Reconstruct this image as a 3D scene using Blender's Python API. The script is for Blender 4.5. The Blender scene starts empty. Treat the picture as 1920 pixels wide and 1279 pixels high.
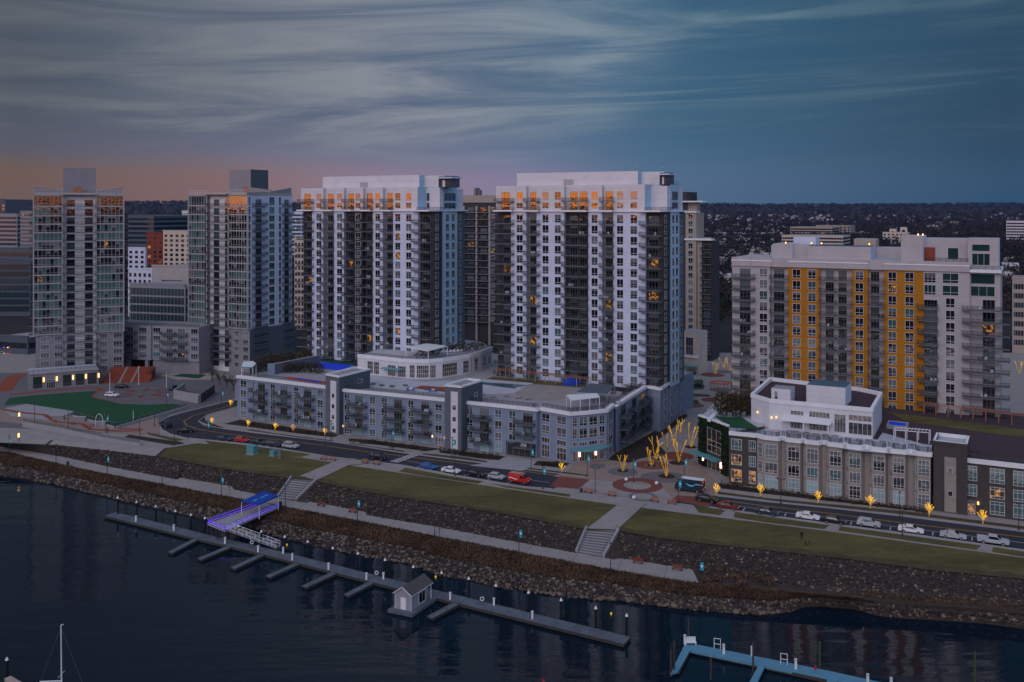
import bpy, math, random
import numpy as np
from mathutils import Vector
R = random.Random(7)
NR = np.random.default_rng(11)
S = bpy.context.scene
COL = S.collection
V2 = lambda x, y: Vector((x, y))
# ------------------------------------------------------------------ camera
CH, F, HY = 72.0, 1740.0, 388.0          # camera height, focal length in photo pixels, horizon row
cam = bpy.data.cameras.new('camera'); co = bpy.data.objects.new('camera', cam); COL.objects.link(co)
co.location = (0, 0, CH); co.rotation_euler = (math.pi/2, 0, 0)
cam.sensor_width = 36; cam.lens = F*36/1920; cam.shift_y = -(639.5-HY)/1920
cam.clip_start = 1; cam.clip_end = 40000
S.camera = co
# ------------------------------------------------------------------ sky, sun, exposure
W = bpy.data.worlds.new("World"); S.world = W; W.use_nodes = True
wt = W.node_tree; wt.nodes.clear()
def wn(t, **k):
    n = wt.nodes.new(t)
    for a, b in k.items(): setattr(n, a, b)
    return n
def wm(op, a, b=None, c=None, clamp=False):
    n = wn('ShaderNodeMath', operation=op, use_clamp=clamp)
    for i, v in enumerate((a, b, c)):
        if v is None: continue
        if isinstance(v, (int, float)): n.inputs[i].default_value = v
        else: wt.links.new(v, n.inputs[i])
    return n.outputs[0]
def wsm(x, a, b):
    n = wn('ShaderNodeMapRange', interpolation_type='SMOOTHSTEP')
    wt.links.new(x, n.inputs[0]); n.inputs[1].default_value = a; n.inputs[2].default_value = b
    return n.outputs[0]
def wramp(x, stops, lo=0., hi=1.):
    n = wn('ShaderNodeValToRGB'); wt.links.new(x, n.inputs[0])
    el = n.color_ramp.elements
    while len(el) > 1: el.remove(el[-1])
    for i, (p, c) in enumerate(stops):
        p = (p-lo)/(hi-lo)
        e = el[0] if i == 0 else el.new(p)
        e.position = p; e.color = (*c, 1)
    return n.outputs[0]
def wmix(f, a, b, mode='MIX'):
    n = wn('ShaderNodeMix', data_type='RGBA', blend_type=mode)
    for s, v in ((0, f), (6, a), (7, b)):
        if isinstance(v, (int, float)): n.inputs[s].default_value = v
        elif isinstance(v, tuple): n.inputs[s].default_value = (*v, 1)
        else: wt.links.new(v, n.inputs[s])
    return n.outputs[2]
tc = wn('ShaderNodeTexCoord'); nrm = wn('ShaderNodeVectorMath', operation='NORMALIZE')
wt.links.new(tc.outputs['Generated'], nrm.inputs[0])
sx = wn('ShaderNodeSeparateXYZ'); wt.links.new(nrm.outputs[0], sx.inputs[0])
dx, dy, dz = sx.outputs
az = wm('ARCTAN2', dx, dy)
azn = wm('DIVIDE', wm('ADD', az, math.pi), 2*math.pi)
P = math.pi
q = 0.25     # ramps hold a quarter of the radiance
def c4(*c): return tuple(min(1, v*q) for v in c)
GL = (2.6, .72, .08)
hor = wramp(azn, [(-P, c4(*GL)), (-1.7, c4(*GL)), (-.95, c4(.6, .28, .12)), (-.5, c4(.16, .10, .062)), (-.3, c4(.235, .14, .12)),
                  (-.12, c4(.30, .215, .28)), (0, c4(.24, .21, .32)), (.14, c4(.085, .155, .25)), (.5, c4(.022, .075, .135)),
                  (1.4, c4(.06, .13, .26)), (2.2, c4(.4, .3, .3)), (2.6, c4(.5, .16, .03)), (3.0, c4(.7, .22, .035)), (P, c4(*GL))], -P, P)
low = wramp(azn, [(-P, c4(.78, .66, .9)), (-1.6, c4(.68, .6, .82)), (-.8, c4(.25, .23, .29)), (-.5, c4(.095, .095, .125)), (-.2, c4(.17, .17, .25)),
                  (0, c4(.13, .17, .28)), (.15, c4(.06, .145, .245)), (.5, c4(.018, .06, .12)), (1.2, c4(.10, .26, .46)),
                  (2.0, c4(.4, .48, .72)), (P, c4(.78, .66, .9))], -P, P)
hi = wramp(azn, [(-P, c4(.62, .6, .78)), (-1.2, c4(.45, .46, .6)), (-.5, c4(.105, .125, .15)), (-.1, c4(.19, .24, .30)), (.1, c4(.10, .19, .29)),
                 (.5, c4(.03, .085, .15)), (1.3, c4(.12, .3, .5)), (P, c4(.62, .6, .78))], -P, P)
n0 = wn('ShaderNodeCombineXYZ')
kk = wm('DIVIDE', 1, wm('ADD', wm('MAXIMUM', dz, 0), .09))
wt.links.new(wm('MULTIPLY', dx, kk), n0.inputs[0]); wt.links.new(wm('MULTIPLY', dy, kk), n0.inputs[1])
def wnoise(vec, scale, det, rot, st, rough=.55, dist=0.):
    mp = wn('ShaderNodeMapping'); wt.links.new(vec, mp.inputs[0])
    mp.inputs['Rotation'].default_value = (0, 0, rot); mp.inputs['Scale'].default_value = st
    t = wn('ShaderNodeTexNoise'); wt.links.new(mp.outputs[0], t.inputs[0])
    t.inputs['Scale'].default_value = scale; t.inputs['Detail'].default_value = det
    t.inputs['Roughness'].default_value = rough; t.inputs['Distortion'].default_value = dist
    return t.outputs[0]
av = wn('ShaderNodeCombineXYZ')       # streaks laid along the horizon, tilting gently
wt.links.new(wm('MULTIPLY', az, 2.6), av.inputs[0])
wt.links.new(wm('ADD', wm('MULTIPLY', dz, 15), wm('MULTIPLY', az, -.55)), av.inputs[1])
nc = wnoise(av.outputs[0], .62, 3, 0, (1, .55, 1), .5, .6)
na = wnoise(av.outputs[0], 1.0, 9, .10, (.75, 1.5, 1), .62, 1.3)
nb = wnoise(av.outputs[0], .85, 6, -.12, (.7, 1.0, 1), .55, 1.6)
e1 = wsm(wm('ADD', dz, wm('MULTIPLY', wm('SUBTRACT', nb, .5), .03)), .022, .062)
e2 = wsm(wm('ADD', dz, wm('MULTIPLY', wm('SUBTRACT', nb, .5), .12)), .05, .17)
sky = wmix(e1, hor, low); sky = wmix(e2, sky, hi)
front_ = wsm(dy, -.2, .3)
cbr = wramp(azn, [(-P, c4(.8, .76, .95)), (-1, c4(.45, .45, .55)), (-.5, c4(.112, .13, .15)), (-.1, c4(.265, .285, .325)), (.08, c4(.225, .28, .33)), (.22, c4(.14, .225, .28)), (.5, c4(.085, .15, .185)), (1.4, c4(.2, .3, .42)), (P, c4(.8, .76, .95))], -P, P)
cdk = wramp(azn, [(-P, c4(.6, .58, .75)), (-1, c4(.3, .3, .4)), (-.5, c4(.06, .075, .105)), (-.1, c4(.085, .125, .205)), (.1, c4(.06, .13, .215)), (.5, c4(.03, .075, .12)), (1.4, c4(.1, .2, .36)), (P, c4(.6, .58, .75))], -P, P)
blu = wramp(azn, [(-P, c4(.6, .6, .8)), (-1, c4(.3, .3, .4)), (-.5, c4(.08, .1, .14)), (0, c4(.07, .15, .26)), (.2, c4(.022, .09, .175)), (.5, c4(.012, .05, .105)), (1.4, c4(.1, .27, .5)), (P, c4(.6, .6, .8))], -P, P)
cloud = wmix(wsm(na, .32, .70), cdk, cbr)
edge = wm('ADD', wm('ADD', wm('MULTIPLY', az, -5.5), .95), wm('ADD', wm('MULTIPLY', wm('SUBTRACT', nc, .5), 6.5), wm('MULTIPLY', wm('SUBTRACT', na, .5), 1.6)))
clear = wsm(edge, .75, -.35)
clear = wm('MULTIPLY', clear, wm('SUBTRACT', 1, wm('ADD', wm('MULTIPLY', wsm(nb, .44, .64), .55), wm('MULTIPLY', wsm(na, .46, .66), .4))))
top = wmix(wm('MULTIPLY', clear, .82), cloud, blu)
sky = wmix(wm('MULTIPLY', wsm(wm('ADD', dz, wm('MULTIPLY', wm('SUBTRACT', na, .5), .09)), .03, .10), .88), sky, top)
gd = wsm(dz, -.02, 0.)
sky = wmix(gd, c4(.01, .015, .02), sky)
bg = wn('ShaderNodeBackground'); wt.links.new(sky, bg.inputs[0]); bg.inputs[1].default_value = 4.0
ns = wn('ShaderNodeTexSky', sky_type='NISHITA', sun_disc=False)
ns.sun_elevation = math.radians(3); ns.sun_rotation = math.radians(-135)
bn = wn('ShaderNodeBackground'); wt.links.new(ns.outputs[0], bn.inputs[0]); bn.inputs[1].default_value = .004
ad = wn('ShaderNodeAddShader'); wt.links.new(bg.outputs[0], ad.inputs[0]); wt.links.new(bn.outputs[0], ad.inputs[1])
wo = wn('ShaderNodeOutputWorld'); wt.links.new(ad.outputs[0], wo.inputs[0])
sl = bpy.data.lights.new('sun', 'SUN'); sl.energy = .6; sl.angle = math.radians(40); sl.color = (1, .9, .92)
so = bpy.data.objects.new('sun', sl); COL.objects.link(so)
so.rotation_euler = Vector((.5, .8, -.52)).to_track_quat('-Z', 'Y').to_euler()
S.view_settings.view_transform = 'Standard'; S.view_settings.look = 'None'
S.view_settings.exposure = 0.0; S.view_settings.gamma = 1.0
S.cycles.max_bounces = 6; S.cycles.volume_bounces = 0

# ------------------------------------------------------------------ helpers
def G(px, py, z=6.0):
    Y = (CH-z)*F/(py-HY); return V2((px-960)/F*Y, Y)
def ZAT(py, Y): return CH-(py-HY)*Y/F
MATS = {}
def mat(name, col, rough=.75, var=.12, sc=.35, metal=0., emit=None, es=0., bump=0., bsc=3., spec=.35, joints=0, stretch=(1, 1, 1), fine=0.):
    m = bpy.data.materials.new(name); m.use_nodes = True; t = m.node_tree
    b = t.nodes['Principled BSDF']; b.inputs['Roughness'].default_value = rough; b.inputs['Metallic'].default_value = metal
    b.inputs['Specular IOR Level'].default_value = spec
    L = t.links.new
    b.inputs['Base Color'].default_value = (*col, 1)
    if var > 0:
        g = t.nodes.new('ShaderNodeNewGeometry')
        mp = t.nodes.new('ShaderNodeMapping'); L(g.outputs['Position'], mp.inputs[0]); mp.inputs['Scale'].default_value = stretch
        n = t.nodes.new('ShaderNodeTexNoise'); n.inputs['Scale'].default_value = sc; n.inputs['Detail'].default_value = 6; n.inputs['Roughness'].default_value = .65
        L(mp.outputs[0], n.inputs[0])
        mr = t.nodes.new('ShaderNodeMapRange'); L(n.outputs[0], mr.inputs[0]); mr.inputs[1].default_value = .3; mr.inputs[2].default_value = .7
        mr.inputs[3].default_value = 1-var; mr.inputs[4].default_value = 1+var
        v = mr.outputs[0]
        if fine:
            n3 = t.nodes.new('ShaderNodeTexNoise'); n3.inputs['Scale'].default_value = sc*9; n3.inputs['Detail'].default_value = 5; n3.inputs['Roughness'].default_value = .75; L(mp.outputs[0], n3.inputs[0])
            m3 = t.nodes.new('ShaderNodeMapRange'); L(n3.outputs[0], m3.inputs[0]); m3.inputs[1].default_value = .3; m3.inputs[2].default_value = .7; m3.inputs[3].default_value = 1-fine; m3.inputs[4].default_value = 1+fine
            x3 = t.nodes.new('ShaderNodeMath'); x3.operation = 'MULTIPLY'; L(v, x3.inputs[0]); L(m3.outputs[0], x3.inputs[1]); v = x3.outputs[0]
        if joints:
            s = t.nodes.new('ShaderNodeSeparateXYZ'); L(g.outputs['Position'], s.inputs[0])
            a = t.nodes.new('ShaderNodeMath'); a.operation = 'FLOORED_MODULO'; L(s.outputs[2], a.inputs[0]); a.inputs[1].default_value = joints
            c = t.nodes.new('ShaderNodeMath'); c.operation = 'LESS_THAN'; L(a.outputs[0], c.inputs[0]); c.inputs[1].default_value = .09
            d = t.nodes.new('ShaderNodeMath'); d.operation = 'MULTIPLY_ADD'; L(c.outputs[0], d.inputs[0]); d.inputs[1].default_value = -.22; d.inputs[2].default_value = 1
            e = t.nodes.new('ShaderNodeMath'); e.operation = 'MULTIPLY'; L(v, e.inputs[0]); L(d.outputs[0], e.inputs[1]); v = e.outputs[0]
        h = t.nodes.new('ShaderNodeVectorMath'); h.operation = 'SCALE'; h.inputs[0].default_value = col; L(v, h.inputs['Scale'])
        L(h.outputs[0], b.inputs['Base Color'])
    if bump:
        g2 = t.nodes.new('ShaderNodeTexCoord'); n2 = t.nodes.new('ShaderNodeTexNoise'); n2.inputs['Scale'].default_value = bsc; n2.inputs['Detail'].default_value = 5
        L(g2.outputs['Object'], n2.inputs[0]); bb = t.nodes.new('ShaderNodeBump'); bb.inputs['Strength'].default_value = bump; bb.inputs['Distance'].default_value = .2
        L(n2.outputs[0], bb.inputs['Height']); L(bb.outputs[0], b.inputs['Normal'])
    if emit: b.inputs['Emission Color'].default_value = (*emit, 1); b.inputs['Emission Strength'].default_value = es
    MATS[name] = m; return m
def glass(name, col, refl=.3, emit=None, es=0., tr=0., rnd=.5):
    """window glass with a dim room or blind behind it: a glossy coat over a dark base"""
    m = bpy.data.materials.new(name); m.use_nodes = True; t = m.node_tree; t.nodes.clear(); L = t.links.new
    out = t.nodes.new('ShaderNodeOutputMaterial'); mx = t.nodes.new('ShaderNodeMixShader'); mx.inputs[0].default_value = refl
    d = t.nodes.new('ShaderNodeBsdfDiffuse'); gl = t.nodes.new('ShaderNodeBsdfGlossy'); gl.inputs['Roughness'].default_value = .02
    g0 = t.nodes.new('ShaderNodeNewGeometry'); n0_ = t.nodes.new('ShaderNodeTexNoise'); n0_.inputs['Scale'].default_value = .9; n0_.inputs['Detail'].default_value = 1; L(g0.outputs['Position'], n0_.inputs[0]); b0_ = t.nodes.new('ShaderNodeBump'); b0_.inputs['Distance'].default_value = .02; L(n0_.outputs[0], b0_.inputs['Height']); L(b0_.outputs[0], gl.inputs['Normal'])
    oi = t.nodes.new('ShaderNodeObjectInfo'); mr = t.nodes.new('ShaderNodeMapRange'); L(oi.outputs['Random'], mr.inputs[0])
    mr.inputs[3].default_value = 1-rnd; mr.inputs[4].default_value = 1+rnd
    h = t.nodes.new('ShaderNodeVectorMath'); h.operation = 'SCALE'; h.inputs[0].default_value = col; L(mr.outputs[0], h.inputs['Scale']); L(h.outputs[0], d.inputs[0])
    L(d.outputs[0], mx.inputs[1]); L(gl.outputs[0], mx.inputs[2]); res = mx.outputs[0]
    if emit:
        e = t.nodes.new('ShaderNodeEmission'); e.inputs[1].default_value = es; a = t.nodes.new('ShaderNodeAddShader')
        g = t.nodes.new('ShaderNodeNewGeometry'); n = t.nodes.new('ShaderNodeTexNoise'); n.inputs['Scale'].default_value = 1.1; L(g.outputs['Position'], n.inputs[0])
        r = t.nodes.new('ShaderNodeMapRange'); L(n.outputs[0], r.inputs[0]); r.inputs[1].default_value = .5; r.inputs[2].default_value = .64; r.inputs[3].default_value = .03
        h2 = t.nodes.new('ShaderNodeVectorMath'); h2.operation = 'SCALE'; h2.inputs[0].default_value = emit; L(r.outputs[0], h2.inputs['Scale']); L(h2.outputs[0], e.inputs[0])
        L(res, a.inputs[0]); L(e.outputs[0], a.inputs[1]); res = a.outputs[0]
    if tr:
        tp = t.nodes.new('ShaderNodeBsdfTransparent'); m2 = t.nodes.new('ShaderNodeMixShader'); m2.inputs[0].default_value = tr
        L(res, m2.inputs[1]); L(tp.outputs[0], m2.inputs[2]); res = m2.outputs[0]
    L(res, out.inputs[0]); MATS[name] = m; return m
mat('white_stucco', (.62, .62, .67), joints=3.23, var=.07)
mat('cool_stucco', (.56, .62, .78), joints=3.23, var=.08)
mat('grey_stucco', (.26, .27, .31), joints=3.15, var=.09)
mat('blue_lit_wall', (.36, .55, .72), var=.06, joints=3.23)  # right-facing white walls, with the blue sky light put into the colour
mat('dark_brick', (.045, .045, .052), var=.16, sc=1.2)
mat('slate_brick', (.085, .105, .135), var=.14, sc=1.2)
mat('podium_grey', (.205, .26, .36), var=.1, joints=3.15)
mat('podium_dark', (.115, .13, .16), var=.1)
mat('trim_white', (.74, .75, .78), var=.06)
mat('tower_metal', (.25, .25, .275), var=.1, joints=1.6)
mat('stone_grey', (.24, .235, .26), var=.12, joints=.8)
mat('concrete_band', (.38, .36, .355), var=.1)
mat('beige_brick', (.29, .255, .23), var=.12, sc=1.)
mat('brown_brick', (.06, .053, .05), var=.14, sc=1.)
mat('cream', (.55, .48, .41), var=.1, joints=3.1)
mat('offwhite', (.42, .395, .41), var=.07, joints=3.23)
mat('ochre', (.40, .155, .004), var=.1, joints=3.23)
mat('tan', (.36, .31, .27), var=.1, joints=3.2)
mat('red_brick', (.2, .04, .025), var=.2)
mat('dark_metal', (.035, .037, .042), .5, 0)
mat('grey_metal', (.2, .21, .22), .45, .08, metal=.4)
mat('white_metal', (.75, .77, .8), .45, 0)
mat('slab_grey', (.13, .14, .16), .7, .1)
mat('frame_white', (.6, .6, .63), .6, 0)
mat('frame_dark', (.05, .05, .055), .6, 0)
mat('door_frame', (.22, .21, .2), .6, 0)
mat('roof_grey', (.27, .27, .29), .9, .2, .5)
mat('roof_pale', (.42, .44, .49), .9, .1)
mat('roof_maroon', (.055, .035, .045), .9, .25, 2.)
mat('roof_blue', (.06, .12, .17), .6, .12)
mat('shingle', (.09, .082, .08), .9, .25, 4)
mat('asphalt', (.028, .031, .042), .8, .2, .25, fine=.14)
mat('concrete', (.28, .262, .255), .85, .12, .3, fine=.1)
mat('concrete_pale', (.3, .3, .325), .85, .08, .4)
mat('paver_tan', (.27, .205, .175), .85, .14, 1.)
mat('paver_grey', (.13, .13, .145), .85, .14, 1.)
mat('paver_red', (.175, .055, .045), .85, .16, 1.)
mat('brick_red', (.24, .055, .028), .85, .16, 1.)
mat('turf', (.007, .07, .025), .9, .2, .6)
mat('lawn', (.088, .079, .024), .95, .4, .11, bump=.3, bsc=4, stretch=(.6, 1.6, 1), fine=.32)
mat('lawn_dry', (.062, .055, .026), .95, .3, .3)
mat('mulch', (.03, .022, .02), .95, .3, 1.)
mat('earth', (.045, .036, .03), .95, .3, .4, bump=.6, bsc=2)
mat('woods', (.018, .017, .018), .95, .45, .02)
mat('blocker_dark', (.016, .017, .022), .95, .25, .004)
mat('paint_white', (.62, .62, .65), .7, .15, 2)
mat('paint_yellow', (.5, .26, .03), .7, .15, 2)
mat('rock', (.046, .035, .032), .9, .65, .9)
mat('rock_b', (.15, .115, .078), .9, .4, .9)
mat('rock_c', (.034, .029, .029), .9, .4, .9)
mat('rock_d', (.2, .18, .17), .9, .3, .9)
mat('straw', (.15, .092, .054), .95, .5, .25)
mat('straw_b', (.055, .03, .018), .95, .4, .25)
mat('leaf', (.028, .034, .012), .8, .4, .8)
mat('bamboo', (.06, .055, .018), .8, .4, .8)
mat('ivy', (.012, .03, .008), .8, .45, 1.2)
mat('bark', (.05, .035, .03), .9, .3, 2)
mat('timber', (.36, .15, .085), .8, .15, 2)
mat('timber_pale', (.4, .32, .27), .8, .1, 2)
mat('dock_top', (.10, .12, .15), .8, .28, .5, fine=.3)
mat('dock_side', (.05, .045, .042), .8, .2, 1.5)
mat('dock_blue', (.10, .26, .37), .8, .1, 1.)
mat('pile', (.012, .013, .016), .5, 0)
mat('pile_wood', (.06, .05, .045), .8, .3, 2)
mat('pile_green', (.05, .085, .03), .8, .2, 2)
mat('shed_wall', (.3, .3, .34), .8, .06)
mat('teal', (.01, .40, .52), .6, .0)
mat('teal_soft', (.10, .3, .32), .6, .05)
mat('blue_cloth', (.005, .05, .36), .7, .1, 1)
mat('court_blue', (.012, .06, .75), .8, .05)
mat('pool_teal', (.015, .1, .12), .2, .1)
mat('orange_paint', (.55, .1, .03), .7, .1)
mat('green_court', (.01, .06, .045), .9, .1)
mat('tyre', (.012, .012, .013), .8, 0)
mat('rim', (.3, .3, .32), .4, 0, metal=.6)
mat('skin', (.45, .27, .2), .6, 0); mat('cloth_black', (.01, .01, .012), .8, 0)
mat('cream_fur', (.4, .3, .2), .9, 0)
for n, c in dict(red=(.5, .015, .012), blue=(.01, .1, .42), white=(.75, .76, .8), black=(.012, .013, .018), silver=(.4, .43, .48), darkblue=(.02, .035, .055), maroon=(.16, .012, .018), grey=(.12, .13, .15), navy=(.012, .028, .05)).items():
    mat('car_'+n, c, .3, 0, spec=.6)
mat('glow_yellow', (.8, .5, .05), .5, 0, emit=(1., .52, .03), es=2.0)
mat('glow_warm', (.8, .6, .3), .5, 0, emit=(1., .5, .16), es=2.2)
mat('glow_white', (.8, .8, .8), .5, 0, emit=(1., .75, .55), es=3.)
mat('glow_red', (.6, .02, .02), .5, 0, emit=(1., .08, .04), es=1.2)
mat('glow_violet', (.1, .05, .6), .5, 0, emit=(.14, .05, 1.), es=2.0)
mat('glow_cyan', (.1, .5, .6), .5, 0, emit=(.05, .6, .8), es=.1)
mat('glow_yellowball', (.8, .6, .05), .5, 0, emit=(1., .6, .02), es=.2)
glass('g_dark', (.014, .016, .024), .27)
glass('g_blind', (.14, .155, .17), .16, rnd=.4)
glass('g_dim', (.03, .032, .04), .13)
glass('g_far', (.02, .024, .034), .04)
glass('g_far_teal', (.014, .03, .036), .05)
glass('g_teal', (.07, .14, .145), .22, rnd=.3)
glass('g_green', (.02, .052, .046), .22, rnd=.2)
glass('g_office', (.012, .03, .032), .3)
glass('g_pale', (.28, .42, .45), .15, rnd=.2)
glass('g_lit', (.05, .04, .03), .2, (1., .40, .05), .55)
glass('g_warm', (.04, .035, .03), .2, (.5, .28, .14), .07)
glass('rail_glass', (.02, .032, .04), .08, tr=.66, rnd=.3)
glass('car_glass', (.01, .012, .016), .13)
M = MATS

class MB:
    def __init__(s): s.v = []; s.f = []; s.m = []; s.ms = []
    def mi(s, m):
        if m not in s.ms: s.ms.append(m)
        return s.ms.index(m)
    def face(s, pts, m):
        k = len(s.v); s.v += [tuple(p) for p in pts]; s.f.append(tuple(range(k, k+len(pts)))); s.m.append(s.mi(m))
    def hexa(s, p, m):      # p: 4 bottom + 4 top
        k = len(s.v); s.v += [tuple(x) for x in p]; i = s.mi(m)
        for f in ((3, 2, 1, 0), (4, 5, 6, 7), (0, 1, 5, 4), (1, 2, 6, 5), (2, 3, 7, 6), (3, 0, 4, 7)):
            s.f.append(tuple(k+a for a in f)); s.m.append(i)
    def box(s, x0, x1, y0, y1, z0, z1, m):
        s.hexa([(x0, y0, z0), (x1, y0, z0), (x1, y1, z0), (x0, y1, z0), (x0, y0, z1), (x1, y0, z1), (x1, y1, z1), (x0, y1, z1)], m)
    def prism(s, pts, z0, z1, m, top=None, edge=None):
        n = len(pts); zs0 = z0 if isinstance(z0, (list, tuple)) else [z0]*n; zs1 = z1 if isinstance(z1, (list, tuple)) else [z1]*n
        k = len(s.v); s.v += [(p[0], p[1], a) for p, a in zip(pts, zs0)]+[(p[0], p[1], a) for p, a in zip(pts, zs1)]
        for i in range(n):
            j = (i+1) % n; s.f.append((k+i, k+j, k+n+j, k+n+i)); s.m.append(s.mi(edge[i] if edge else m))
        s.f.append(tuple(k+n+i for i in range(n))); s.m.append(s.mi(top or m))
        s.f.append(tuple(k+i for i in reversed(range(n)))); s.m.append(s.mi(m))
    def wbox(s, w, s0, s1, o0, o1, z0, z1, m):
        a, b, c, d = w.p(s0, o0), w.p(s1, o0), w.p(s1, o1), w.p(s0, o1)
        s.hexa([(*a, z0), (*b, z0), (*c, z0), (*d, z0), (*a, z1), (*b, z1), (*c, z1), (*d, z1)], m)
    def tube(s, a, b, r0, r1, m, n=8):
        a, b = Vector(a), Vector(b); d = (b-a).normalized(); e = d.orthogonal().normalized(); g = d.cross(e); k = len(s.v); i = s.mi(m)
        for p, r in ((a, r0), (b, r1)):
            for j in range(n):
                t = 2*math.pi*j/n; s.v.append(tuple(p+(e*math.cos(t)+g*math.sin(t))*r))
        for j in range(n):
            s.f.append((k+j, k+(j+1) % n, k+n+(j+1) % n, k+n+j)); s.m.append(i)
        s.f.append(tuple(k+j for j in reversed(range(n)))); s.m.append(i)
        s.f.append(tuple(k+n+j for j in range(n))); s.m.append(i)
    def add(s, o):
        k = len(s.v); s.v += o.v; s.f += [tuple(k+a for a in f) for f in o.f]; s.m += [s.mi(o.ms[i]) for i in o.m]
    def mesh(s, name, off=(0, 0, 0)):
        me = bpy.data.meshes.new(name); o = off
        me.from_pydata([(v[0]-o[0], v[1]-o[1], v[2]-o[2]) for v in s.v], [], s.f)
        for m in s.ms: me.materials.append(MATS[m])
        me.polygons.foreach_set('material_index', s.m); me.update(); return me
    def build(s, name, parent=None, world=True, off=None):
        if off is None: off = wloc(parent) if (parent and world) else (0, 0, 0)
        o = bpy.data.objects.new(name, s.mesh(name, off)); COL.objects.link(o); o.parent = parent; return o
def wloc(o):
    v = Vector((0, 0, 0))
    while o: v += o.location; o = o.parent
    return v
def tag(o, label=None, cat=None, group=None, kind=None):
    for k, v in (('label', label), ('category', cat), ('group', group), ('kind', kind)):
        if v: o[k] = v
    return o
def thing(name, label, cat, loc, group=None, rz=0):
    o = bpy.data.objects.new(name, None); COL.objects.link(o); o.location = loc; o.rotation_euler.z = rz; o.empty_display_size = .3
    return tag(o, label, cat, group)
def struct(name, mb, kind='structure'):
    o = mb.build(name); return tag(o, kind=kind)
class Wall:
    def __init__(s, A, B):
        s.A = Vector(A[:2]); s.B = Vector(B[:2]); s.u = (s.B-s.A).normalized(); s.n = V2(s.u.y, -s.u.x); s.L = (s.B-s.A).length; s.ang = math.atan2(s.u.y, s.u.x)
    def s(s, px):
        t = (px-960)/F; return (t*s.A.y-s.A.x)/(s.u.x-t*s.u.y)
    def p(s, d, off=0): return s.A+s.u*d+s.n*off
    def P(s, px, off=0): return s.p(s.s(px), off)
    def z(s, px, py): return ZAT(py, s.p(s.s(px)).y)
CACHE = {}
def winmb(w, h, st, fm, bl=0):
    nx, tr = st; a = MB(); t = min(.07, w*.06)+.02
    a.box(-w/2, w/2, -.07, 0, 0, t, fm); a.box(-w/2, w/2, -.07, 0, h-t, h, fm)
    a.box(-w/2, -w/2+t, -.07, 0, t, h-t, fm); a.box(w/2-t, w/2, -.07, 0, t, h-t, fm)
    for i in range(1, nx):
        x = -w/2+w*i/nx; a.box(x-.035, x+.035, -.06, 0, t, h-t, fm)
    for q_ in tr: a.box(-w/2+t, w/2-t, -.055, 0, h*q_-.04, h*q_+.04, fm)
    b = MB(); zc = h-t-(h-2*t)*bl
    b.face([(-w/2+t, -.03, t), (w/2-t, -.03, t), (w/2-t, -.03, zc), (-w/2+t, -.03, zc)], 'g_dark')
    if bl > 0: b.face([(-w/2+t, -.03, zc), (w/2-t, -.03, zc), (w/2-t, -.03, h-t), (-w/2+t, -.03, h-t)], 'g_blind')
    return a, b
def balmb(w, d, fm='dark_metal'):
    a = MB(); a.box(-w/2, w/2, -d, .05, -.22, 0, 'slab_grey')
    b = MB()
    for x0, x1, y0, y1 in ((-w/2, w/2, -d, -d+.06), (-w/2, -w/2+.06, -d+.06, 0), (w/2-.06, w/2, -d+.06, 0)):
        b.box(x0, x1, y0, y1, 1.0, 1.08, fm); b.box(x0, x1, y0, y1, .06, .12, fm)
    n = max(2, int(w/1.2))
    for i in range(n+1):
        x = -w/2+.03+(w-.06)*i/n; b.box(x-.035, x+.035, -d-.012, -d+.05, 0, 1.0, fm)
    for x in (-w/2+.03, w/2-.03):
        b.face([(x, -d+.06, .12), (x, 0, .12), (x, 0, 1.), (x, -d+.06, 1.)], 'rail_glass')
    b.face([(-w/2+.06, -d+.03, .12), (w/2-.06, -d+.03, .12), (w/2-.06, -d+.03, 1.), (-w/2+.06, -d+.03, 1.)], 'rail_glass')
    return a, b
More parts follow.
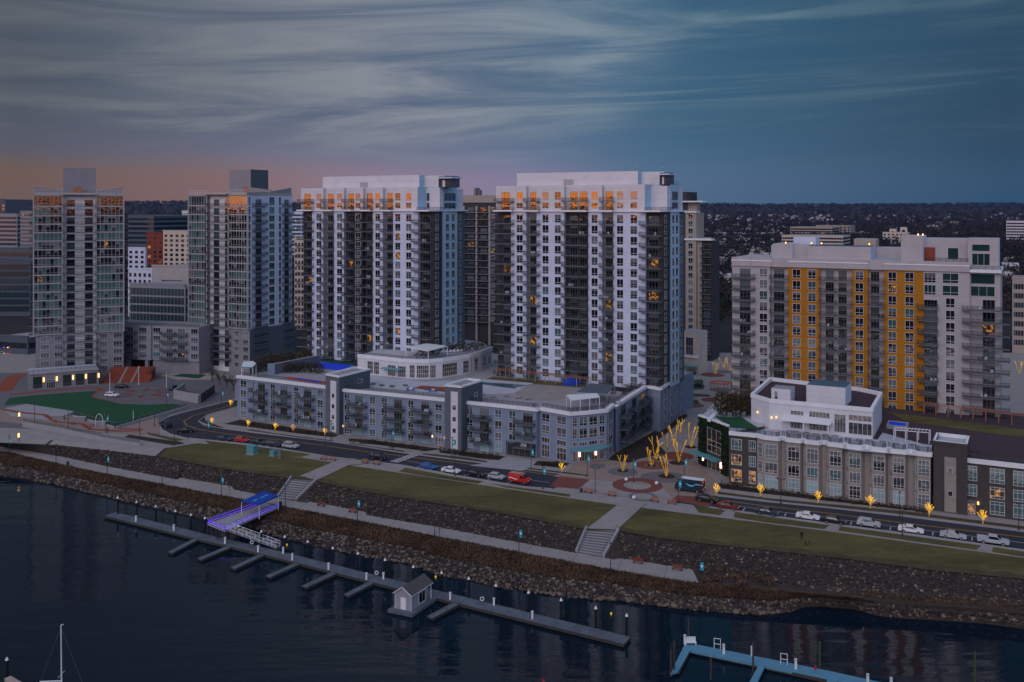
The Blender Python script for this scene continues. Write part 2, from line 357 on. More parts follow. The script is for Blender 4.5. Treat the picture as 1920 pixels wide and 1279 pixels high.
class Bld:
    def __init__(s, name, label, cat, loc, group=None):
        s.root = thing(name, label, cat, loc, group); s.items = {}
    def part(s, name, mb, label=None):
        o = mb.build(name, s.root)
        if label: o['label'] = label
        return o
    def win(s, w, p0, p1, z0, z1, st=(2, (.27,)), g=None, off=0, kind='window', fm='frame_white', px=True):
        a, b = (w.s(p0), w.s(p1)) if px else (p0, p1)
        if g is None: g = R.choices(('g_dark', 'g_blind', 'g_teal', 'g_lit'), (71, 20, 8, .45))[0]
        p = w.p((a+b)/2, off); wd = round(abs(b-a)*10)/10; h = round((z1-z0)*10)/10; bl = R.choice((0, 0, 0, .3, .55)) if (g == 'g_dark' and h < 3.3 and z0 < 70) else 0
        s.items.setdefault(kind, []).append((wd*h/p.y**2, 'w', (wd, h, st, fm, bl), (p.x, p.y, z0), w.ang, g))
    def bal(s, w, p0, p1, z, d=1.6, off=0, px=True, kind='balcony'):
        a, b = (w.s(p0), w.s(p1)) if px else (p0, p1); p = w.p((a+b)/2, off); wd = round((b-a)*10)/10
        s.items.setdefault(kind, []).append((wd/p.y, 'b', (wd, d), (p.x, p.y, z), w.ang, None))
    def done(s):
        L = s.root.location
        for kind, its in s.items.items():
            its.sort(key=lambda t: -t[0])
            for it in its[:99]:
                _, ty, key, loc, ang, g = it; k = (ty,)+key
                if k not in CACHE:
                    a, b = winmb(*key) if ty == 'w' else balmb(*key)
                    CACHE[k] = (a.mesh(kind), b.mesh('pane' if ty == 'w' else 'railing'))
                ma, mb_ = CACHE[k]
                o = bpy.data.objects.new(kind, ma); COL.objects.link(o); o.parent = s.root; o.location = Vector(loc)-L; o.rotation_euler.z = ang
                c = bpy.data.objects.new('pane' if ty == 'w' else 'railing', mb_); COL.objects.link(c); c.parent = o
                if g and g != 'g_dark': c.material_slots[0].link = 'OBJECT'; c.material_slots[0].material = M[g]
            if len(its) > 99:
                mb = MB()
                for it in its[99:]:
                    _, ty, key, loc, ang, g = it; a, b = winmb(*key) if ty == 'w' else balmb(*key)
                    if ty == 'w': b.ms[0] = g
                    ca, sa = math.cos(ang), math.sin(ang)
                    for q_ in (a, b):
                        q_.v = [(loc[0]+x*ca-y*sa, loc[1]+x*sa+y*ca, loc[2]+z) for x, y, z in q_.v]; mb.add(q_)
                tag(mb.build(kind, s.root), kind='stuff')
def front(w, spec, end_off=None):
    """plan points and edge materials of a front with recesses; spec = [(px0, px1, offset, material)]"""
    pts = []; ed = []
    for i, (a, b, o, m) in enumerate(spec):
        pts += [w.P(a, o), w.P(b, o)]; ed += [m, m]
    return pts, ed
# ------------------------------------------------------------------ towers
D2 = V2(.487, .873)                       # the street grid's depth direction
def rail(mb, a, b, z, h=1.05, m='dark_metal', step=1.5, fill=True):
    a, b = Vector((*a[:2], z)), Vector((*b[:2], z)); n = max(1, int((b-a).length/step)); up = Vector((0, 0, 1))
    for i in range(n+1):
        p = a.lerp(b, i/n); mb.tube(p, p+up*h, .05, .05, m, 4)
    mb.tube(a+up*h, b+up*h, .05, .05, m, 4); mb.tube(a+up*.15, b+up*.15, .03, .03, m, 4)
    if fill: mb.face([a+up*.2, b+up*.2, b+up*(h-.06), a+up*(h-.06)], 'rail_glass')
def band(mb, pts, z0, z1, m, out=.4, closed=False):
    """a cornice following plan points (left to right), standing proud by out"""
    n = len(pts)
    for i in range(n if closed else n-1):
        a, b = Vector(pts[i][:2]), Vector(pts[(i+1) % n][:2])
        if (b-a).length < .05: continue
        w = Wall(a, b); mb.wbox(w, -.0, w.L, -.25, out+.002*(i % 3), z0, z1+.003*(i % 2), m)
zs = lambda k: 66.7-3.23*k
def white_tower(name, label, A, B, body, up, wins, bals, doors, corner, side_px, sidecols, ph, head, extra=(), warm=()):
    fw = Wall(A, B); w0 = body[0][0]; cpx = body[-1][1]
    t = Bld(name, label, 'apartment tower', (*fw.P((w0+cpx)/2), 6), 'white and grey apartment towers with penthouses')
    C = fw.P(cpx, body[-1][2]); sw = Wall(C, C+D2*20)
    E = sw.P(side_px); pts, ed = front(fw, body)
    for a, b, m in sidecols:
        o = .35 if m == 'blue_lit_wall' else 0
        pts += [sw.P(a, o), sw.P(b, o)] if a != cpx else [sw.P(b, o)]; ed += [m, m] if a != cpx else [m]
    back = fw.P(w0, body[0][2])+D2*((E-C).length)
    pts.append(back); ed.append('dark_brick'); ed = ed[:len(pts)]
    while len(ed) < len(pts): ed.append('cool_stucco')
    mb = MB(); mb.prism(pts, 6 if A.x < -20 else 17.5, 70.5, 'cool_stucco', edge=ed, top='roof_pale'); t.part('wall', mb)
    u1, e1 = front(fw, up); x1 = up[-1][1]; r = fw.P(x1, 0); bk = (E-C).length
    mb = MB(); mb.prism(u1+[r+D2*7, r+D2*bk, fw.P(w0, 0)+D2*bk], 70.9, 78.75, 'white_stucco', edge=e1[:-1]+['blue_lit_wall']+['white_stucco']*3, top='roof_pale')
    # setback block and the corner bay that rises past the terrace
    a = fw.P(x1, -5); b = fw.P(cpx, -5); mb.prism([a, b, b+D2*(bk-5), a+D2*(bk-5)], 70.9, 78.3, 'white_stucco', top='roof_pale')
    c0, c1 = [c for c in sidecols if c[2] == 'blue_lit_wall'][0][:2]
    mb.prism([sw.P(c0, .3), sw.P(c1, .3), sw.P(c1, -7), sw.P(c0, -7)], 70.9, 78.75, 'blue_lit_wall', top='roof_pale')
    t.part('upper_storeys', mb)
    mb = MB(); band(mb, [fw.P(w0-1, .1), fw.P(x1, .1)], 70.5, 70.92, 'trim_white', .5)
    mb.prism([fw.P(x1, 1.4), fw.P(cpx+1, 1.4), sw.P(side_px, 1.4), sw.P(side_px, -3), fw.P(x1, -3)], 70.5, 70.9, 'trim_white')
    for p0, p1 in bals:
        mb.wbox(fw, fw.s(p0), fw.s(p1), .62, 1.75, 70.48, 71.0, 'trim_white')
    t.part('cornice', mb)
    mb = MB(); rail(mb, fw.P(x1+2, 1.2), fw.P(cpx, 1.2), 70.9); rail(mb, fw.P(cpx, 1.2), sw.P(c0, 1.2), 70.9); t.part('terrace_railing', mb)
    # penthouse
    p0, p1, p2, ptop = ph; mb = MB(); o = -6
    for a, b, z, oo in ((p0, p1, 83.0, -6), (p1+.3, p2, 82.8, -9)):
        A_, B_ = fw.P(a, oo), fw.P(b, oo); mb.prism([A_, B_, B_+D2*9, A_+D2*9], 78.75, z, 'white_stucco', top='roof_pale', edge=['white_stucco', 'blue_lit_wall', 'white_stucco', 'white_stucco'])
    q0 = fw.s(ptop[0]); mb.wbox(fw, q0, q0+3.4, -5.96, -5.9, 79.1, 80.6, 'grey_metal')
    for k in range(4): mb.wbox(fw, q0, q0+3.4, -5.9, -5.84, 79.25+k*.32, 79.4+k*.32, 'frame_white')
    for px in (p0+4, p0+40, p1-5, p2-4):
        p = fw.P(px, -6.5 if px < p1 else -9.5); mb.tube((*p, 83), (*p, 84.1), .06, .06, 'grey_metal', 5); mb.tube((*p, 84.0), (*p, 84.2), .1, .1, 'trim_white', 6)
    t.part('penthouse', mb)
    mb = MB(); A_, B_ = fw.P(head[0], -5.2), fw.P(head[1], -5.2)
    mb.prism([A_, B_, B_+D2*5, A_+D2*5], 78.6, 82.3, 'dark_brick', top='roof_pale', edge=['dark_brick', 'slate_brick', 'dark_brick', 'dark_brick']); wh = Wall(A_, B_); mb.wbox(wh, wh.L*.3, wh.L*.5, .01, .06, 78.8, 81, 'frame_white'); mb.wbox(wh, wh.L*.6, wh.L*.8, .01, .06, 78.8, 81, 'frame_dark')  # right face in bluer brick, sky light put into its colour
    A_, B_ = fw.P(head[0]-1, -4.2), fw.P(head[1]+3, -4.2); mb.prism([A_, B_, B_+D2*7, A_+D2*7], 81.6, 82.0, 'cool_stucco')
    rail(mb, fw.P(head[1], -5), sw.P(c1, .1), 78.75, fill=False); t.part('stair_head', mb)
    rec = {}
    for a, b, o_, m in body: rec[(a, b)] = o_
    def off(px):
        for (a, b), o_ in rec.items():
            if a <= px <= b: return o_
        return 0
    for k in range(16):
        z = zs(k)
        for a, b in wins: t.win(fw, a, b, z+.35, z+2.9, off=off((a+b)/2), g=('g_lit' if (k, a) in warm else None))
        for a, b in doors:
            t.win(fw, a, b, z+.05, z+2.6, (3, (.85,)), off=off((a+b)/2), kind='balcony_door', fm='door_frame', g=('g_lit' if (k, a) in warm else R.choices(('g_dark', 'g_blind', 'g_lit'), (90, 9, 1))[0]))
        for a, b in bals: t.bal(fw, a, b, z, 1.7)
        for a, b, w_ in extra: t.win(sw, a, b, z+.35, z+2.8, (1, (.3,)) if b-a < 5 else (2, (.3,)), off=.35 if w_ else 0)
    for z0, h in ((71.35, 2.1), (74.0, 2.8)):
        for a, b in wins: t.win(fw, a, b, z0+.2, z0+h, (2, (.27,)) if h > 2.5 else (2, ()), g=R.choice(('g_dark', 'g_dark', 'g_blind', 'g_dim') if h > 2.5 else ('g_dark', 'g_dim', 'g_dim', 'g_blind')))
        for a, b in doors[:-1]: t.win(fw, a, b, z0-.3 if h > 2.5 else z0-.3, z0+h, (3, (.8,)), g='g_dark', off=off((a+b)/2) if any(u[0] <= a and u[1] >= b and u[2] < 0 for u in up) else 0, kind='balcony_door', fm='door_frame')
        t.win(sw, c0+3, c1-3, z0, z0+h, (3, ()), g='g_dark', off=.3)
        t.win(fw, head[0]-22, head[0]-16, z0, z0+h, (1, ()), g='g_dark', off=-5)
    for a, b in bals[:-1]:
        for z in (73.75, 71.0): t.bal(fw, a, b, z if z > 72 else 71.02, 1.55)
    t.done(); return fw, sw
P4A, P4B = V2(-2.2, 299), V2(41.4, 276)
fw4, sw4 = white_tower('apartment_tower', 'white and grey high-rise right of centre with orange-lit top floors, tallest face in the row', P4A, P4B,
    [(930, 958, -1.3, 'dark_brick'), (958, 987, 0, 'cool_stucco'), (987, 1006, -1.3, 'grey_stucco'), (1006, 1058, 0, 'cool_stucco'), (1058, 1103, -1.3, 'dark_brick'),
     (1103, 1129, 0, 'cool_stucco'), (1129, 1150, -1.3, 'grey_stucco'), (1150, 1210, 0, 'cool_stucco'), (1210, 1241, -1.3, 'dark_brick')],
    [(930, 987, 0, 'white_stucco'), (987, 1006, -1.3, 'white_stucco'), (1006, 1058, 0, 'white_stucco'), (1058, 1103, -1.3, 'white_stucco'), (1103, 1129, 0, 'white_stucco'), (1129, 1150, -1.3, 'white_stucco'), (1150, 1209, 0, 'white_stucco')],
    [(968.6, 980.6), (1017, 1029), (1040, 1052), (1109, 1121), (1156.5, 1169), (1182, 1195)],
    [(930, 964.5), (985, 1013), (1056, 1103.5), (1126.5, 1151.5), (1201, 1242)],
    [(941, 956), (991, 1005), (1066, 1080), (1084, 1098), (1133, 1146), (1214, 1232)], None, 1283,
    [(1241, 1255, 'slate_brick'), (1255, 1272, 'blue_lit_wall'), (1272, 1283, 'slate_brick')], (953, 1183, 1226, (1042, 1064)), (1226, 1243),
    [(1246, 1250, 0), (1258, 1262, 1), (1265, 1269, 1), (1276, 1279, 0)], warm={(8, 991), (12, 991), (4, 1214), (7, 1214), (13, 1133), (8, 1133)})
P3A, P3B = V2(-74.5, 336.5), V2(-29.9, 311.5)
fw3, sw3 = white_tower('apartment_tower', 'white high-rise left of centre with dark double stripe and blue-lit corner column', P3A, P3B,
    [(564.5, 585, -1.3, 'dark_brick'), (585, 606, 0, 'cool_stucco'), (606, 626, -1.3, 'grey_stucco'), (626, 645, 0, 'cool_stucco'), (645, 664, -1.3, 'dark_brick'),
     (664, 680, 0, 'dark_brick'), (680, 699, -1.3, 'dark_brick'), (699, 718, 0, 'cool_stucco'), (718, 737, -1.3, 'grey_stucco'), (737, 784, 0, 'cool_stucco'), (784, 809, -1.3, 'dark_brick')],
    [(564.5, 606, 0, 'white_stucco'), (606, 626, -1.3, 'white_stucco'), (626, 645, 0, 'white_stucco'), (645, 664, -1.3, 'white_stucco'), (664, 681, 0, 'white_stucco'), (681, 699, -1.3, 'white_stucco'),
     (699, 718, 0, 'white_stucco'), (718, 737, -1.3, 'white_stucco'), (737, 783, 0, 'white_stucco')],
    [(593.4, 603), (632, 642), (666.7, 676), (703.7, 713), (741, 751), (761.5, 771.5)],
    [(562, 589), (605, 627), (645, 664), (680, 700), (717, 737), (775.6, 808)],
    [(571, 583), (611, 624), (649, 662), (684, 696), (722, 734), (789, 803)], None, 872,
    [(809, 828, 'slate_brick'), (828, 856, 'blue_lit_wall'), (856, 872, 'slate_brick')], (584.6, 767, 805, (655, 673)), (806, 831),
    [(816, 822, 0), (834, 840, 1), (845, 851, 1), (861, 866, 0)], warm={(2, 741), (4, 741), (13, 684), (14, 789), (5, 649)})

# --- the two glass-banded towers
def glass_tower(name, label, fw, depth_px, bays, ctr, cdoors, base_w, z_top, core, side=None, n_side=0, leftside=None):
    px0, px1 = bays[0][0], bays[1][1]
    t = Bld(name, label, 'apartment tower', (*fw.P((px0+px1)/2), 6), 'glass banded apartment towers')
    dn = -fw.n; dep = 25.0
    if side: sw = Wall(fw.P(px1, 0), fw.P(px1, 0)+D2*20); dep = sw.s(side); dn = D2
    body, ed = front(fw, [(px0, bays[0][1]+1, 0, 'tower_metal'), (bays[0][1]+1, bays[1][0]-1, -1.5, 'trim_white'), (bays[1][0]-1, px1, 0, 'tower_metal')])
    E = fw.P(px1)+dn*dep; L = fw.P(px0)+dn*dep
    mb = MB(); mb.prism(body+[E, L], 23.6, z_top-1.2, 'tower_metal', edge=ed[:-1]+['cool_stucco' if side else 'tower_metal']+['tower_metal']*2, top='roof_grey'); t.part('wall', mb)  # right side in bluer stucco, its sky-lit tone put into the colour
    mb = MB(); b0, b1 = px0+3, px1+(4 if side else 1)
    bp, be = front(fw, [(b0, bays[0][1]+1, -.4, 'stone_grey'), (bays[0][1]+1, bays[1][0]-1, -1.4, 'trim_white'), (bays[1][0]-1, b1, -.4, 'stone_grey')])
    mb.prism(bp+[fw.P(b1, -.4)+dn*dep, fw.P(b0, -.4)+dn*dep], 6, 23.6, 'stone_grey', edge=be[:-1]+['slate_brick' if side else 'stone_grey']+['stone_grey']*2); t.part('base_storeys', mb)  # slate tone on the right side carries its blue shade
    mb = MB(); pp = [fw.P(px0, .3), fw.P(px1, .3), E, L]
    mb.prism(pp, z_top-1.15, z_top, 'concrete_band', top='roof_grey')
    mb.prism([fw.P(bays[0][1], 1.5), fw.P(bays[1][0], 1.5), fw.P(bays[1][0], -3), fw.P(bays[0][1], -3)], z_top-.75, z_top-.3, 'concrete_band')
    t.part('parapet', mb)
    c0, c1, cz, sb = core[:4]; A_, B_ = fw.P(c0, -sb), fw.P(c1, -sb); mb = MB()
    if side: B2 = fw.P(core[4], -sb); sc = Wall(B2, B2+D2*9); E2 = sc.P(c1); mb.prism([A_, B2, E2, A_+(E2-B2)], z_top, cz, 'concrete_band', edge=['tower_metal', 'slate_brick', 'tower_metal', 'tower_metal'])  # right face darker and bluer, its shade put into the colour
    else: mb.prism([A_, B_, B_+dn*12, A_+dn*12], z_top, cz, 'tower_metal')
    for p in (A_, B_ if not side else B2): mb.tube((*p, cz), (*p, cz+1.6), .07, .05, 'grey_metal', 5)
    if side: mb.tube((*E2, cz), (*E2, cz+1.6), .07, .05, 'grey_metal', 5)
    t.part('plant_tower', mb)
    mb = MB(); rail(mb, fw.P(px0, .1), fw.P(bays[0][1], .1), z_top, m='frame_white', fill=False); rail(mb, fw.P(bays[1][0], .1), fw.P(px1, .1), z_top, m='frame_white', fill=False)
    mb.wbox(fw, fw.s((c0+c1)/2)-2.2, fw.s((c0+c1)/2)+1, -4, -2, z_top, z_top+2.2, 'timber'); t.part('roof_railing', mb)
    # sloping parapet fins
    for a, b, z0, z1 in ((px0+1, c0-1, 2.0, .9), (c1+1, px1-1, .9, 2.1)):
        if side and a < c1: continue
        p, q_ = fw.P(a, -1.2), fw.P(b, -1.2); q2, p2 = fw.P(b, -1.6), fw.P(a, -1.6)
        mb = MB(); mb.prism([p, q_, q2, p2], z_top, [z_top+z0, z_top+z1, z_top+z1, z_top+z0], 'tower_metal'); t.part('parapet_fin', mb)
    if side:
        p, q_ = sw.p(dep-13, -.5), sw.p(dep, -.5); mb = MB(); mb.prism([p, q_, sw.p(dep, -.9), sw.p(dep-13, -.9)], z_top, [z_top+.4, z_top+2.3, z_top+2.3, z_top+.4], 'tower_metal'); t.part('parapet_fin', mb)
    rows = [(z_top-5.0, z_top-1.4), (z_top-8.6, z_top-5.4)]+[(z_top-8.9-3.22*(k+1)+.35, z_top-8.9-3.22*k) for k in range(14)]
    rows = [r for r in rows if r[0] > 23.5]
    mb = MB()
    for z0, z1 in rows:
        for a, b in bays: mb.wbox(fw, fw.s(a)-.15, fw.s(b)+.15, -.02, .14, z0-.42, z0-.06, 'concrete_band')
    for a, b in bays:
        for x in (a-1, b+1): mb.wbox(fw, fw.s(x)-.22, fw.s(x)+.22, -.02, .2, 23.2, z_top-1.2, 'concrete_band')
    t.part('facade_grid', mb)
    for i, (z0, z1) in enumerate(rows):
        for a, b in bays:
            n = 7; base = 'g_dark' if i < 1 else R.choice(('g_dark', 'g_teal', 'g_teal', 'g_dark'))
            e = [a+(b-a)*j/n for j in range(n+1)]
            for j in range(n):
                g = base if R.random() < .62 else R.choice(('g_dark', 'g_teal', 'g_blind', 'g_dark'))
                if R.random() < .004: g = 'g_lit'
                t.win(fw, e[j], e[j+1], z0, z1, (1, (.24,)), off=.01, g=g, fm='concrete_band')
        for a, b in cdoors: t.win(fw, a, b, z0-.2, z0+2.3, (3, (.8,)), off=-1.5, kind='balcony_door', fm='frame_dark')
        t.bal(fw, ctr[0], ctr[1], z0-.2, 1.5, off=-.6)
        if side:
            for a, b, kd in n_side:
                if kd: t.bal(sw, a, b, z0-.2, 1.5); t.win(sw, a+(b-a)*.25, a+(b-a)*.68, z0, z0+2.3, (3, ()), kind='balcony_door', fm='frame_dark')
                else: t.win(sw, a, b, z0, z1-.2, (2 if b-a > 6 else 1, (.25,)), g=R.choice(('g_dark', 'g_teal', 'g_dark')))
        if leftside:
            for p, q_ in leftside: t.bal(fw, p, q_, z0-.2, 2.2, off=-4)
    for k in range(5):
        z = 20.6-3.1*k
        if z < 7: break
        for a, b in base_w: t.win(fw, a, b, z, z+2.3, (3, (.25,)), off=-.38)
        for a, b in cdoors: t.win(fw, a, b, z-.3, z+2.0, (3, (.8,)), off=-1.38, kind='balcony_door', fm='frame_dark')
        if z > 9: t.bal(fw, ctr[0]+1, ctr[1]+4, z-.35, 1.8, off=-.5)
        if side and z > 12:
            for a, b, kd in n_side[1::3]: t.bal(sw, a, b, z-.3, 1.5); t.win(sw, a+4, b-8, z, z+2, (2, ()), kind='balcony_door', fm='frame_dark')
    t.done(); return t
w1 = Wall(V2(-180.4, 350), V2(-151.9, 362.8))
glass_tower('apartment_tower', 'grey glass-banded high-rise at the far left with a square plant tower centred on its roof', w1, None, [(63.8, 116.4), (181, 231)], (117.5, 180), [(125, 140), (159, 174)],
            [(76, 92), (102, 117.5), (187.5, 201), (212.5, 229)], 77.4, (117.6, 180, 87.2, 6), leftside=[(54, 64), (231, 241)])
w2 = Wall(V2(-128.9, 378), V2(-108.9, 368))
glass_tower('apartment_tower', 'grey glass-banded high-rise second from the left with a blue-shaded side and corner plant block', w2, None, [(354.5, 387), (429, 463)], (388, 428), [(396, 406), (417, 427)],
            [(382, 391), (438, 447), (454.5, 464.5)], 77.7, (413, 503, 87.0, 5, 453.6), side=548,
            n_side=[(466, 469.5, 0), (473, 498, 1), (504.6, 514.6, 0), (522.5, 527, 0), (528.5, 547, 1)])
# --- building linking them, over the orange steps
w = Wall(G(186, 693, 6.5), G(372, 700, 6.5)); w = Wall(w.A+V2(0, 1), w.B+V2(0, -1))
t = Bld('apartment_block', 'low grey apartment block linking the two glass towers above the orange steps', 'apartment block', (*w.p(18), 10))
L = w.L; mb = MB(); s1 = w.s(283)
mb.prism([w.p(0), w.p(s1), w.p(s1, -.8), w.p(L, -.8), w.p(L, -16), w.p(0, -16)], 11, 24.6, 'grey_stucco', top='roof_grey')
mb.prism([w.p(s1, -1.3), w.p(L, -1.3), w.p(L, -14), w.p(s1, -14)], 6, 11, 'stone_grey')
for q_ in (.5, s1-3, s1/2): mb.wbox(w, q_, q_+1.4, -1.8, -.4, 6, 11, 'grey_stucco')
mb.wbox(w, 0, s1, -15, -13, 6, 11, 'brick_red'); t.part('wall', mb)
mb = MB(); rail(mb, w.p(0, -.5), w.p(L, -1.2), 24.6); t.part('roof_railing', mb)
for k in range(4):
    z = 21.6-3.25*k
    for a, b in ((187.5, 201), (212, 229), (235, 250), (261, 275)): t.win(w, a, b, z, z+2.4, (3, (.25,)))
    for a, b in ((285, 299), (310, 322), (331, 345), (356, 369)): t.win(w, a, b, z, z+2.4, (3, (.25,)), off=-.8)
    for a, b in ((205, 231), (238, 258), (301, 326), (328, 350)): t.bal(w, a, b, z-.3, 1.5, off=0 if b < 283 else -.8)
t.done()
# --- single-storey pavilion beside the turf
w = Wall(G(54, 732), G(185, 721)); t = Bld('pavilion', 'single-storey grey stone pavilion with wall lanterns behind the green turf', 'pavilion', (*w.p(12), 6))
mb = MB(); mb.prism([w.p(0), w.p(w.L), w.p(w.L, -14), w.p(0, -14)], 6, 11.6, 'stone_grey', top='roof_pale'); t.part('wall', mb)
mb = MB(); band(mb, [w.p(0), w.p(w.L)], 11.6, 12.0, 'concrete_band', .25); rail(mb, w.p(0, -.5), w.p(w.L, -.5), 12.0); t.part('cornice', mb)
for a, b in ((62, 79), (118, 134), (142, 158), (165, 181)): t.win(w, a, b, 6.5, 10.6, (4, (.3, .7)), fm='frame_dark', g='g_dark')
t.win(w, 87, 104, 6.1, 9.2, (4, (.75,)), kind='door')
for px in (82, 106.5, 137, 161, 185):
    mb = MB(); mb.wbox(w, w.s(px)-.28, w.s(px)+.28, 0, .3, 8.6, 10.2, 'glow_warm'); t.part('wall_lantern', mb)
t.done()
# --- block with dark balconies between the two white towers, and the one behind the right white tower
w = Wall(V2((862-960)/F*440, 440), V2((936-960)/F*431.5, 431.5))
t = Bld('apartment_tower', 'dark-balconied cream high-rise seen between the two white towers', 'apartment tower', (*w.p(8), 6))
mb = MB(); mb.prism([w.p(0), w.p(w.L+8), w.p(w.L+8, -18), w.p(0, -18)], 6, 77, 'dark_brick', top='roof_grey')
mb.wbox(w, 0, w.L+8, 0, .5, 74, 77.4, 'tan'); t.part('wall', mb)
mb = MB()
for px in (871, 895, 919): mb.wbox(w, w.s(px)-.4, w.s(px)+.4, 0, 1.0, 6, 72.4, 'concrete_band')
for k in range(17): mb.wbox(w, w.s(871), w.s(919), 1.05, 1.6, 69.2-3.2*k, 69.45-3.2*k, 'concrete_band')
t.part('facade_grid', mb)
mb = MB(); mb.wbox(w, w.s(885), w.s(889), -6, -2, 77, 81, 'grey_metal'); mb.wbox(w, w.s(890), w.s(893), -6, -3, 77, 80, 'grey_metal'); t.part('roof_vent', mb)
for k in range(17):
    z = 69.3-3.2*k
    for a, b in ((873, 893), (897, 917)): t.bal(w, a, b, z, 1.6, off=.02); t.win(w, a+4, b-4, z, z+2.4, (4, (.85,)), kind='balcony_door', fm='door_frame')
    t.win(w, 921, 928, z+.4, z+2.6, (2, (.3,)))
t.done()
w = Wall(V2((1268-960)/F*405, 405), V2((1338-960)/F*397, 397))
t = Bld('apartment_tower', 'tan stepped high-rise half hidden behind the right edge of the white tower', 'apartment tower', (*w.p(8), 6))
mb = MB(); P_ = w.P
def blk(a, b, o, z, m, dpt=14):
    A_, B_ = P_(a, o), P_(b, o); mb.prism([A_, B_, B_+D2*dpt, A_+D2*dpt], 6, z, m, top='roof_grey')
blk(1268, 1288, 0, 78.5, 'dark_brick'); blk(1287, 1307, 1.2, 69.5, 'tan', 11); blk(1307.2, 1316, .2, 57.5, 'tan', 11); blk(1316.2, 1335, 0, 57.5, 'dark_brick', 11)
t.part('wall', mb)
mb = MB(); mb.wbox(w, w.s(1286), w.s(1308), -4, 2, 69.5, 70.1, 'trim_white'); mb.wbox(w, w.s(1284), w.s(1336), -3, 1.8, 57.6, 58.4, 'trim_white'); mb.wbox(w, w.s(1280), w.s(1321), -4, 2.5, 74.0, 74.6, 'trim_white')
mb.wbox(w, w.s(1288), w.s(1306), -5, -1, 70.1, 74, 'tan'); t.part('cornice', mb)
for k in range(19):
    z = 66.5-3.2*k
    if z < 8: break
    t.win(w, 1292, 1301, z+.3, z+2.7, (2, (.3,)), off=1.2)
    if z < 54: t.bal(w, 1315, 1335, z, 1.6, off=.02); t.win(w, 1320, 1332, z, z+2.4, (4, (.85,)), kind='balcony_door', fm='door_frame')
    t.win(w, 1272, 1279, z+.3, z+2.7, (2, (.3,)), off=0)
t.done()
w = Wall(G(1280, 700), G(1308, 703)); t = Bld('annex_building', 'small cream annex with green entrance awning behind the white tower', 'annex', (*w.p(2), 6))
mb = MB(); mb.prism([w.p(-1), w.p(w.L), w.p(w.L, -10), w.p(-1, -10)], 6, 22.5, 'cream', top='roof_grey'); mb.wbox(w, -1, w.L+.3, 0, .4, 12.5, 13.2, 'trim_white'); t.part('wall', mb)
mb = MB(); mb.wbox(w, 1, w.L+.5, .3, 2.5, 9.2, 9.6, 'teal_soft'); t.part('awning', mb)
t.win(w, 1286, 1300, 13.6, 20.5, (3, (.5,))); t.done()

# --- the yellow-panelled block on the right
PYA, PYB = V2(66.5, 269), V2(115.6, 245); w = Wall(PYA, PYB)
t = Bld('apartment_block', 'off-white apartment block with ochre vertical panels at the right', 'apartment block', (*w.P(1600), 6))
pts, ed = front(w, [(1373, 1444, 0, 'offwhite'), (1444, 1477.5, -1.2, 'offwhite'), (1477.5, 1537, 0, 'ochre'), (1537, 1597, -1.2, 'offwhite'), (1597, 1628, 0, 'ochre'), (1628, 1657.5, -1.2, 'offwhite'),
                    (1657.5, 1732, 0, 'ochre'), (1732, 1758, -1.2, 'offwhite'), (1758, 1818, 0, 'offwhite'), (1818, 1876, -1.2, 'offwhite')])
bd = 20
mb = MB(); mb.prism(pts+[w.P(1876, -1.2)+D2*bd, w.P(1373)+D2*bd], 6, 54.8, 'offwhite', edge=ed[:-1]+['offwhite']*3, top='roof_pale'); t.part('wall', mb)
mb = MB(); c = [w.P(1373, .1), w.P(1818, .1), w.P(1818, -bd*.9), w.P(1373, -bd*.9)]
mb.prism([w.P(1732, 0), w.P(1758, 0), w.P(1758, -1.2), w.P(1732, -1.2)], 47.2, 54.8, 'offwhite')
mb.prism([w.P(1372.5, .15), w.P(1818, .15), w.P(1818, -2), w.P(1818, -2)+D2*(bd-3), w.P(1373)+D2*bd], 54.85, 57.3, 'offwhite', top='roof_pale')
for a, b in ((1372.5, 1408), (1408.5, 1447.5), (1478, 1628), (1657, 1818)):
    mb.wbox(w, w.s(a), w.s(b), .16, .42, 54.9, 57.5, 'offwhite'); mb.wbox(w, w.s(a)-.05, w.s(b)+.05, .43, .52, 56.4, 56.7, 'trim_white')
mb.prism([w.P(1818.2, .3), w.P(1878, .3), w.P(1878, .3)+D2*bd, w.P(1818.2, .3)+D2*bd], 54.85, 55.6, 'trim_white')
t.part('cornice', mb)
mb = MB()
for a, b, o, z1, m, dd in ((1443, 1481, -4, 61.3, 'offwhite', 9), (1481.2, 1510, -5.5, 61.0, 'offwhite', 8), (1510.2, 1630, -4, 60.9, 'offwhite', 9), (1688, 1729.5, -3, 64.2, 'offwhite', 9),
                        (1729.7, 1814, -6, 63.4, 'offwhite', 10), (1814.2, 1873, -2.4, 63.6, 'offwhite', 12)):
    A_, B_ = w.P(a, o), w.P(b, o); mb.prism([A_, B_, B_+D2*dd, A_+D2*dd], 57.3 if a < 1814 else 55.6, z1, m, top='roof_blue' if 1505 < a < 1600 else 'roof_pale', edge=['offwhite', 'cool_stucco', m, m])  # right faces take the cooler stucco, side light put into the colour
t.part('penthouse', mb)
mb = MB(); 
for a, b, o, z1, m in ((1469, 1513, -17, 63.0, 'cool_stucco'), (1587, 1631, -19, 62.6, 'tan'), (1422, 1700, -19.5, 60.2, 'offwhite')):
    A_, B_ = w.P(a, o), w.P(b, o); mb.prism([A_, B_, B_+D2*6, A_+D2*6], 54.8, z1, m, top='roof_pale')
t.part('plant_room', mb)
for a, b, z0, z1, n_ in ((1822, 1857, 60.3, 62.2, 1), (1822, 1857, 56.6, 59.8, 3)): t.win(w, a, b, z0, z1, (n_, ()), off=-2.38, g='g_green')
t.win(w, 1776, 1797, 57.8, 61.0, (1, ()), off=-5.98, g='g_green')
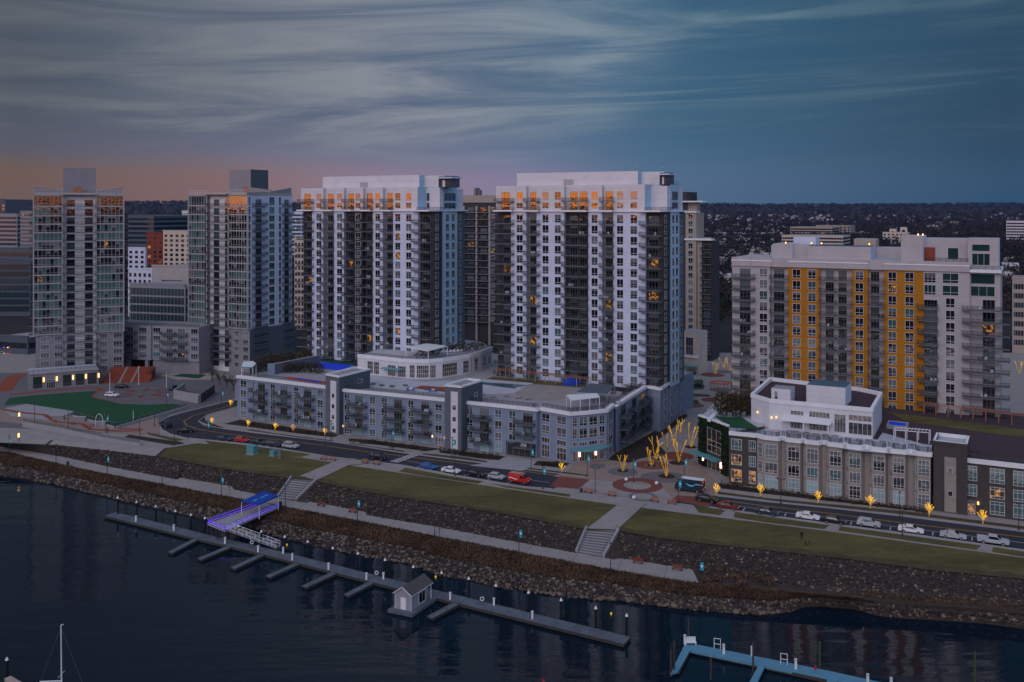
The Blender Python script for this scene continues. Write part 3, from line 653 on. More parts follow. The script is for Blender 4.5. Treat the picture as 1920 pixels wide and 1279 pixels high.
mb = MB(); mb.wbox(w, w.s(1732), w.s(1752), -5.9, -5.6, 57.3, 61, 'brick_red'); t.part('wall_mural', mb)
mb = MB(); rail(mb, w.P(1735, -1), w.P(1815, -1), 57.4); rail(mb, w.P(1820, .1), w.P(1877, .1), 55.6); t.part('terrace_railing', mb)
for px in (1468, 1517, 1536, 1627, 1720, 1729):
    p = w.P(px, -4.6); mb = MB(); mb.tube((*p, 60.9), (*p, 61.5), .12, .12, 'dark_metal', 6); mb.tube((*p, 61.4 if px < 1700 else 64.2), (*p, 61.9 if px < 1700 else 64.7), .17, .17, 'glow_warm', 6); t.part('roof_light', mb)
wy = {'w': [(1424, 1439), (1486, 1501), (1515, 1530), (1603.4, 1619), (1665, 1681), (1697, 1713.5)],
      'd': [(1387, 1407.5, 0), (1449.5, 1469.6, -1.2), (1547, 1562.5, -1.2), (1571, 1587, -1.2), (1632, 1648, -1.2)],
      'b': [(1373, 1416), (1444, 1478), (1537, 1566.4), (1568, 1597), (1628, 1658)]}
for k in range(12):
    z = 51.6-3.23*k
    if z < 15: break
    for a, b in wy['w']: t.win(w, a, b, z+.3, z+2.8, (2, (.3,)), g=R.choices(('g_dark', 'g_blind', 'g_teal', 'g_lit'), (70, 25, 5, .6))[0])
    for a, b, o in wy['d']: t.win(w, a, b, z, z+2.6, (3, (.8,)), off=o, kind='balcony_door', fm='door_frame', g=R.choices(('g_dark', 'g_blind'), (80, 20))[0])
    for a, b in wy['b']: t.bal(w, a, b, z, 1.6)
    if k >= 2:
        t.win(w, 1773, 1790.5, z+.3, z+2.8, (2, (.3,))); t.win(w, 1733, 1757, z, z+2.6, (4, (.8,)), off=-1.2, kind='balcony_door', fm='door_frame')
        t.bal(w, 1720, 1759, z, 1.7); t.bal(w, 1804, 1893, z, 1.9); t.win(w, 1842.5, 1866, z, z+2.6, (3, ()), off=-1.2, kind='balcony_door', fm='door_frame')
    else:
        t.win(w, 1732.5, 1755, z+.2, z+2.9, (3, (.25,)), g='g_dark' if k == 0 else 'g_green'); t.win(w, 1767, 1797.5, z+.2, z+2.9, (2, (.3,)), g='g_green')
        t.win(w, 1820, 1866, z+.2, z+2.9, (1 if k == 0 else 3, ()), off=-1.18, g='g_green')
t.done()
# ------------------------------------------------------------------ mid-rise block around the courtyard deck
RZ = 19.3
g = lambda px, py: G(px, py, RZ)
S1 = [g(445, 702.5), g(612, 722.3)]; S2 = [g(636, 727), g(835, 746)]; S3 = [g(864, 749.5), g(1006, 764)]
E3 = [g(1011, 762), g(1070, 772), g(1084, 771), g(1103, 769.5), g(1122, 767.5), g(1138, 765.5)]
SD = [g(1152, 754), g(1155, 756), g(1212, 721), g(1238, 725.5), g(1284, 695)]
bd = Bld('apartment_block', 'four-storey blue-grey apartment block wrapped round a roof courtyard beside the road', 'apartment block', (-20, 262, 6))
front_pts = S1+S2+S3+E3+SD
backL, backR = S1[0]+D2*50, SD[-1]+D2*9
mb = MB(); mb.prism(front_pts+[backR, backL], 6, 17.6, 'podium_grey', top='concrete_pale'); 
bd.part('wall', mb)
mb = MB()
for pl in (S1, S2, S3+E3, E3[-1:]+SD):
    for a, b in zip(pl[:-1], pl[1:]):
        ww = Wall(a, b); mb.wbox(ww, 0, ww.L, -.45, .12, 17.62, 18.9, 'podium_grey'); mb.wbox(ww, -.1, ww.L+.1, -.6, .45, 18.3, 19.1, 'trim_white')
bd.part('parapet', mb)
mb = MB()
for pl in (S1, S2, S3+E3, E3[-1:]+SD):
    for a, b in zip(pl[:-1], pl[1:]):
        ww = Wall(a, b); rail(mb, ww.p(0, -1.2), ww.p(ww.L, -1.2), 19.1, .9)
bd.part('roof_railing', mb)
WS1, WS2, WS3, WE = Wall(*S1), Wall(*S2), Wall(*S3), Wall(E3[0], E3[1])
rz = [17.9-3.15*k for k in range(4)]
def rows(ww, a, b, st=(2, (.3,)), hh=2.3, n=4, **k):
    for z in rz[:n]: bd.win(ww, a, b, z-hh, z, st, **k)
for a, b in ((451, 462.5), (507, 516), (551, 560), (595, 606)): rows(WS1, a, b)
for a, b in ((474, 477),): rows(WS1, a, b, (1, ()))
for a, b in ((646, 656), (693, 704), (715, 726), (765, 776), (816, 829)): rows(WS2, a, b)
for a, b in ((874, 887), (928, 941), (954, 967.5)): rows(WS3, a, b, n=3)
for a, b in ((874, 887), (928, 941)): bd.win(WS3, a, b, 6.5, 8.9, (2, (.3,)), g='g_pale')
for ww, ds, bs in ((WS1, [(484, 497), (526, 539), (570, 584)], [(474, 502), (516, 546), (561, 591)]), (WS2, [(666, 680), (739, 754), (790, 805)], [(656, 689), (725, 759), (776, 810)]), (WS3, [(900, 917), (981, 999)], [(886, 922), (967, 1004.5)])):
    for (a, b), (c, d) in zip(ds, bs):
        for k, z in enumerate(rz):
            if ww is WS3 and a > 950 and k == 3: continue
            bd.win(ww, a, b, z-2.9, z-.3, (3, (.82,)), kind='balcony_door', fm='door_frame', g='g_pale' if k == 3 else None)
            if k < 3: bd.bal(ww, c, d, z-3.0, 1.9)
for a, b in ((1016, 1031), (1044, 1062)):
    for i, (z0, z1) in enumerate(((15.6, 18), (12.4, 14.8), (10.1, 11.5), (6.3, 9.6))): bd.win(WE, a, b, z0, z1, (2, (.3,)) if i < 2 else (3, (.6,) if i == 3 else ()), g='g_warm' if i > 1 else None)
for i, (a, b) in enumerate(((1073, 1082), (1086, 1101), (1104, 1120), (1123, 1134))):
    ww = Wall(E3[i+1], E3[i+2])
    for j, (z0, z1) in enumerate(((15.4, 18), (12.2, 14.9), (10.2, 11.4), (6.2, 9.0))): bd.win(ww, a, b, z0, z1, (2, (.3,)) if j < 2 else (3, ()), g='g_warm' if j > 2 else None)
wsd = Wall(SD[1], SD[2]); wse = Wall(SD[3], SD[4]); wc = Wall(E3[-1], SD[0])
for z in rz: bd.win(wc, 1141, 1148, z-2.3, z, (2, (.3,)))
for z in rz[:3]:
    for a, b in ((1160, 1176), (1181, 1196), (1199, 1211)): bd.bal(wsd, a, b, z-3.0, 2.2); bd.win(wsd, a+4, b-3, z-2.9, z-.4, (2, ()), kind='balcony_door', fm='frame_dark')
for z in rz:
    for a, b in ((1245, 1249), (1257, 1260), (1267, 1270), (1276, 1279)): bd.win(wse, a, b, z-2.3, z, (1, (.3,)))
mb = MB(); a, b = WS3.s(949), WS3.s(1004)     # drive-through: inside shade laid on as a flat dark panel, with track and ribs
mb.wbox(WS3, a, b, .01, .06, 6.02, 9.7, 'dark_metal'); mb.wbox(WS3, a-.2, b+.2, .07, .3, 9.7, 10.1, 'podium_grey')
for k in range(5): mb.wbox(WS3, a+.3+k*(b-a)/5, a+.45+k*(b-a)/5, .07, .1, 6.05, 9.6, 'grey_metal')
bd.part('garage_dark_panel', mb)
for px, zc in ((1078, 9.6),):
    mb = MB(); c = [E3[1]+V2(-.3, -.3), E3[2]+V2(0, -2.6), E3[3]+V2(.4, -3.4), E3[4]+V2(.8, -2.8), E3[5]+V2(1, -.6)]
    mb.prism(c+[E3[4]+V2(0, .1), E3[3]+V2(0, .1), E3[2]+V2(0, .1)], 9.4, 9.75, 'teal_soft'); bd.part('entrance_canopy', mb)
for px in (1085.5, 1116):
    ww = Wall(E3[2], E3[4]); mb = MB(); mb.wbox(ww, ww.s(px)-.2, ww.s(px)+.2, .2, .5, 7.6, 9.0, 'glow_white'); mb.wbox(ww, ww.s(px)-.3, ww.s(px)+.3, .1, .19, 7.4, 9.2, 'glow_red'); bd.part('wall_lantern', mb)
for ww, px in ((WS2, 643), (WS2, 661), (WS2, 811), (WS2, 835)):
    mb = MB(); mb.wbox(ww, ww.s(px)-.12, ww.s(px)+.12, .0, .25, 8.0, 8.6, 'glow_warm'); bd.part('wall_lantern', mb)
for ww, a, b in ((WS2, 651, 660), (WS2, 820, 832)): bd.win(ww, a, b, 6.05, 8.7, (2, (.8,)), kind='door', off=.02)
bd.done()
for (p0, p1, pb, zt, lab) in ((612, 637.5, 694, 22.6, 'left grey stair tower with a white window stripe on the mid-rise block'), (834.5, 865.5, 905, 23.2, 'right grey stair tower with a white window stripe on the mid-rise block')):
    A_ = G(p0, 808 if p0 < 700 else 841); ww = Wall(A_+V2(0, -1.2), G(p1, 814 if p0 < 700 else 845)+V2(0, -1.2)); t = Bld('stair_tower', lab, 'stair tower', (*ww.p(2), 6), 'stair towers of the mid-rise block')
    sw = Wall(ww.B, ww.B+D2*5); dd = min(sw.s(pb), 16); mb = MB()
    mb.prism([ww.A, ww.B, ww.B+D2*dd, ww.A+D2*dd], 6, zt, 'podium_dark', edge=['podium_dark', 'slate_brick', 'podium_dark', 'podium_dark'], top='roof_grey'); t.part('wall', mb)  # right face's blue shade is put into its brick colour
    mb = MB(); 
    for a, b in ((ww.A, ww.B), (ww.B, ww.B+D2*dd), (ww.B+D2*dd, ww.A+D2*dd), (ww.A+D2*dd, ww.A)):
        w_ = Wall(a, b); mb.wbox(w_, 0, w_.L, -.5, .12, zt, zt+.5, 'trim_white')
    t.part('parapet', mb)
    m0, m1 = ww.L*.38, ww.L*.8; mb = MB(); mb.wbox(ww, m0, m1, .02, .15, 6.5, zt-1.2, 'white_stucco'); t.part('stripe_panel', mb)
    for k in range(4): t.win(ww, (m0+m1)/2-.45, (m0+m1)/2+.45, 16.6-3.1*k+(zt-22.6), 17.7-3.1*k+(zt-22.6), (1, ()), off=.2, px=False, fm='frame_dark', g='g_dark')
    t.win(sw, dd*.6, dd*.75, 19.5, 20.7, (2, ()), px=False, g='g_dark'); t.done()
# --- white curved clubhouse
CZ = 23.5
cp = [G(670.5, 666, CZ), G(700, 669, CZ), G(724, 671.5, CZ), G(752, 674.5, CZ), G(780, 676, CZ), G(805, 676, CZ), G(830, 674, CZ), G(858, 670, CZ), G(880, 666.5, CZ), G(900, 661, CZ), G(923, 652, CZ)]
t = Bld('clubhouse', 'white curved clubhouse with tall arched-plan windows and a furnished roof terrace on the deck', 'clubhouse', (*cp[4], 17.6))
bk = [G(905, 640, CZ), G(860, 634, CZ), G(730, 646, CZ)]
mb = MB(); mb.prism(cp+bk, 17.6, 23.2, 'white_stucco', top='roof_pale'); t.part('wall', mb)
mb = MB(); band(mb, cp, 22.7, 23.9, 'trim_white', .2); t.part('cornice', mb)
mb = MB()
for a, b in zip(cp[:-1], cp[1:]): rail(mb, Wall(a, b).p(0, -.8), Wall(a, b).p((b-a).length, -.8), 23.5, 1.0)
t.part('roof_railing', mb)
for i, a, b, n_, z0, z1 in ((0, 689, 699.5, 3, 18, 22), (1, 701, 711, 3, 18, 22), (2, 727, 742, 4, 18, 21.5), (3, 746, 761, 4, 18, 21.5), (3, 768, 778, 3, 18, 22), (4, 781, 804, 6, 18, 22), (5, 806, 817, 3, 18, 22), (6, 829, 857, 7, 18, 22), (7, 868, 879, 3, 18, 22), (8, 882, 884, 1, 18, 22), (8, 889, 896, 2, 18, 22), (9, 904, 911, 2, 18.5, 21.8), (9, 915, 920, 2, 18.5, 21)):
    ww = Wall(cp[i], cp[i+1]); t.win(ww, a, b, z0, z1, (n_, (.35, .68)), g='g_warm', fm='frame_white')
ww = Wall(cp[2], cp[3]); mb = MB(); mb.wbox(ww, -.8, ww.L+.8, .02, 2.0, 20.3, 20.6, 'teal_soft'); t.part('canopy', mb)
t.done()
tr = thing('shade_pergola', 'white flat pergola over the loungers on the clubhouse roof', 'pergola', (*G(800, 652, 25), 23.4))
mb = MB(); c = [G(762, 651, 26.3), G(803, 658, 26.3), G(839, 649, 26.3), G(800, 644, 26.3)]; mb.prism(c, 26.1, 26.35, 'white_metal'); mb.build('roof', tr)
for p in c: m2 = MB(); m2.tube((*(p*.995), 23.4), (*(p*.995), 26.1), .12, .12, 'white_metal', 6); m2.build('post', tr)
def lounger(p, z, rz, label, grp, m='white_metal'):
    t = thing('sun_lounger', label, 'lounger', (*p, z), grp, rz)
    a = MB(); a.box(-.9, .35, -.3, .3, .25, .38, m); a.build('seat', t, False)
    a = MB(); a.hexa([(.35, -.3, .28), (1.0, -.3, .75), (1.0, .3, .75), (.35, .3, .28), (.35, -.3, .38), (.95, -.3, .85), (.95, .3, .85), (.35, .3, .38)], m); a.build('backrest', t, False)
    for x in (-.8, .3):
        for y in (-.26, .26): a = MB(); a.box(x-.04, x+.04, y-.04, y+.04, 0, .25, m); a.build('leg', t, False)
for i in range(5): lounger(G(780+i*10, 667-i*.6, 23.4), 23.4, .9, 'dark sun lounger under the white roof pergola', 'dark loungers on the clubhouse roof', 'bark')
for i in range(6): lounger(G(828+i*7, 662-i*.5, 23.4), 23.4, .9, 'white sun lounger in the row beside the clubhouse hedge', 'white loungers on the clubhouse roof')
# things on the deck
def sheet(name, pts, z, m, kind='structure'):
    mb = MB(); mb.face([(*p, z) for p in pts], m); o = mb.build(name); 
    return tag(o, kind=kind)
def gz(z, *p): return [G(a, b, z) for a, b in p]
DZ = 17.62
sheet('deck_paving', gz(DZ, (640, 722), (700, 700), (790, 716), (900, 712), (960, 720), (1040, 735), (840, 742)), DZ, 'roof_pale')
sheet('deck_paving', gz(DZ, (965, 736), (1005, 716), (1110, 722), (1045, 752), (985, 750)), DZ+.004, 'concrete')
sheet('deck_lawn', gz(DZ, (925, 706), (1110, 722), (1090, 727), (905, 713)), DZ+.012, 'lawn')
sheet('deck_lawn', gz(DZ, (600, 668), (680, 676), (676, 688), (585, 676)), DZ+.004, 'green_court')
o = sheet('sports_court', gz(DZ, (582, 682), (600, 679), (663, 684.5), (640, 695), (590, 690)), DZ+.008, 'court_blue')
sheet('sports_court', gz(DZ, (530, 708), (545, 706.5), (612, 716), (612, 721.5), (570, 716)), DZ+.03, 'orange_paint')
sheet('sports_court', gz(DZ, (548, 709.5), (560, 709), (605, 716), (600, 718.6)), DZ+.04, 'court_blue')
pz = MB(); pq = gz(DZ, (905, 712), (1000, 720), (975, 728), (902, 722)); pz.prism(pq, DZ, DZ+.25, 'roof_pale'); pz.build('pool_surround')['kind'] = 'structure'
sheet('pool_water', gz(DZ+.25, (903, 716.5), (990, 722), (965, 727), (903, 720.5)), DZ+.26, 'pool_teal')
sheet('deck_planting', gz(DZ, (775, 728), (790, 723), (860, 728), (842, 736)), DZ+.02, 'brick_red')
sheet('deck_planting', gz(DZ, (1105, 720), (1190, 728), (1180, 736), (1120, 730)), DZ+.02, 'mulch')
def pergola(label, a, b, dv, z, h, m, n, grp=None, name='pergola', roofm=None):
    t = thing(name, label, 'pergola', (*a, z), grp); a, b = Vector(a), Vector(b); u = (b-a).normalized()
    mb = MB(); L = (b-a).length; k = int(L/.7)
    for i in range(k+1):
        p = a+u*(L*i/k); mb.tube((*(p-dv*.15), z+h), (*(p+dv*1.15), z+h), .07, .07, roofm or m, 4)
    for q_ in (a, a+dv): mb.tube((*q_, z+h-.12), (*(q_+u*L), z+h-.12), .1, .1, roofm or m, 4)
    mb.build('roof', t)
    for i in range(n+1):
        for q_ in (a, a+dv): p = q_+u*(L*i/n); m2 = MB(); m2.tube((*p, z), (*p, z+h-.1), .1, .1, m, 5); m2.build('post', t)
    return t
pergola('long red timber pergola on the courtyard lawn in front of the white tower', G(930, 708, DZ), G(1101, 727, DZ), D2*2.5, DZ, 2.7, 'timber_pale', 9, roofm='timber')
pergola('long red timber pergola behind the brown roof terrace at the right edge', G(1732, 776, DZ), G(1922, 800, DZ), D2*2.5, DZ, 2.7, 'timber', 8)
t = thing('patio_shelter', 'white slatted curved shelter over chairs near the rounded roof corner', 'shelter', (*G(1095, 762, DZ), DZ))
mb = MB(); c = gz(21.2, (1070, 751), (1124, 745), (1118, 738), (1062, 741)); mb.prism(c, 21.1, 21.3, 'white_metal')
for i in range(12): a = c[0].lerp(c[1], i/11); b = c[3].lerp(c[2], i/11); mb.tube((*a, 21.36), (*b, 21.36), .06, .06, 'trim_white', 4)
mb.build('roof', t)
for p in (c[0], c[0].lerp(c[1], .33), c[0].lerp(c[1], .66), c[1], c[2], c[3]): m2 = MB(); m2.tube((*p, DZ), (*p, 21.1), .1, .1, 'white_metal', 6); m2.build('post', t)
t = thing('patio_shelter', 'grey-blue flat roofed shelter behind the white slatted shelter', 'shelter', (*G(1120, 742, DZ), DZ))
mb = MB(); c = gz(21.0, (1082, 734), (1138, 737), (1152, 724), (1108, 719)); mb.prism(c, 20.8, 21.05, 'roof_blue', top='slate_brick'); mb.build('roof', t)
for p in c: m2 = MB(); m2.tube((*(p*.997), DZ), (*(p*.997), 20.8), .1, .1, 'tan', 6); m2.build('post', t)
t = thing('patio_shelter', 'rounded pale canopy shelter on the left end of the mid-rise roof', 'shelter', (*G(462, 700, DZ), DZ))
mb = MB(); c = gz(21.8, (453, 688), (474, 688), (480, 681), (474, 677), (456, 678)); mb.prism(c, 21.4, 21.8, 'teal_soft', top='white_metal'); mb.build('roof', t)
for p in (c[0], c[1], c[2], c[4]): m2 = MB(); m2.tube((*p, DZ), (*p, 21.4), .12, .12, 'white_metal', 6); m2.build('post', t)
t = thing('covered_mound', 'blue tarpaulin heaped over furniture under the red pergola', 'tarpaulin', (*G(1072, 722, DZ), DZ))
mb = MB(); c0 = G(1071, 722, DZ)
ico = []
for i in range(10):
    for j in range(5):
        a = 2*math.pi*i/10; b = math.pi/2*j/4; rr = 2.6*(1+.12*R.uniform(-1, 1)); ico.append((c0.x+rr*math.cos(a)*math.cos(b)*1.1, c0.y+1.2*math.sin(a)*math.cos(b), DZ+2.4*math.sin(b)**.8*(1+.1*R.uniform(-1, 1))))
for i in range(10):
    for j in range(4): mb.face([ico[i*5+j], ico[((i+1) % 10)*5+j], ico[((i+1) % 10)*5+j+1], ico[i*5+j+1]], 'blue_cloth')
tag(t, None); mb.build('cover', t)
# court wall and garden walls
w_ = Wall(G(507, 702, DZ), G(518, 703, DZ)); A_, B_ = G(515, 702, DZ), G(600, 685, DZ)
mb = MB(); ww = Wall(A_, B_); mb.wbox(ww, 0, ww.L, -.5, 0, DZ, 20.9, 'podium_dark'); mb.wbox(ww, 0, ww.L, -.6, .1, 20.9, 21.15, 'concrete_pale'); mb.box(A_.x-2.2, A_.x+.1, A_.y-.4, A_.y+.3, DZ, 21.1, 'podium_grey')
o = mb.build('court_wall'); tag(o, 'dark wall with pale coping beside the blue sports court', 'wall')
def foliage(mb, c, rx, ry, rz_, n, sz, m, seed=0, m2=None):
    r = np.random.default_rng(seed+int(abs(c[0])*7+abs(c[1])*3))
    d = r.normal(size=(n, 3)); d /= np.linalg.norm(d, axis=1)[:, None]; rad = r.uniform(.35, 1, n)**.5
    lump = 1+.28*np.sin(d[:, 0]*5+seed)*np.cos(d[:, 2]*4+seed*2)
    p = d*rad[:, None]*lump[:, None]*np.array([rx, ry, rz_])+np.array(c)
    for q_ in p:
        a = r.normal(size=3); a /= np.linalg.norm(a); b = np.cross(a, r.normal(size=3)); b /= np.linalg.norm(b)+1e-6; s_ = sz*r.uniform(.5, 1.3)
        mb.face([q_-a*s_, q_+b*s_*.5, q_+a*s_, q_-b*s_*.5], m2 if (m2 and r.random() < .4) else m)
def bush(px, py, z, wd, h, label, grp, m='leaf', name='bush', n=260, sz=.28):
    p = G(px, py, z); t = thing(name, label, 'bush', (*p, z), grp)
    mb = MB(); foliage(mb, (p.x, p.y, z+h*.55), wd/2, wd/2.4, h*.5, n, sz, m, len(COL.objects) % 97, 'straw_b'); mb.build('foliage', t)
    m2 = MB()
    for k in range(4): a = k*1.6; m2.tube((p.x, p.y, z), (p.x+wd*.25*math.cos(a), p.y+wd*.2*math.sin(a), z+h*.6), .07, .03, 'bark', 5)
    m2.build('stem', t)
for px, py, wd, h in ((488, 696, 6, 5), (504, 694, 6, 5.5), (520, 690, 6, 5), (538, 686, 6, 5), (556, 684, 5, 4.6), (572, 681, 5, 4.5)): bush(px, py, DZ, wd, h, 'tall olive bamboo clump behind the dark court wall', 'bamboo clumps behind the court wall', 'bamboo', 'bamboo', 420, .35)
for px, py in ((545, 699), (558, 698), (571, 698), (584, 699), (597, 700)): bush(px, py, DZ, 4.5, 3.2, 'dark evergreen bush in front of the blue sports court', 'evergreen bushes by the court', 'leaf', 'bush', 300, .3)
for px, py in ((845, 658), (860, 659), (875, 658), (890, 655), (905, 651)): bush(px, py, 23.3, 4.2, 2.6, 'olive hedge bush along the clubhouse roof edge', 'hedge bushes on the clubhouse roof', 'bamboo', 'bush', 260, .28)
for i in range(22): bush(608+i*4.6, 668.5+i*.35, DZ, 1.3, 1.0, 'small dark shrub in the bed at the foot of the left white tower', 'shrubs under the left white tower', n=50, sz=.2)
for i in range(20): bush(1107+i*4.6, 716+i*.7, DZ, 1.4, 1.2, 'small dark shrub in the bed at the foot of the right white tower', 'shrubs under the right white tower', n=50, sz=.2)
def table_set(px, py, z, label, grp, m='frame_white'):
    p = G(px, py, z); t = thing('picnic_table', label, 'table', (*p, z), grp, -.45); t.scale = (.75,)*3
    a = MB(); a.box(-.9, .9, -.4, .4, .7, .78, m); a.build('tabletop', t, False)
    for y in (-.85, .85): a = MB(); a.box(-.9, .9, y-.15, y+.15, .4, .46, m); a.build('seat', t, False)
    for x in (-.6, .6): a = MB(); a.hexa([(x-.05, -.8, 0), (x+.05, -.8, 0), (x+.05, .8, 0), (x-.05, .8, 0), (x-.05, -.3, .7), (x+.05, -.3, .7), (x+.05, .3, .7), (x-.05, .3, .7)], m); a.build('leg', t, False)
for px, py in ((700, 721), (716, 724), (735, 726), (760, 724), (690, 727), (800, 731)): table_set(px, py, DZ, 'grey picnic table on the pale deck before the clubhouse', 'picnic tables before the clubhouse', 'grey_metal')
for px, py in ((905, 741), (925, 746), (950, 744), (972, 747), (990, 749)): table_set(px, py, DZ, 'timber table on the deck beside the pool', 'timber tables beside the pool', 'timber_pale')
for px, py in ((1150, 738), (1165, 731), (1170, 739)): table_set(px, py, DZ, 'dark table on the roof corner past the shelters', 'tables on the roof corner', 'dark_metal')
for px, py in ((770, 733), (812, 735)):
    p = G(px, py, DZ); t = thing('round_table', 'round table ringed by four blue chairs at the deck railing', 'table', (*p, DZ), 'round tables with blue chairs'); a = MB(); a.tube((0, 0, .7), (0, 0, .76), .6, .6, 'white_metal', 12); a.tube((0, 0, 0), (0, 0, .7), .06, .06, 'grey_metal', 6); a.build('tabletop', t, False)
    for k in range(4):
        c = thing('patio_chair', 'blue patio chair drawn up to a round deck table', 'chair', (p.x+1.1*math.cos(k*1.57+.7), p.y+1.1*math.sin(k*1.57+.7), DZ), 'blue patio chairs', k*1.57+.7)
        a = MB(); a.box(-.25, .25, -.25, .25, .38, .46, 'car_blue'); a.build('seat', c, False); a = MB(); a.box(.2, .27, -.25, .25, .46, .95, 'car_blue'); a.build('backrest', c, False)
        for x in (-.2, .2):
            for y in (-.2, .2): a = MB(); a.box(x-.02, x+.02, y-.02, y+.02, 0, .38, 'dark_metal'); a.build('leg', c, False)

# ------------------------------------------------------------------ brown brick block at the right with its terrace and penthouse
BZ = 18.4
A_, B_ = G(1420, 915.5), G(1746, 957); w = Wall(A_, B_); w = Wall(w.p(0, -1.3), w.p(w.L, -1.3))
t = Bld('apartment_block', 'low beige and brown brick block with zigzag window bays along the road at the right', 'apartment block', (*w.p(20), 6))
bays = [(1419, 1434, 1461, 1466), (1470, 1477, 1502, 1506), (1508, 1512, 1537, 1542), (1548, 1555, 1580, 1584), (1587, 1591, 1616, 1622), (1630, 1636, 1661, 1665), (1669, 1673, 1698, 1703), (1712, 1719, 1745, 1746)]
pts = []
for a, b, c, d in bays: pts += [w.P(a), w.P(b, 1.3), w.P(c, 1.3), w.P(d)]
L0_, L1_ = w.P(1368, .3), w.P(1418, .3); mb = MB()
mb.prism([L0_, L1_]+pts+[w.P(1746, -10), w.P(1368, -10)], 6, 17.6, 'beige_brick', edge=['brown_brick']*2+['beige_brick']*(len(pts)+2), top='roof_pale'); t.part('wall', mb)
mb = MB(); cpts = [L0_, L1_]+pts
for i, (a, b) in enumerate(zip(cpts[:-1], cpts[1:])):
    ww = Wall(a, b); mb.wbox(ww, -.05, ww.L+.05, -.3, .35+.002*(i % 4), 17.62, 18.5+.003*(i % 5), 'trim_white')
t.part('cornice', mb)
mb = MB()
for a, b in zip(cpts[:-1], cpts[1:]): ww = Wall(a, b); rail(mb, ww.p(0, -.6), ww.p(ww.L, -.6), 18.5, .95)
t.part('roof_railing', mb)
for i, (a, b, c, d) in enumerate(bays):
    s1_ = Wall(w.P(a), w.P(b, 1.3)); s2_ = Wall(w.P(c, 1.3), w.P(d)) if d-c > 3 else None
    for j, (z0, z1) in enumerate(((13.3, 16.7), (9.9, 12.4), (6.5, 9.3))):
        gg = ('g_pale' if j == 2 and i not in (4, 7) else R.choice(('g_teal', 'g_dark', 'g_dark', 'g_blind')))
        t.win(w, b+2, c-1.5, z0, z1, (3, (.22, .7)) if j != 1 else (3, (.25,)), off=1.32, g=gg)
        t.win(s1_, .5, s1_.L-.4, z0, z1, (1, (.25, .7)), px=False, off=.02, g=gg)
        if i % 2 and s2_ and d-c > 4.5:
            m2 = MB(); m2.wbox(w, w.s((d+3)), w.s(d+6), .0, .2, z0+.4, z0+1.1, 'dark_metal'); t.part('air_vent', m2)
wl = Wall(L0_, L1_)
for a, b in ((1371, 1391), (1404.5, 1422-1)):
    for j, (z0, z1) in enumerate(((14.2, 16.8), (10.6, 13.1), (6.6, 9.6))): t.win(wl, a, b if b < 1418 else 1417, z0, z1, (3, (.3,)), g='g_lit' if (j > 0 and (a < 1400 or j == 2)) else 'g_teal', off=.02)
t.done()
# entrance wing behind the ivy
IV = [G(1311, 779.5, BZ), G(1366.5, 799.5, BZ)]; wi = Wall(*IV)
t = Bld('entrance_wing', 'ivy covered entrance wing with tall windows and a teal awning at the plaza corner', 'building wing', (*wi.p(3), 6))
mb = MB(); gback = [w.P(1368.3, .2), G(1427, 806, BZ), G(1400, 785, BZ), G(1342, 779, BZ)]
mb.prism([wi.p(0), wi.p(wi.L)]+gback[:1]+[w.P(1420, -9), G(1400, 772, BZ), G(1345, 760, BZ)], 6, 18.3, 'brown_brick', top='roof_pale'); t.part('wall', mb)
mb = MB(); r = np.random.default_rng(3)
for k in range(5200):
    s_ = r.uniform(0, wi.L); z = r.uniform(6.2, 18.3)
    if wi.L*.28 < s_ < wi.L*.78 and (z < 16.6): continue
    p = wi.p(s_, r.uniform(.02, .4)); a = r.normal(size=3)*.19; b = r.normal(size=3)*.16; q_ = np.array([p.x, p.y, z]); mb.face([q_-a, q_+b, q_+a, q_-b], 'ivy')
ww = Wall(wi.B, wi.B+D2*.1)
t.part('ivy', mb)
t.win(wi, wi.L*.3, wi.L*.76, 10.4, 16.4, (3, (.3, .5)), px=False, g='g_warm', off=.12); t.win(wi, wi.L*.3, wi.L*.74, 6.1, 9.0, (3, (.75,)), px=False, kind='door', g='g_warm', off=.12)
mb = MB(); mb.wbox(wi, -.5, wi.L*.82, .2, 2.8, 9.3, 9.55, 'teal_soft'); t.part('awning', mb)
mb = MB(); band(mb, [wi.p(0), wi.p(wi.L)], 18.3, 18.75, 'trim_white', .3); t.part('cornice', mb)
for s_ in (.2, .8): mb = MB(); mb.wbox(wi, wi.L*s_-.2, wi.L*s_+.2, .42, .7, 7.6, 9.0, 'glow_white'); mb.wbox(wi, wi.L*s_-.3, wi.L*s_+.3, .3, .41, 7.4, 9.15, 'glow_red'); t.part('wall_lantern', mb)
t.done()
sheet('roof_turf', gz(18.45, (1340, 780), (1392, 783.5), (1428, 806), (1369, 801)), 18.45, 'turf')
mb = MB(); mb.prism(gz(20, (1326, 777), (1356, 747), (1360, 752), (1332, 779)), 18.3, 18.9, 'white_metal')
for i in range(9):
    a = G(1326, 776, 19).lerp(G(1357, 749, 19), i/8); mb.tube((*a, 18.9), (*a, 20), .06, .06, 'white_metal', 4)
a, b = G(1326, 776, 19), G(1357, 749, 19); mb.tube((*a, 20), (*b, 20), .08, .08, 'white_metal', 4)
tag(mb.build('terrace_railing'), 'white sloping rail along the bamboo edge of the ivy wing roof', 'railing')
for px, py in ((1350, 779), (1362, 781), (1374, 782), (1388, 783), (1400, 780)): bush(px, py, 18.3, 4, 6.2, 'tall olive bamboo at the back of the turf roof', 'bamboo on the turf roof', 'bamboo', 'bamboo', 620, .3)
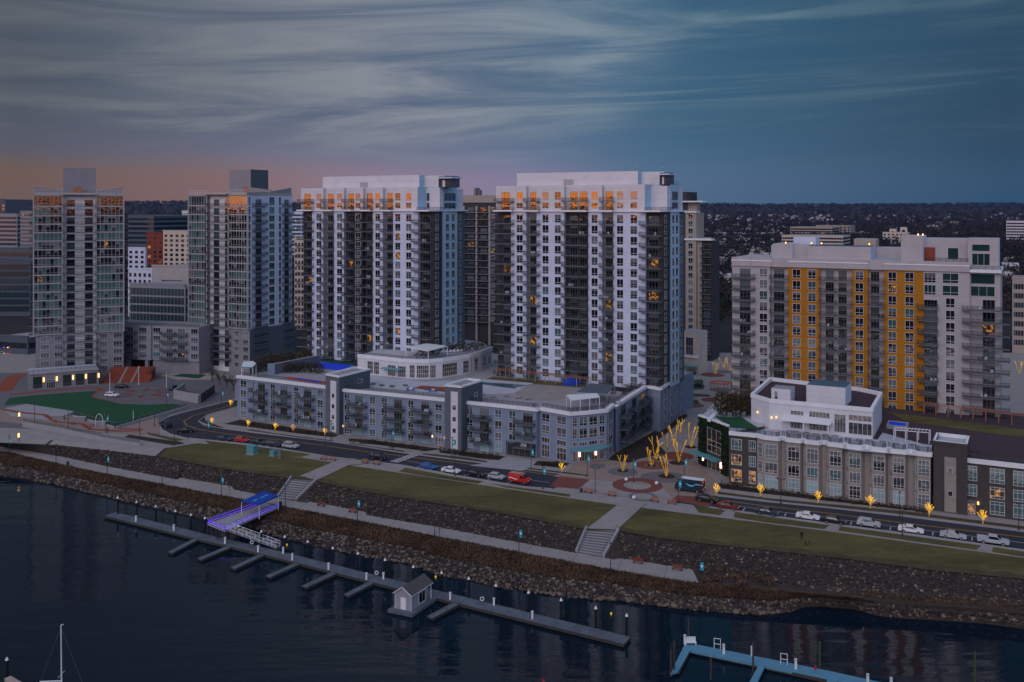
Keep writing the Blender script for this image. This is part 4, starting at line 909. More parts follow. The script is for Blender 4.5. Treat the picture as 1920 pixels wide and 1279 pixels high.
# penthouse
pz_ = 24.8
pp = [G(1408.5, 739, pz_), G(1442, 749, pz_), G(1636, 766.5, pz_), G(1653.5, 736, pz_), G(1610, 727, pz_), G(1444, 708, pz_)]
t = Bld('penthouse', 'white rooftop lounge building with maroon gravel roof and two plant boxes', 'building', (*pp[1], BZ))
mb = MB(); mb.prism(pp, 17.5, 24.0, 'white_stucco', top='roof_maroon'); t.part('wall', mb)
mb = MB(); n = len(pp)
for i in range(n):
    ww = Wall(pp[i], pp[(i+1) % n]); mb.wbox(ww, 0, ww.L, -.6, .18+.002*i, 24.0, 24.9+.003*i, 'trim_white')
t.part('parapet', mb)
wp = Wall(pp[1], pp[2])
def pbox(a, b, dep, z0, z1, o, top, label, nm):
    A_, B_ = wp.P(a, o), wp.P(b, o); mb = MB(); mb.prism([A_, B_, B_+D2*dep, A_+D2*dep], z0, z1, 'cool_stucco', edge=['white_stucco', 'cool_stucco', 'white_stucco', 'white_stucco'], top=top); t.part(nm, mb)  # cooler copy of the stucco paints the blue light on the right face
pbox(1443, 1479, 5, 24.0, 27.2, -2.2, 'roof_grey', '', 'stair_head'); pbox(1508, 1582, 8.5, 24.0, 28.6, -3.2, 'roof_blue', '', 'plant_box')
t.win(wp, 1449, 1455, 24.6, 26.6, (1, ()), off=-2.18, g='g_dark')
for a, b, z0, z1, n_ in ((1482, 1507, 21.6, 22.7, 4), (1517, 1556, 21.5, 22.9, 6), (1564, 1586, 18.5, 22.8, 4), (1591, 1635, 21.6, 23.0, 5), (1591, 1635, 18.4, 21.2, 5), (1517, 1556, 18.4, 20.4, 6), (1482, 1507, 18.4, 20.4, 4)): t.win(wp, a, b, z0, z1, (n_, ()), g='g_warm')
mb = MB(); mb.wbox(wp, wp.s(1466), wp.s(1560), .1, 3.2, 20.6, 20.8, 'white_metal')
for px in (1468, 1510, 1556): mb.tube((*wp.P(px, 3), 18.4), (*wp.P(px, 3), 20.6), .15, .15, 'white_metal', 6)
t.part('awning', mb)
wq = Wall(pp[0], pp[1])
for px, z in ((1422, 20.6), (1447, 20.2), (1456, 20.4)): mb = MB(); p = wp.P(px, .3) if px > 1441 else wq.P(px, .3); mb.tube((*p, z), (*p, z+.5), .14, .14, 'glow_warm', 6); t.part('wall_light', mb)
t.done()
# brick tower and the wing beyond it
A_ = G(1744.5, 953); ww = Wall(A_+V2(0, -1.5), G(1807, 962)+V2(0, -1.5)); t = Bld('stair_tower', 'dark brick stair tower with a beige stripe at the right end of the zigzag bays', 'stair tower', (*ww.p(3), 6))
mb = MB(); mb.prism([ww.A, ww.B, ww.B+D2*8, ww.A+D2*8], 6, 20.6, 'brown_brick', top='roof_pale'); t.part('wall', mb)
mb = MB(); c = [ww.A, ww.B, ww.B+D2*8, ww.A+D2*8]
for i in range(4): w_ = Wall(c[i], c[(i+1) % 4]); mb.wbox(w_, 0, w_.L, -.45, .12, 20.6, 21.2, 'brown_brick' if i != 2 else 'trim_white'); mb.wbox(w_, .02, w_.L-.02, -.4, .08, 21.22, 21.3, 'trim_white')
t.part('parapet', mb)
mb = MB(); mb.wbox(ww, ww.L*.33, ww.L*.68, .02, .2, 6.2, 18, 'beige_brick'); t.part('stripe_panel', mb)
for z in (9.6, 14.6): t.win(ww, ww.L*.43, ww.L*.58, z, z+1.2, (1, ()), px=False, off=.22, g='g_dark')
t.done()
A_, B_ = G(1807, 962), G(1925, 978); ww = Wall(A_, B_+(B_-A_).normalized()*8); t = Bld('apartment_block', 'dark brown brick wing with orange-lit entrance doors at the right edge', 'apartment block', (*ww.p(5), 6))
mb = MB(); mb.prism([ww.A, ww.B, ww.B+D2*9, ww.A+D2*9], 6, 17, 'brown_brick', top='roof_maroon'); t.part('wall', mb)
mb = MB(); mb.wbox(ww, 0, ww.L, -.5, .35, 17, 17.9, 'trim_white'); rail(mb, ww.p(0, -.9), ww.p(ww.L, -.9), 17.9, .9); t.part('cornice', mb)
for a, b in ((1810, 1832), (1856, 1884), (1900, 1925)):
    for z0, z1 in ((13.2, 16.4), (9.9, 12.4), (6.5, 9.4)):
        if a == 1810 and z0 < 7: continue
        t.win(ww, a, b, z0, z1, (3, (.25, .75)), g='g_lit' if (a == 1856 and 8 < z0 < 11) else 'g_teal')
t.win(ww, 1814, 1829, 6.05, 8.5, (4, (.85,)), kind='door', g='g_lit'); mb = MB(); mb.wbox(ww, ww.s(1812), ww.s(1831), .02, 1.2, 8.9, 9.1, 'grey_metal'); t.part('awning', mb)
for px in (1808.5, 1834): mb = MB(); p = ww.P(px, .3); mb.tube((*p, 8.3), (*p, 8.9), .2, .2, 'glow_warm', 8); t.part('wall_lantern', mb)
t.done()
# deck behind
RD = 17.5; u = Wall(B_, A_)
mb = MB(); dk_ = [w.P(1560, -10), w.P(1746, -10), ww.p(0, -9.2), ww.B+D2*9.2, ww.B+D2*60, w.P(1400, -40)]; mb.prism([w.P(1430, -10.3)]+dk_[1:4]+[V2(185, 225), V2(120, 250), V2(62, 268)], 6, 17.42, 'brown_brick', top='roof_maroon')
o = mb.build('garage_podium'); tag(o, 'maroon paved garage podium between the ochre panelled block and the street wings', 'podium')
sheet('terrace_paving', gz(18.42, (1430, 806), (1442, 803), (1642, 822), (1655, 805), (1745, 830), (1744, 850), (1600, 838)), 17.62, 'roof_pale')
sheet('deck_lawn', gz(RD, (1665, 772), (1925, 806), (1925, 822), (1700, 790)), 17.47, 'lawn')
t = thing('hot_tub', 'white hot tub with blue water on the maroon deck', 'hot tub', (*G(1682, 798, RD), RD)); mb = MB(); c = gz(18.3, (1662, 797), (1701, 801), (1704, 792), (1666, 788)); mb.prism(c, 17.45, 18.3, 'concrete_pale'); mb.build('basin', t)
mb = MB(); c = gz(18.3, (1666, 796), (1697, 799), (1700, 794), (1668, 790)); mb.face([(*p, 18.32) for p in c], 'court_blue'); mb.build('water', t)
pergola('white slatted pergola beside the dark brick stair tower', G(1676, 826, 17.6), G(1742, 832, 17.6), D2*3, 17.6, 2.6, 'white_metal', 3)
for px, py in ((1480, 812), (1492, 813), (1512, 815), (1530, 818), (1548, 819), (1566, 821), (1590, 826), (1610, 828), (1630, 829), (1655, 832), (1680, 836), (1712, 838)): table_set(px, py, 18.3, 'small terrace table on the roof edge above the zigzag bays', 'terrace tables above the zigzag bays', 'grey_metal')
# ------------------------------------------------------------------ shore, water, lawns, roads
def prof(pts, z):
    w = sorted([tuple(G(a, b, z)) for a, b in pts]); xs = [p[0] for p in w]; ys = [p[1] for p in w]
    sl0 = -.42; sl1 = (ys[-1]-ys[-3])/(xs[-1]-xs[-3]) if z > 0 else -.3
    def f(x):
        x = np.asarray(x, float); y = np.interp(x, xs, ys)
        y = np.where(x < xs[0], ys[0]+(x-xs[0])*sl0, y); return np.where(x > xs[-1], ys[-1]+(x-xs[-1])*max(sl1, -.5), y)
    return f
f0 = prof([(0, 892), (62, 900), (120, 912), (185, 927), (260, 946), (325, 960), (382, 972), (460, 984), (522, 1008), (577, 1020), (622, 1030), (672, 1040), (722, 1050), (773, 1058), (827, 1080), (880, 1088), (934, 1101), (1038, 1116), (1108, 1123), (1180, 1128),
           (1268, 1140), (1330, 1146), (1393, 1150), (1440, 1152), (1480, 1147), (1508, 1136), (1540, 1135), (1600, 1140), (1640, 1152), (1690, 1158), (1765, 1162), (1840, 1167), (1920, 1178)], 0)
f2 = prof([(0, 846), (25, 850), (105, 869), (200, 889), (304, 908), (412, 929), (520, 948), (670, 976), (815, 1005), (973, 1035), (1145, 1068), (1240, 1084), (1294, 1092), (1400, 1102), (1500, 1112), (1700, 1130), (1920, 1146)], 2.6)
f3 = prof([(0, 838), (58, 846), (120, 857), (200, 874), (332, 899), (338, 895.5), (435, 911.5), (439, 918), (522, 935), (572, 943), (580, 940), (685, 959.5), (689, 966), (815, 987), (973, 1017), (1083, 1037), (1128, 1045), (1156, 1050.5), (1162, 1046), (1304, 1068.5), (1309, 1073), (1400, 1086), (1500, 1098), (1700, 1116), (1920, 1132)], 2.6)
f4 = prof([(0, 830), (108, 834), (200, 844), (300, 856), (400, 875), (480, 887), (545, 897), (592, 901), (660, 916), (735, 930), (841, 946), (953, 964), (1102, 992), (1157, 994), (1255, 1010), (1342, 1020), (1455, 1032), (1590, 1047), (1740, 1067), (1920, 1084)], 5.6)
f5 = prof([(0, 818), (300, 842), (370, 831), (462, 841), (650, 872), (840, 900), (1000, 924), (1156, 947), (1202, 952), (1560, 997), (1920, 1046)], 6.0)
X = np.arange(-420, 420, 1.0)
def lay(name, rws, m, dz=0., kind='structure', Xs=None, jit=0.):
    """a strip of terrain between successive profile lines; rws = [(f, z)]"""
    Xs = X if Xs is None else Xs; mb = MB(); nr = len(rws); i_ = mb.mi(m)
    for f, z in rws:
        ys = f(Xs)
        for x, y in zip(Xs, ys): mb.v.append((x, y, z+dz+(NR.uniform(-jit, jit) if jit else 0)))
    n = len(Xs)
    for r in range(nr-1):
        for k in range(n-1): a = r*n+k; mb.f.append((a, a+1, a+n+1, a+n)); mb.m.append(i_)
    o = mb.build(name); return tag(o, kind=kind)
f1 = lambda x: f0(x)+(f2(x)-f0(x))*.38
lay('riverbed', [(lambda x: f0(x)-9, -4), (lambda x: f0(x)-.5, -.5), (f1, 1.55), (f2, 2.45), (lambda x: f3(x)-.05, 2.5), (f4, 5.45), (lambda x: np.maximum(f5(x), f4(x)+.5), 5.9)], 'earth')
PE = G(1306, 1072, 2.6).x
lay('walkway', [(f3, 2.6), (f4, 5.6), (f5, 6.0)], 'concrete', .008, Xs=np.arange(-240, G(84, 848, 4).x, 1.5))
lay('walkway', [(lambda x: f4(x)-.2, 5.6), (f5, 6.0)], 'concrete', .008, Xs=np.arange(G(84, 848, 4).x, G(298, 852, 5.9).x+.5, 1.5))
lay('promenade', [(f2, 2.6), (f3, 2.6)], 'concrete', .02, Xs=np.append(np.arange(-240, PE-1, 1), PE-.6))
lay('lawn', [(lambda x: f4(x)-.3, 5.6), (lambda x: np.maximum(f5(x), f4(x)+.3), 6.0)], 'lawn', .01, Xs=np.arange(G(300, 852, 5.9).x, 300, 2))
fr_ = lambda a, b, c: (lambda x: f4(x)+a+b*np.sin(x*.37)+c*np.sin(x*1.13+1)+c*np.sin(x*.11))
lay('lawn_edge', [(lambda x: f4(x)-.5, 5.6), (fr_(1.5, .35, .4), 5.72)], 'lawn_dry', .035, Xs=np.arange(G(310, 852, 5.9).x, 300, .7))
for i, px in enumerate(range(60, 1290, 42)):     # expansion joints across the path
    x = G(px, 848+(px/1300)*225, 2.6).x; a = V2(x, float(f2(x))+.1); b = V2(x+1.6, float(f3(x+1.6))-.1)
    mb = MB(); ww = Wall(a, b); mb.wbox(ww, 0, ww.L, -.06, .06, 2.61, 2.63, 'paver_grey'); 
    if i % 2 == 0: o = mb.build('path_joint'); o['kind'] = 'structure'
# inland ground: one sheet to the horizon
mb = MB(); xs = [-6500, -3500, -1500, -600]+list(np.arange(-400, 420, 10.))+[600, 1500, 3500, 6500]
ysr = [None, 500, 800, 1100, 1500, 2000, 2600, 3300, 4200, 5200, 6500, 7600]
def hz(y, x):
    t = min(1, max(0, (y-800)/4400)); b = 6+62*t**1.25+(10 if y > 6000 else 0)
    left = min(1, max(0, (-x/max(y, 1)-.1)/.25))
    return b+(left*(y-3500)/9000*45 if y > 3500 else 0)+(3.0*math.sin(x*.0021)+2.*math.sin(x*.0057+1)+1.3*math.sin(x*.013))*(y/8000 if y > 1500 else 0)
xs2 = list(np.linspace(-6000, 6000, 160))
allx = sorted(set(round(v, 1) for v in xs+xs2)); rowsv = []
for y in ysr:
    row = []
    for x in allx:
        xc = max(-418, min(418, x)); yy = float(max(f5(xc), f4(xc)+.4)) if y is None else y
        z = 5.96 if y is None or y < 900 else hz(y, x); mb.v.append((x, yy, z)); row.append(len(mb.v)-1)
    rowsv.append(row)
gi, wi_ = mb.mi('concrete'), mb.mi('woods')
for r in range(len(rowsv)-1):
    for k in range(len(allx)-1):
        mb.f.append((rowsv[r][k], rowsv[r][k+1], rowsv[r+1][k+1], rowsv[r+1][k])); mb.m.append(wi_)
struct('ground', mb)
sheet('pavement', [V2(-330, 420), V2(-330, 330)]+[V2(x, float(max(f5(x), f4(x)+.4))) for x in np.arange(-300, 301, 4.)]+[V2(300, 420)], 5.975, 'concrete')
# unseen shore ring, added to block sky glow from the lower panes
mb = MB(); r = np.random.default_rng(5); n = 140
for i in range(n+1):
    a = math.pi-.7+(math.pi+1.4)*i/n; rr = 470+40*math.sin(i*.7); h = 70.2+.6*math.sin(i*1.9)+.4*math.sin(i*.31); x, y = rr*math.cos(a)*1., rr*math.sin(a)
    mb.v += [(x*.94, y*.94, -1), (x, y, h), (x*1.4, y*1.4, h-3)]
k = mb.mi('blocker_dark')
for i in range(n):
    for j in (0, 1): a = i*3+j; mb.f.append((a, a+3, a+4, a+1)); mb.m.append(k)
struct('blocker_shore', mb)
# water
wmt = mat('water', (.003, .011, .021), .02, 0); t_ = wmt.node_tree; b_ = t_.nodes['Principled BSDF']; b_.inputs['IOR'].default_value = 1.33; b_.inputs['Specular IOR Level'].default_value = .27
g_ = t_.nodes.new('ShaderNodeNewGeometry'); L = t_.links.new; prev = None
for sc, rot, stx, dist in ((.12, .35, (.35, 1.6, 1), .10), (.6, -.1, (.5, 1.4, 1), .018), (.03, .5, (.4, 2.2, 1), .22)):
    mp = t_.nodes.new('ShaderNodeMapping'); mp.inputs['Rotation'].default_value = (0, 0, rot); mp.inputs['Scale'].default_value = stx; L(g_.outputs['Position'], mp.inputs[0])
    n_ = t_.nodes.new('ShaderNodeTexNoise'); n_.inputs['Scale'].default_value = sc; n_.inputs['Detail'].default_value = 3; L(mp.outputs[0], n_.inputs[0])
    bb = t_.nodes.new('ShaderNodeBump'); bb.inputs['Strength'].default_value = 1; bb.inputs['Distance'].default_value = dist; L(n_.outputs[0], bb.inputs['Height'])
    if prev: L(prev, bb.inputs['Normal'])
    prev = bb.outputs[0]
L(prev, b_.inputs['Normal'])
mb = MB(); ys = [-9000, -2600, -900, -200, 0, 80, 140]
mb.face([(-3000, -1500, 0), (3000, -1500, 0), (3000, 140, 0), (-3000, 140, 0)], 'water')
xw = np.arange(-420, 421, 4.); base = len(mb.v)
for x in xw: mb.v += [(x, 140, 0), (x, max(141, float(f0(np.clip(x, -419, 419)))+3), 0)]
for i in range(len(xw)-1): a = base+2*i; mb.f.append((a, a+2, a+3, a+1)); mb.m.append(0)
mb.face([(-3000, 140, 0), (-420, 140, 0), (-420, 420, 0), (-3000, 420, 0)], 'water'); mb.face([(420, 140, 0), (3000, 140, 0), (3000, 420, 0), (420, 420, 0)], 'water')
struct('water', mb)
# road
near = [(299, 797), (303, 806), (318, 814), (345, 821), (400, 826.5), (465, 824), (520, 841), (620, 857), (690, 865), (756, 873), (850, 891), (980, 913), (1035, 917)]
far = [(1098, 894), (1000, 882), (900, 868), (760, 850), (627, 829), (480, 812), (420, 804), (382, 797), (373, 790), (390, 777), (420, 769), (452, 760)]
outer = [(447, 750), (425, 754), (380, 765), (340, 775), (320, 781), (303, 789)]
RDZ = 6.0
near[5] = (465, 833)
sheet('road', gz(6, *near, *far, *outer), 5.99, 'asphalt')
nr2 = [(1236, 938), (1330, 951), (1440, 967), (1560, 983), (1700, 1001), (1898, 1029), (2100, 1058)]
fr2 = [(2100, 1022), (1920, 997), (1700, 969), (1560, 953), (1440, 941), (1345, 930), (1300, 925)]
sheet('road', gz(6, *nr2, *fr2), 5.99, 'asphalt')
def ribbon(name, pts, wd, z, m, kind='structure', off=0, mbx=None, h=None):
    P_ = [G(a, b, 6) for a, b in pts]; mb = mbx or MB()
    N = []
    for i in range(len(P_)):
        d = (P_[min(i+1, len(P_)-1)]-P_[max(i-1, 0)]).normalized(); N.append(V2(-d.y, d.x))
    for i in range(len(P_)-1):
        a, b = P_[i]+N[i]*off, P_[i+1]+N[i+1]*off; c, d = b+N[i+1]*wd, a+N[i]*wd
        if h: mb.hexa([(*a, 5.9), (*b, 5.9), (*c, 5.9), (*d, 5.9), (*a, z+h), (*b, z+h), (*c, z+h), (*d, z+h)], m)
        else: mb.face([(*a, z), (*b, z), (*c, z), (*d, z)], m)
    if mbx is None: return tag(mb.build(name), kind=kind)
for pts in (near, far, outer[::-1], nr2[1:], fr2[:-1]): ribbon('kerb', pts, .22, 6, 'concrete_pale', h=.13)
mid = [(1070, 889), (1000, 878.5+7), (900, 872), (695, 848.5), (545, 826), (480, 820), (425, 811), (375, 804), (352, 798), (346, 790), (362, 780), (410, 767), (440, 760)]
mid = [(1085, 896), (1000, 885.5), (900, 872.5), (695, 847.5), (545, 826), (480, 820), (425, 813), (375, 805), (352, 798), (346, 790), (362, 780), (410, 767), (440, 758)]
for o_ in (0, .3): ribbon('lane_line', mid, .13, 5.998, 'paint_yellow', off=o_)
mid2 = [(1358, 939), (1440, 950), (1560, 963.5), (1700, 982), (1920, 1008), (2100, 1030)]
for o_ in (0, .3): ribbon('lane_line', mid2, .13, 5.998, 'paint_yellow', off=o_)
ribbon('lane_line', [(756, 863), (850, 879), (980, 898), (1030, 905)], .12, 5.998, 'paint_white')
ribbon('lane_line', [(1380, 948), (1440, 957), (1560, 972), (1700, 990), (1920, 1018), (2050, 1035)], .12, 5.998, 'paint_white')
for px, py in ((780, 877), (822, 886), (868, 893), (912, 901), (950, 907), (1392, 958), (1470, 968), (1540, 977), (1594, 984), (1668, 994), (1748, 1004), (1822, 1014)):
    a = G(px, py); d = V2(.9, -.44); n_ = V2(.44, .9); mb = MB(); mb.face([(*a, 5.999), (*(a+d*.14), 5.999), (*(a+d*.14+n_*2.3), 5.999), (*(a+n_*2.3), 5.999)], 'paint_white'); tag(mb.build('parking_line'), kind='structure')
for base in ((733, 855), (1078, 903)):
    for k in range(8 if base[0] < 800 else 0):
        a = G(base[0]+k*5, base[1]+9-k*1.7); d = V2(.9, -.44); mb = MB(); ww = Wall(a, a+d*2.6); mb.wbox(ww, 0, 2.6, 0, .45, 5.99, 5.999, 'paint_white'); tag(mb.build('crosswalk_stripe'), kind='structure')
# verges, beds and walks
def poly(name, z, m, *p): return sheet(name, gz(6, *p), z, m)
for pts in ([(1003, 916), (1120, 931), (1096, 925), (1036, 919)],): pass
V = [('verge', 'lawn', [(760, 877), (850, 894), (906, 903), (896, 907), (800, 893), (748, 884)]), ('verge', 'lawn', [(922, 907), (1070, 927), (1068, 932), (1048, 929), (948, 914)]),
     ('verge', 'lawn', [(1300, 947), (1330, 952), (1360, 957), (1350, 966), (1310, 961)]), ('verge', 'lawn', [(1378, 960), (1440, 969), (1555, 985), (1545, 992), (1440, 980), (1376, 970)]),
     ('verge', 'lawn', [(1575, 987), (1700, 1004), (1840, 1023), (1830, 1031), (1700, 1013), (1572, 995)]), ('verge', 'lawn', [(1862, 1026), (1990, 1045), (1980, 1053), (1860, 1035)]),
     ('verge', 'lawn', [(384, 826), (470, 836), (550, 847), (583, 852), (565, 857), (470, 845), (392, 833)]), ('verge', 'lawn', [(275, 810), (300, 816), (345, 824), (330, 828), (278, 815)]),
     ('verge', 'lawn_dry', [(458, 806), (560, 820), (628, 829), (622, 826), (520, 813), (470, 805)]), ('verge', 'lawn_dry', [(652, 832), (720, 842), (760, 848), (755, 844.5), (700, 838), (657, 831)]),
     ('verge', 'lawn_dry', [(790, 852), (905, 866), (915, 867), (910, 864), (870, 857), (795, 850)]), ('verge', 'lawn_dry', [(988, 880), (1100, 893), (1104, 891), (1060, 885), (990, 877)]),
     ('verge', 'lawn_dry', [(1345, 926), (1440, 938), (1700, 965), (1920, 992), (2000, 1002), (2000, 997), (1700, 959), (1440, 934), (1348, 922)]),
     ('planting_bed', 'mulch', [(420, 795), (450, 787), (612, 811), (640, 814), (625, 820), (560, 813), (440, 797)]), ('planting_bed', 'mulch', [(650, 823), (690, 824), (800, 838), (828, 842), (800, 846), (700, 833)]),
     ('planting_bed', 'mulch', [(822, 845), (866, 846), (948, 856), (935, 863), (900, 860), (826, 849)]), ('planting_bed', 'mulch', [(1008, 864), (1062, 868), (1068, 869), (1056, 878), (1000, 872)]),
     ('planting_bed', 'mulch', [(1345, 906), (1420, 916), (1560, 934), (1745, 958), (1746, 961), (1560, 940), (1420, 924), (1352, 916)]),
     ('planting_bed', 'mulch', [(1140, 862), (1150, 852), (1285, 775), (1290, 780), (1230, 828), (1250, 850), (1200, 860), (1180, 868)]),
     ('planting_bed', 'mulch', [(233, 820), (242, 815), (340, 829), (346, 832), (325, 835)]),
     ('planting_bed', 'mulch', [(372, 788), (382, 779), (386, 790), (420, 802), (405, 803)])]
for i, (n_, m_, p_) in enumerate(V): poly(n_, 6.012+.0003*i, m_, *p_)
# diagonal walks down to the stairs
def walk(pts, m='concrete'):
    mb = MB(); mb.face([(*G(a, b, z), z+.13) for a, b, z in pts], m); tag(mb.build('walkway'), kind='structure')
walk([(562, 893.5, 5.6), (594, 901, 5.6), (654, 873, 6), (700, 868, 6), (660, 860, 6), (600, 861, 6), (622, 868, 6)])
walk([(1120, 977, 5.7), (1100, 992, 5.6), (1157, 994.5, 5.6), (1203, 952, 6), (1210, 944, 6), (1152, 942, 6), (1157, 948, 6)])
poly('walkway', 6.006, 'concrete_pale', (880, 873), (905, 869), (949, 856), (1004, 863), (1000, 876), (978, 883))
# --- brick plaza at the road crossing
poly('plaza_paving', 6.0005, 'paver_tan', (1038, 893), (1062, 884), (1076, 868), (1138, 862), (1200, 852), (1285, 850), (1312, 872), (1345, 905), (1350, 925), (1236, 938), (1105, 925), (1095, 902))
poly('brick_crossing', 6.004, 'paver_red', (1030, 912), (1050, 893), (1106, 899), (1086, 917))
poly('brick_crossing', 6.004, 'paver_red', (1262, 938), (1268, 929), (1340, 933), (1330, 951))
poly('plaza_paving', 6.003, 'concrete', (1086, 917), (1106, 899), (1240, 912), (1262, 938), (1240, 941))
def disc(name, px, py, rx, m, z, inner=None, ring=None, asp=1.):
    c = G(px, py); r_ = rx*c.y/F; mb = MB(); n = 40
    P_ = [(c.x+r_*math.cos(2*math.pi*i/n), c.y+r_*asp*math.sin(2*math.pi*i/n), z) for i in range(n)]
    if inner is None: mb.face(P_, m)
    else:
        Q = [(c.x+r_*inner*math.cos(2*math.pi*i/n), c.y+r_*asp*inner*math.sin(2*math.pi*i/n), z) for i in range(n)]
        a0, a1 = ring or (0, n)
        for i in range(a0, a1): mb.face([P_[i % n], P_[(i+1) % n], Q[(i+1) % n], Q[i % n]], m)
    return tag(mb.build(name), kind='structure')
disc('paving_ring', 1120, 874, 16, 'paver_grey', 6.009); disc('paving_ring', 1120, 874, 18, 'concrete', 6.008, .93)
disc('paving_ring', 1168, 885, 28, 'paver_grey', 6.010); disc('paving_ring', 1195+50, 895, 44, 'paver_grey', 6.011, asp=.8)
disc('paving_ring', 1222, 872, 32, 'paver_red', 6.0105, asp=.9); disc('paving_ring', 1270, 855, 30, 'paver_red', 6.0095); disc('paving_ring', 1240, 856, 26, 'paver_grey', 6.009)
disc('paving_ring', 1195, 910, 47, 'paver_red', 6.014, .55); disc('paving_ring', 1205, 931, 27, 'paver_grey', 6.013, .72)
for px, py, r_ in ((1168, 883, 12), (1222, 873, 10), (1250, 893, 16), (1271, 868, 16), (1295, 838, 11), (1232, 861, 10)): disc('tree_pit', px, py, r_, 'mulch', 6.03); disc('tree_pit_edge', px, py, r_+1.3, 'concrete' if r_ < 16 else 'timber', 6.028, .88)
# --- ring plaza between the towers
poly('plaza_paving', 6.0005, 'concrete', (1283, 775), (1284, 690), (1400, 690), (1400, 760), (1340, 790), (1290, 800))
disc('paving_ring', 1336, 703, 22, 'paver_red', 6.006); disc('paving_ring', 1352, 731, 22, 'paver_grey', 6.007); disc('paving_ring', 1352, 731, 24, 'concrete_pale', 6.006, .92)
disc('paving_ring', 1336, 750, 22, 'paver_red', 6.007); disc('paving_ring', 1336, 750, 25, 'concrete_pale', 6.006, .9); disc('paving_ring', 1300, 760, 20, 'paver_red', 6.005)
disc('paving_ring', 1358, 697, 16, 'paver_grey', 6.005)
for i, p_ in enumerate(([(1285, 737), (1330, 740), (1332, 744), (1285, 744)], [(1285, 748), (1308, 750), (1312, 757), (1285, 757)], [(1284, 712), (1318, 712), (1320, 730), (1284, 732)])): poly('planting_bed', 6.0125+i*.001, 'lawn_dry', *p_)
# --- left: turf, star circle, orange steps
poly('plaza_paving', 6.0022, 'paver_grey', (-120, 700), (300, 697), (440, 712), (440, 748), (318, 778), (297, 800), (300, 815), (-40, 800), (-160, 740))
poly('turf', 6.01, 'turf', (18, 746), (55, 742), (120, 737), (179, 733), (181, 741), (193, 749), (225, 757), (275, 759), (322, 757), (345, 760), (217, 799.5), (131, 777), (139, 771), (50, 757), (7, 760))
poly('plaza_paving', 6.005, 'concrete_pale', (50, 757.5), (139, 771.5), (100, 788), (20, 780), (5, 766))
disc('paving_ring', 264, 737, 82, 'paver_grey', 6.016, asp=.82); disc('paving_ring', 264, 737, 86, 'brick_red', 6.014, .93, asp=.82)
c = G(270, 737); mb = MB()
for k in range(8):
    a = k*math.pi/4+.2; l = 14.5 if k % 2 else 11.; p0 = (c.x+l*math.cos(a), c.y+l*.9*math.sin(a), 6.021)
    p1 = (c.x+4.6*math.cos(a+.36), c.y+4.6*math.sin(a+.36), 6.021); p2 = (c.x+4.6*math.cos(a-.3), c.y+4.6*math.sin(a-.3), 6.021); mb.face([p0, p1, p2], 'paver_red')
tag(mb.build('paving_star'), kind='structure')
ribbon('brick_path', [(0, 768), (30, 774), (80, 779), (100, 792), (150, 796), (165, 806), (225, 810), (262, 809), (270, 804), (225, 803)], 1.6, 6.02, 'brick_red')
ribbon('brick_path', [(20, 741), (100, 733), (180, 728), (184, 734)], 2.4, 6.02, 'brick_red'); ribbon('brick_path', [(22, 733), (38, 709), (53, 702)], 5.5, 6.019, 'brick_red')
poly('plaza_paving', 6.0035, 'paver_tan', (0, 768), (60, 775), (130, 780), (217, 803), (290, 770), (300, 800), (300, 812), (270, 816), (200, 812), (0, 790))
poly('sports_court', 6.006, 'tan', (300, 703), (345, 696), (395, 699), (395, 712), (330, 712)); poly('sports_court', 6.012, 'green_court', (322, 705), (345, 700), (388, 703), (372, 710))
# amphitheatre of orange steps under the link block
A_, B_ = G(187, 719), G(281, 717); ww = Wall(A_, B_); mb = MB()
for k in range(9): mb.wbox(ww, -.2 if k < 2 else .8, ww.L-k*.12, -1.3*(k+1), -1.3*k, 6, 6.25+.48*k, 'brick_red')
mb.wbox(ww, ww.L*.38, ww.L*.42, -12.0, .1, 6.0, 6.5, 'concrete'); 
tag(mb.build('amphitheatre_steps'), kind='structure')
mb = MB()
for s_ in (.36, .6):
    for k in range(9): mb.wbox(ww, ww.L*s_, ww.L*s_+.7, -1.3*(k+1)+.005, -1.3*k+.06, 6, 6.32+.48*k, 'concrete')
tag(mb.build('step_border'), kind='structure')
# ramp and retaining wall at far left
rw = [(42, 806), (120, 818), (190, 832), (262, 841)]; P_ = [G(a, b, 5.2) for a, b in rw]
for a, b, h0, h1 in zip(P_[:-1], P_[1:], (2.5, 2.2, 1.9), (2.2, 1.9, 1.4)):
    w_ = Wall(a, b); p = [w_.p(0, 0), w_.p(w_.L, 0), w_.p(w_.L, -.35), w_.p(0, -.35)]
    mb = MB(); mb.prism(p, 4.0, [5.2+h0, 5.2+h1, 5.2+h1, 5.2+h0], 'concrete_pale'); rail(mb, w_.p(0, -.2), w_.p(w_.L, -.2), 5.2+h1, 1.1, 'grey_metal', 1.2)
    tag(mb.build('retaining_wall'), 'pale concrete ramp wall section with steel rail, %s' % {0: 'tallest, beside the broad steps', 1: 'middle of the three', 2: 'lowest, nearest the lawn'}[int(h0 < 1.6)+int(h0 < 1.2)], 'retaining wall', 'ramp wall sections')
mb = MB()
A_, B_ = G(-20, 828, 5), G(38, 822, 5); w_ = Wall(A_, B_)
for k in range(9): mb.wbox(w_, 0, w_.L, -1.4*(k+1), -1.4*k, 2.6, 3.2+.35*k, 'paver_grey' if k % 2 else 'concrete')
tag(mb.build('broad_steps'), kind='structure')
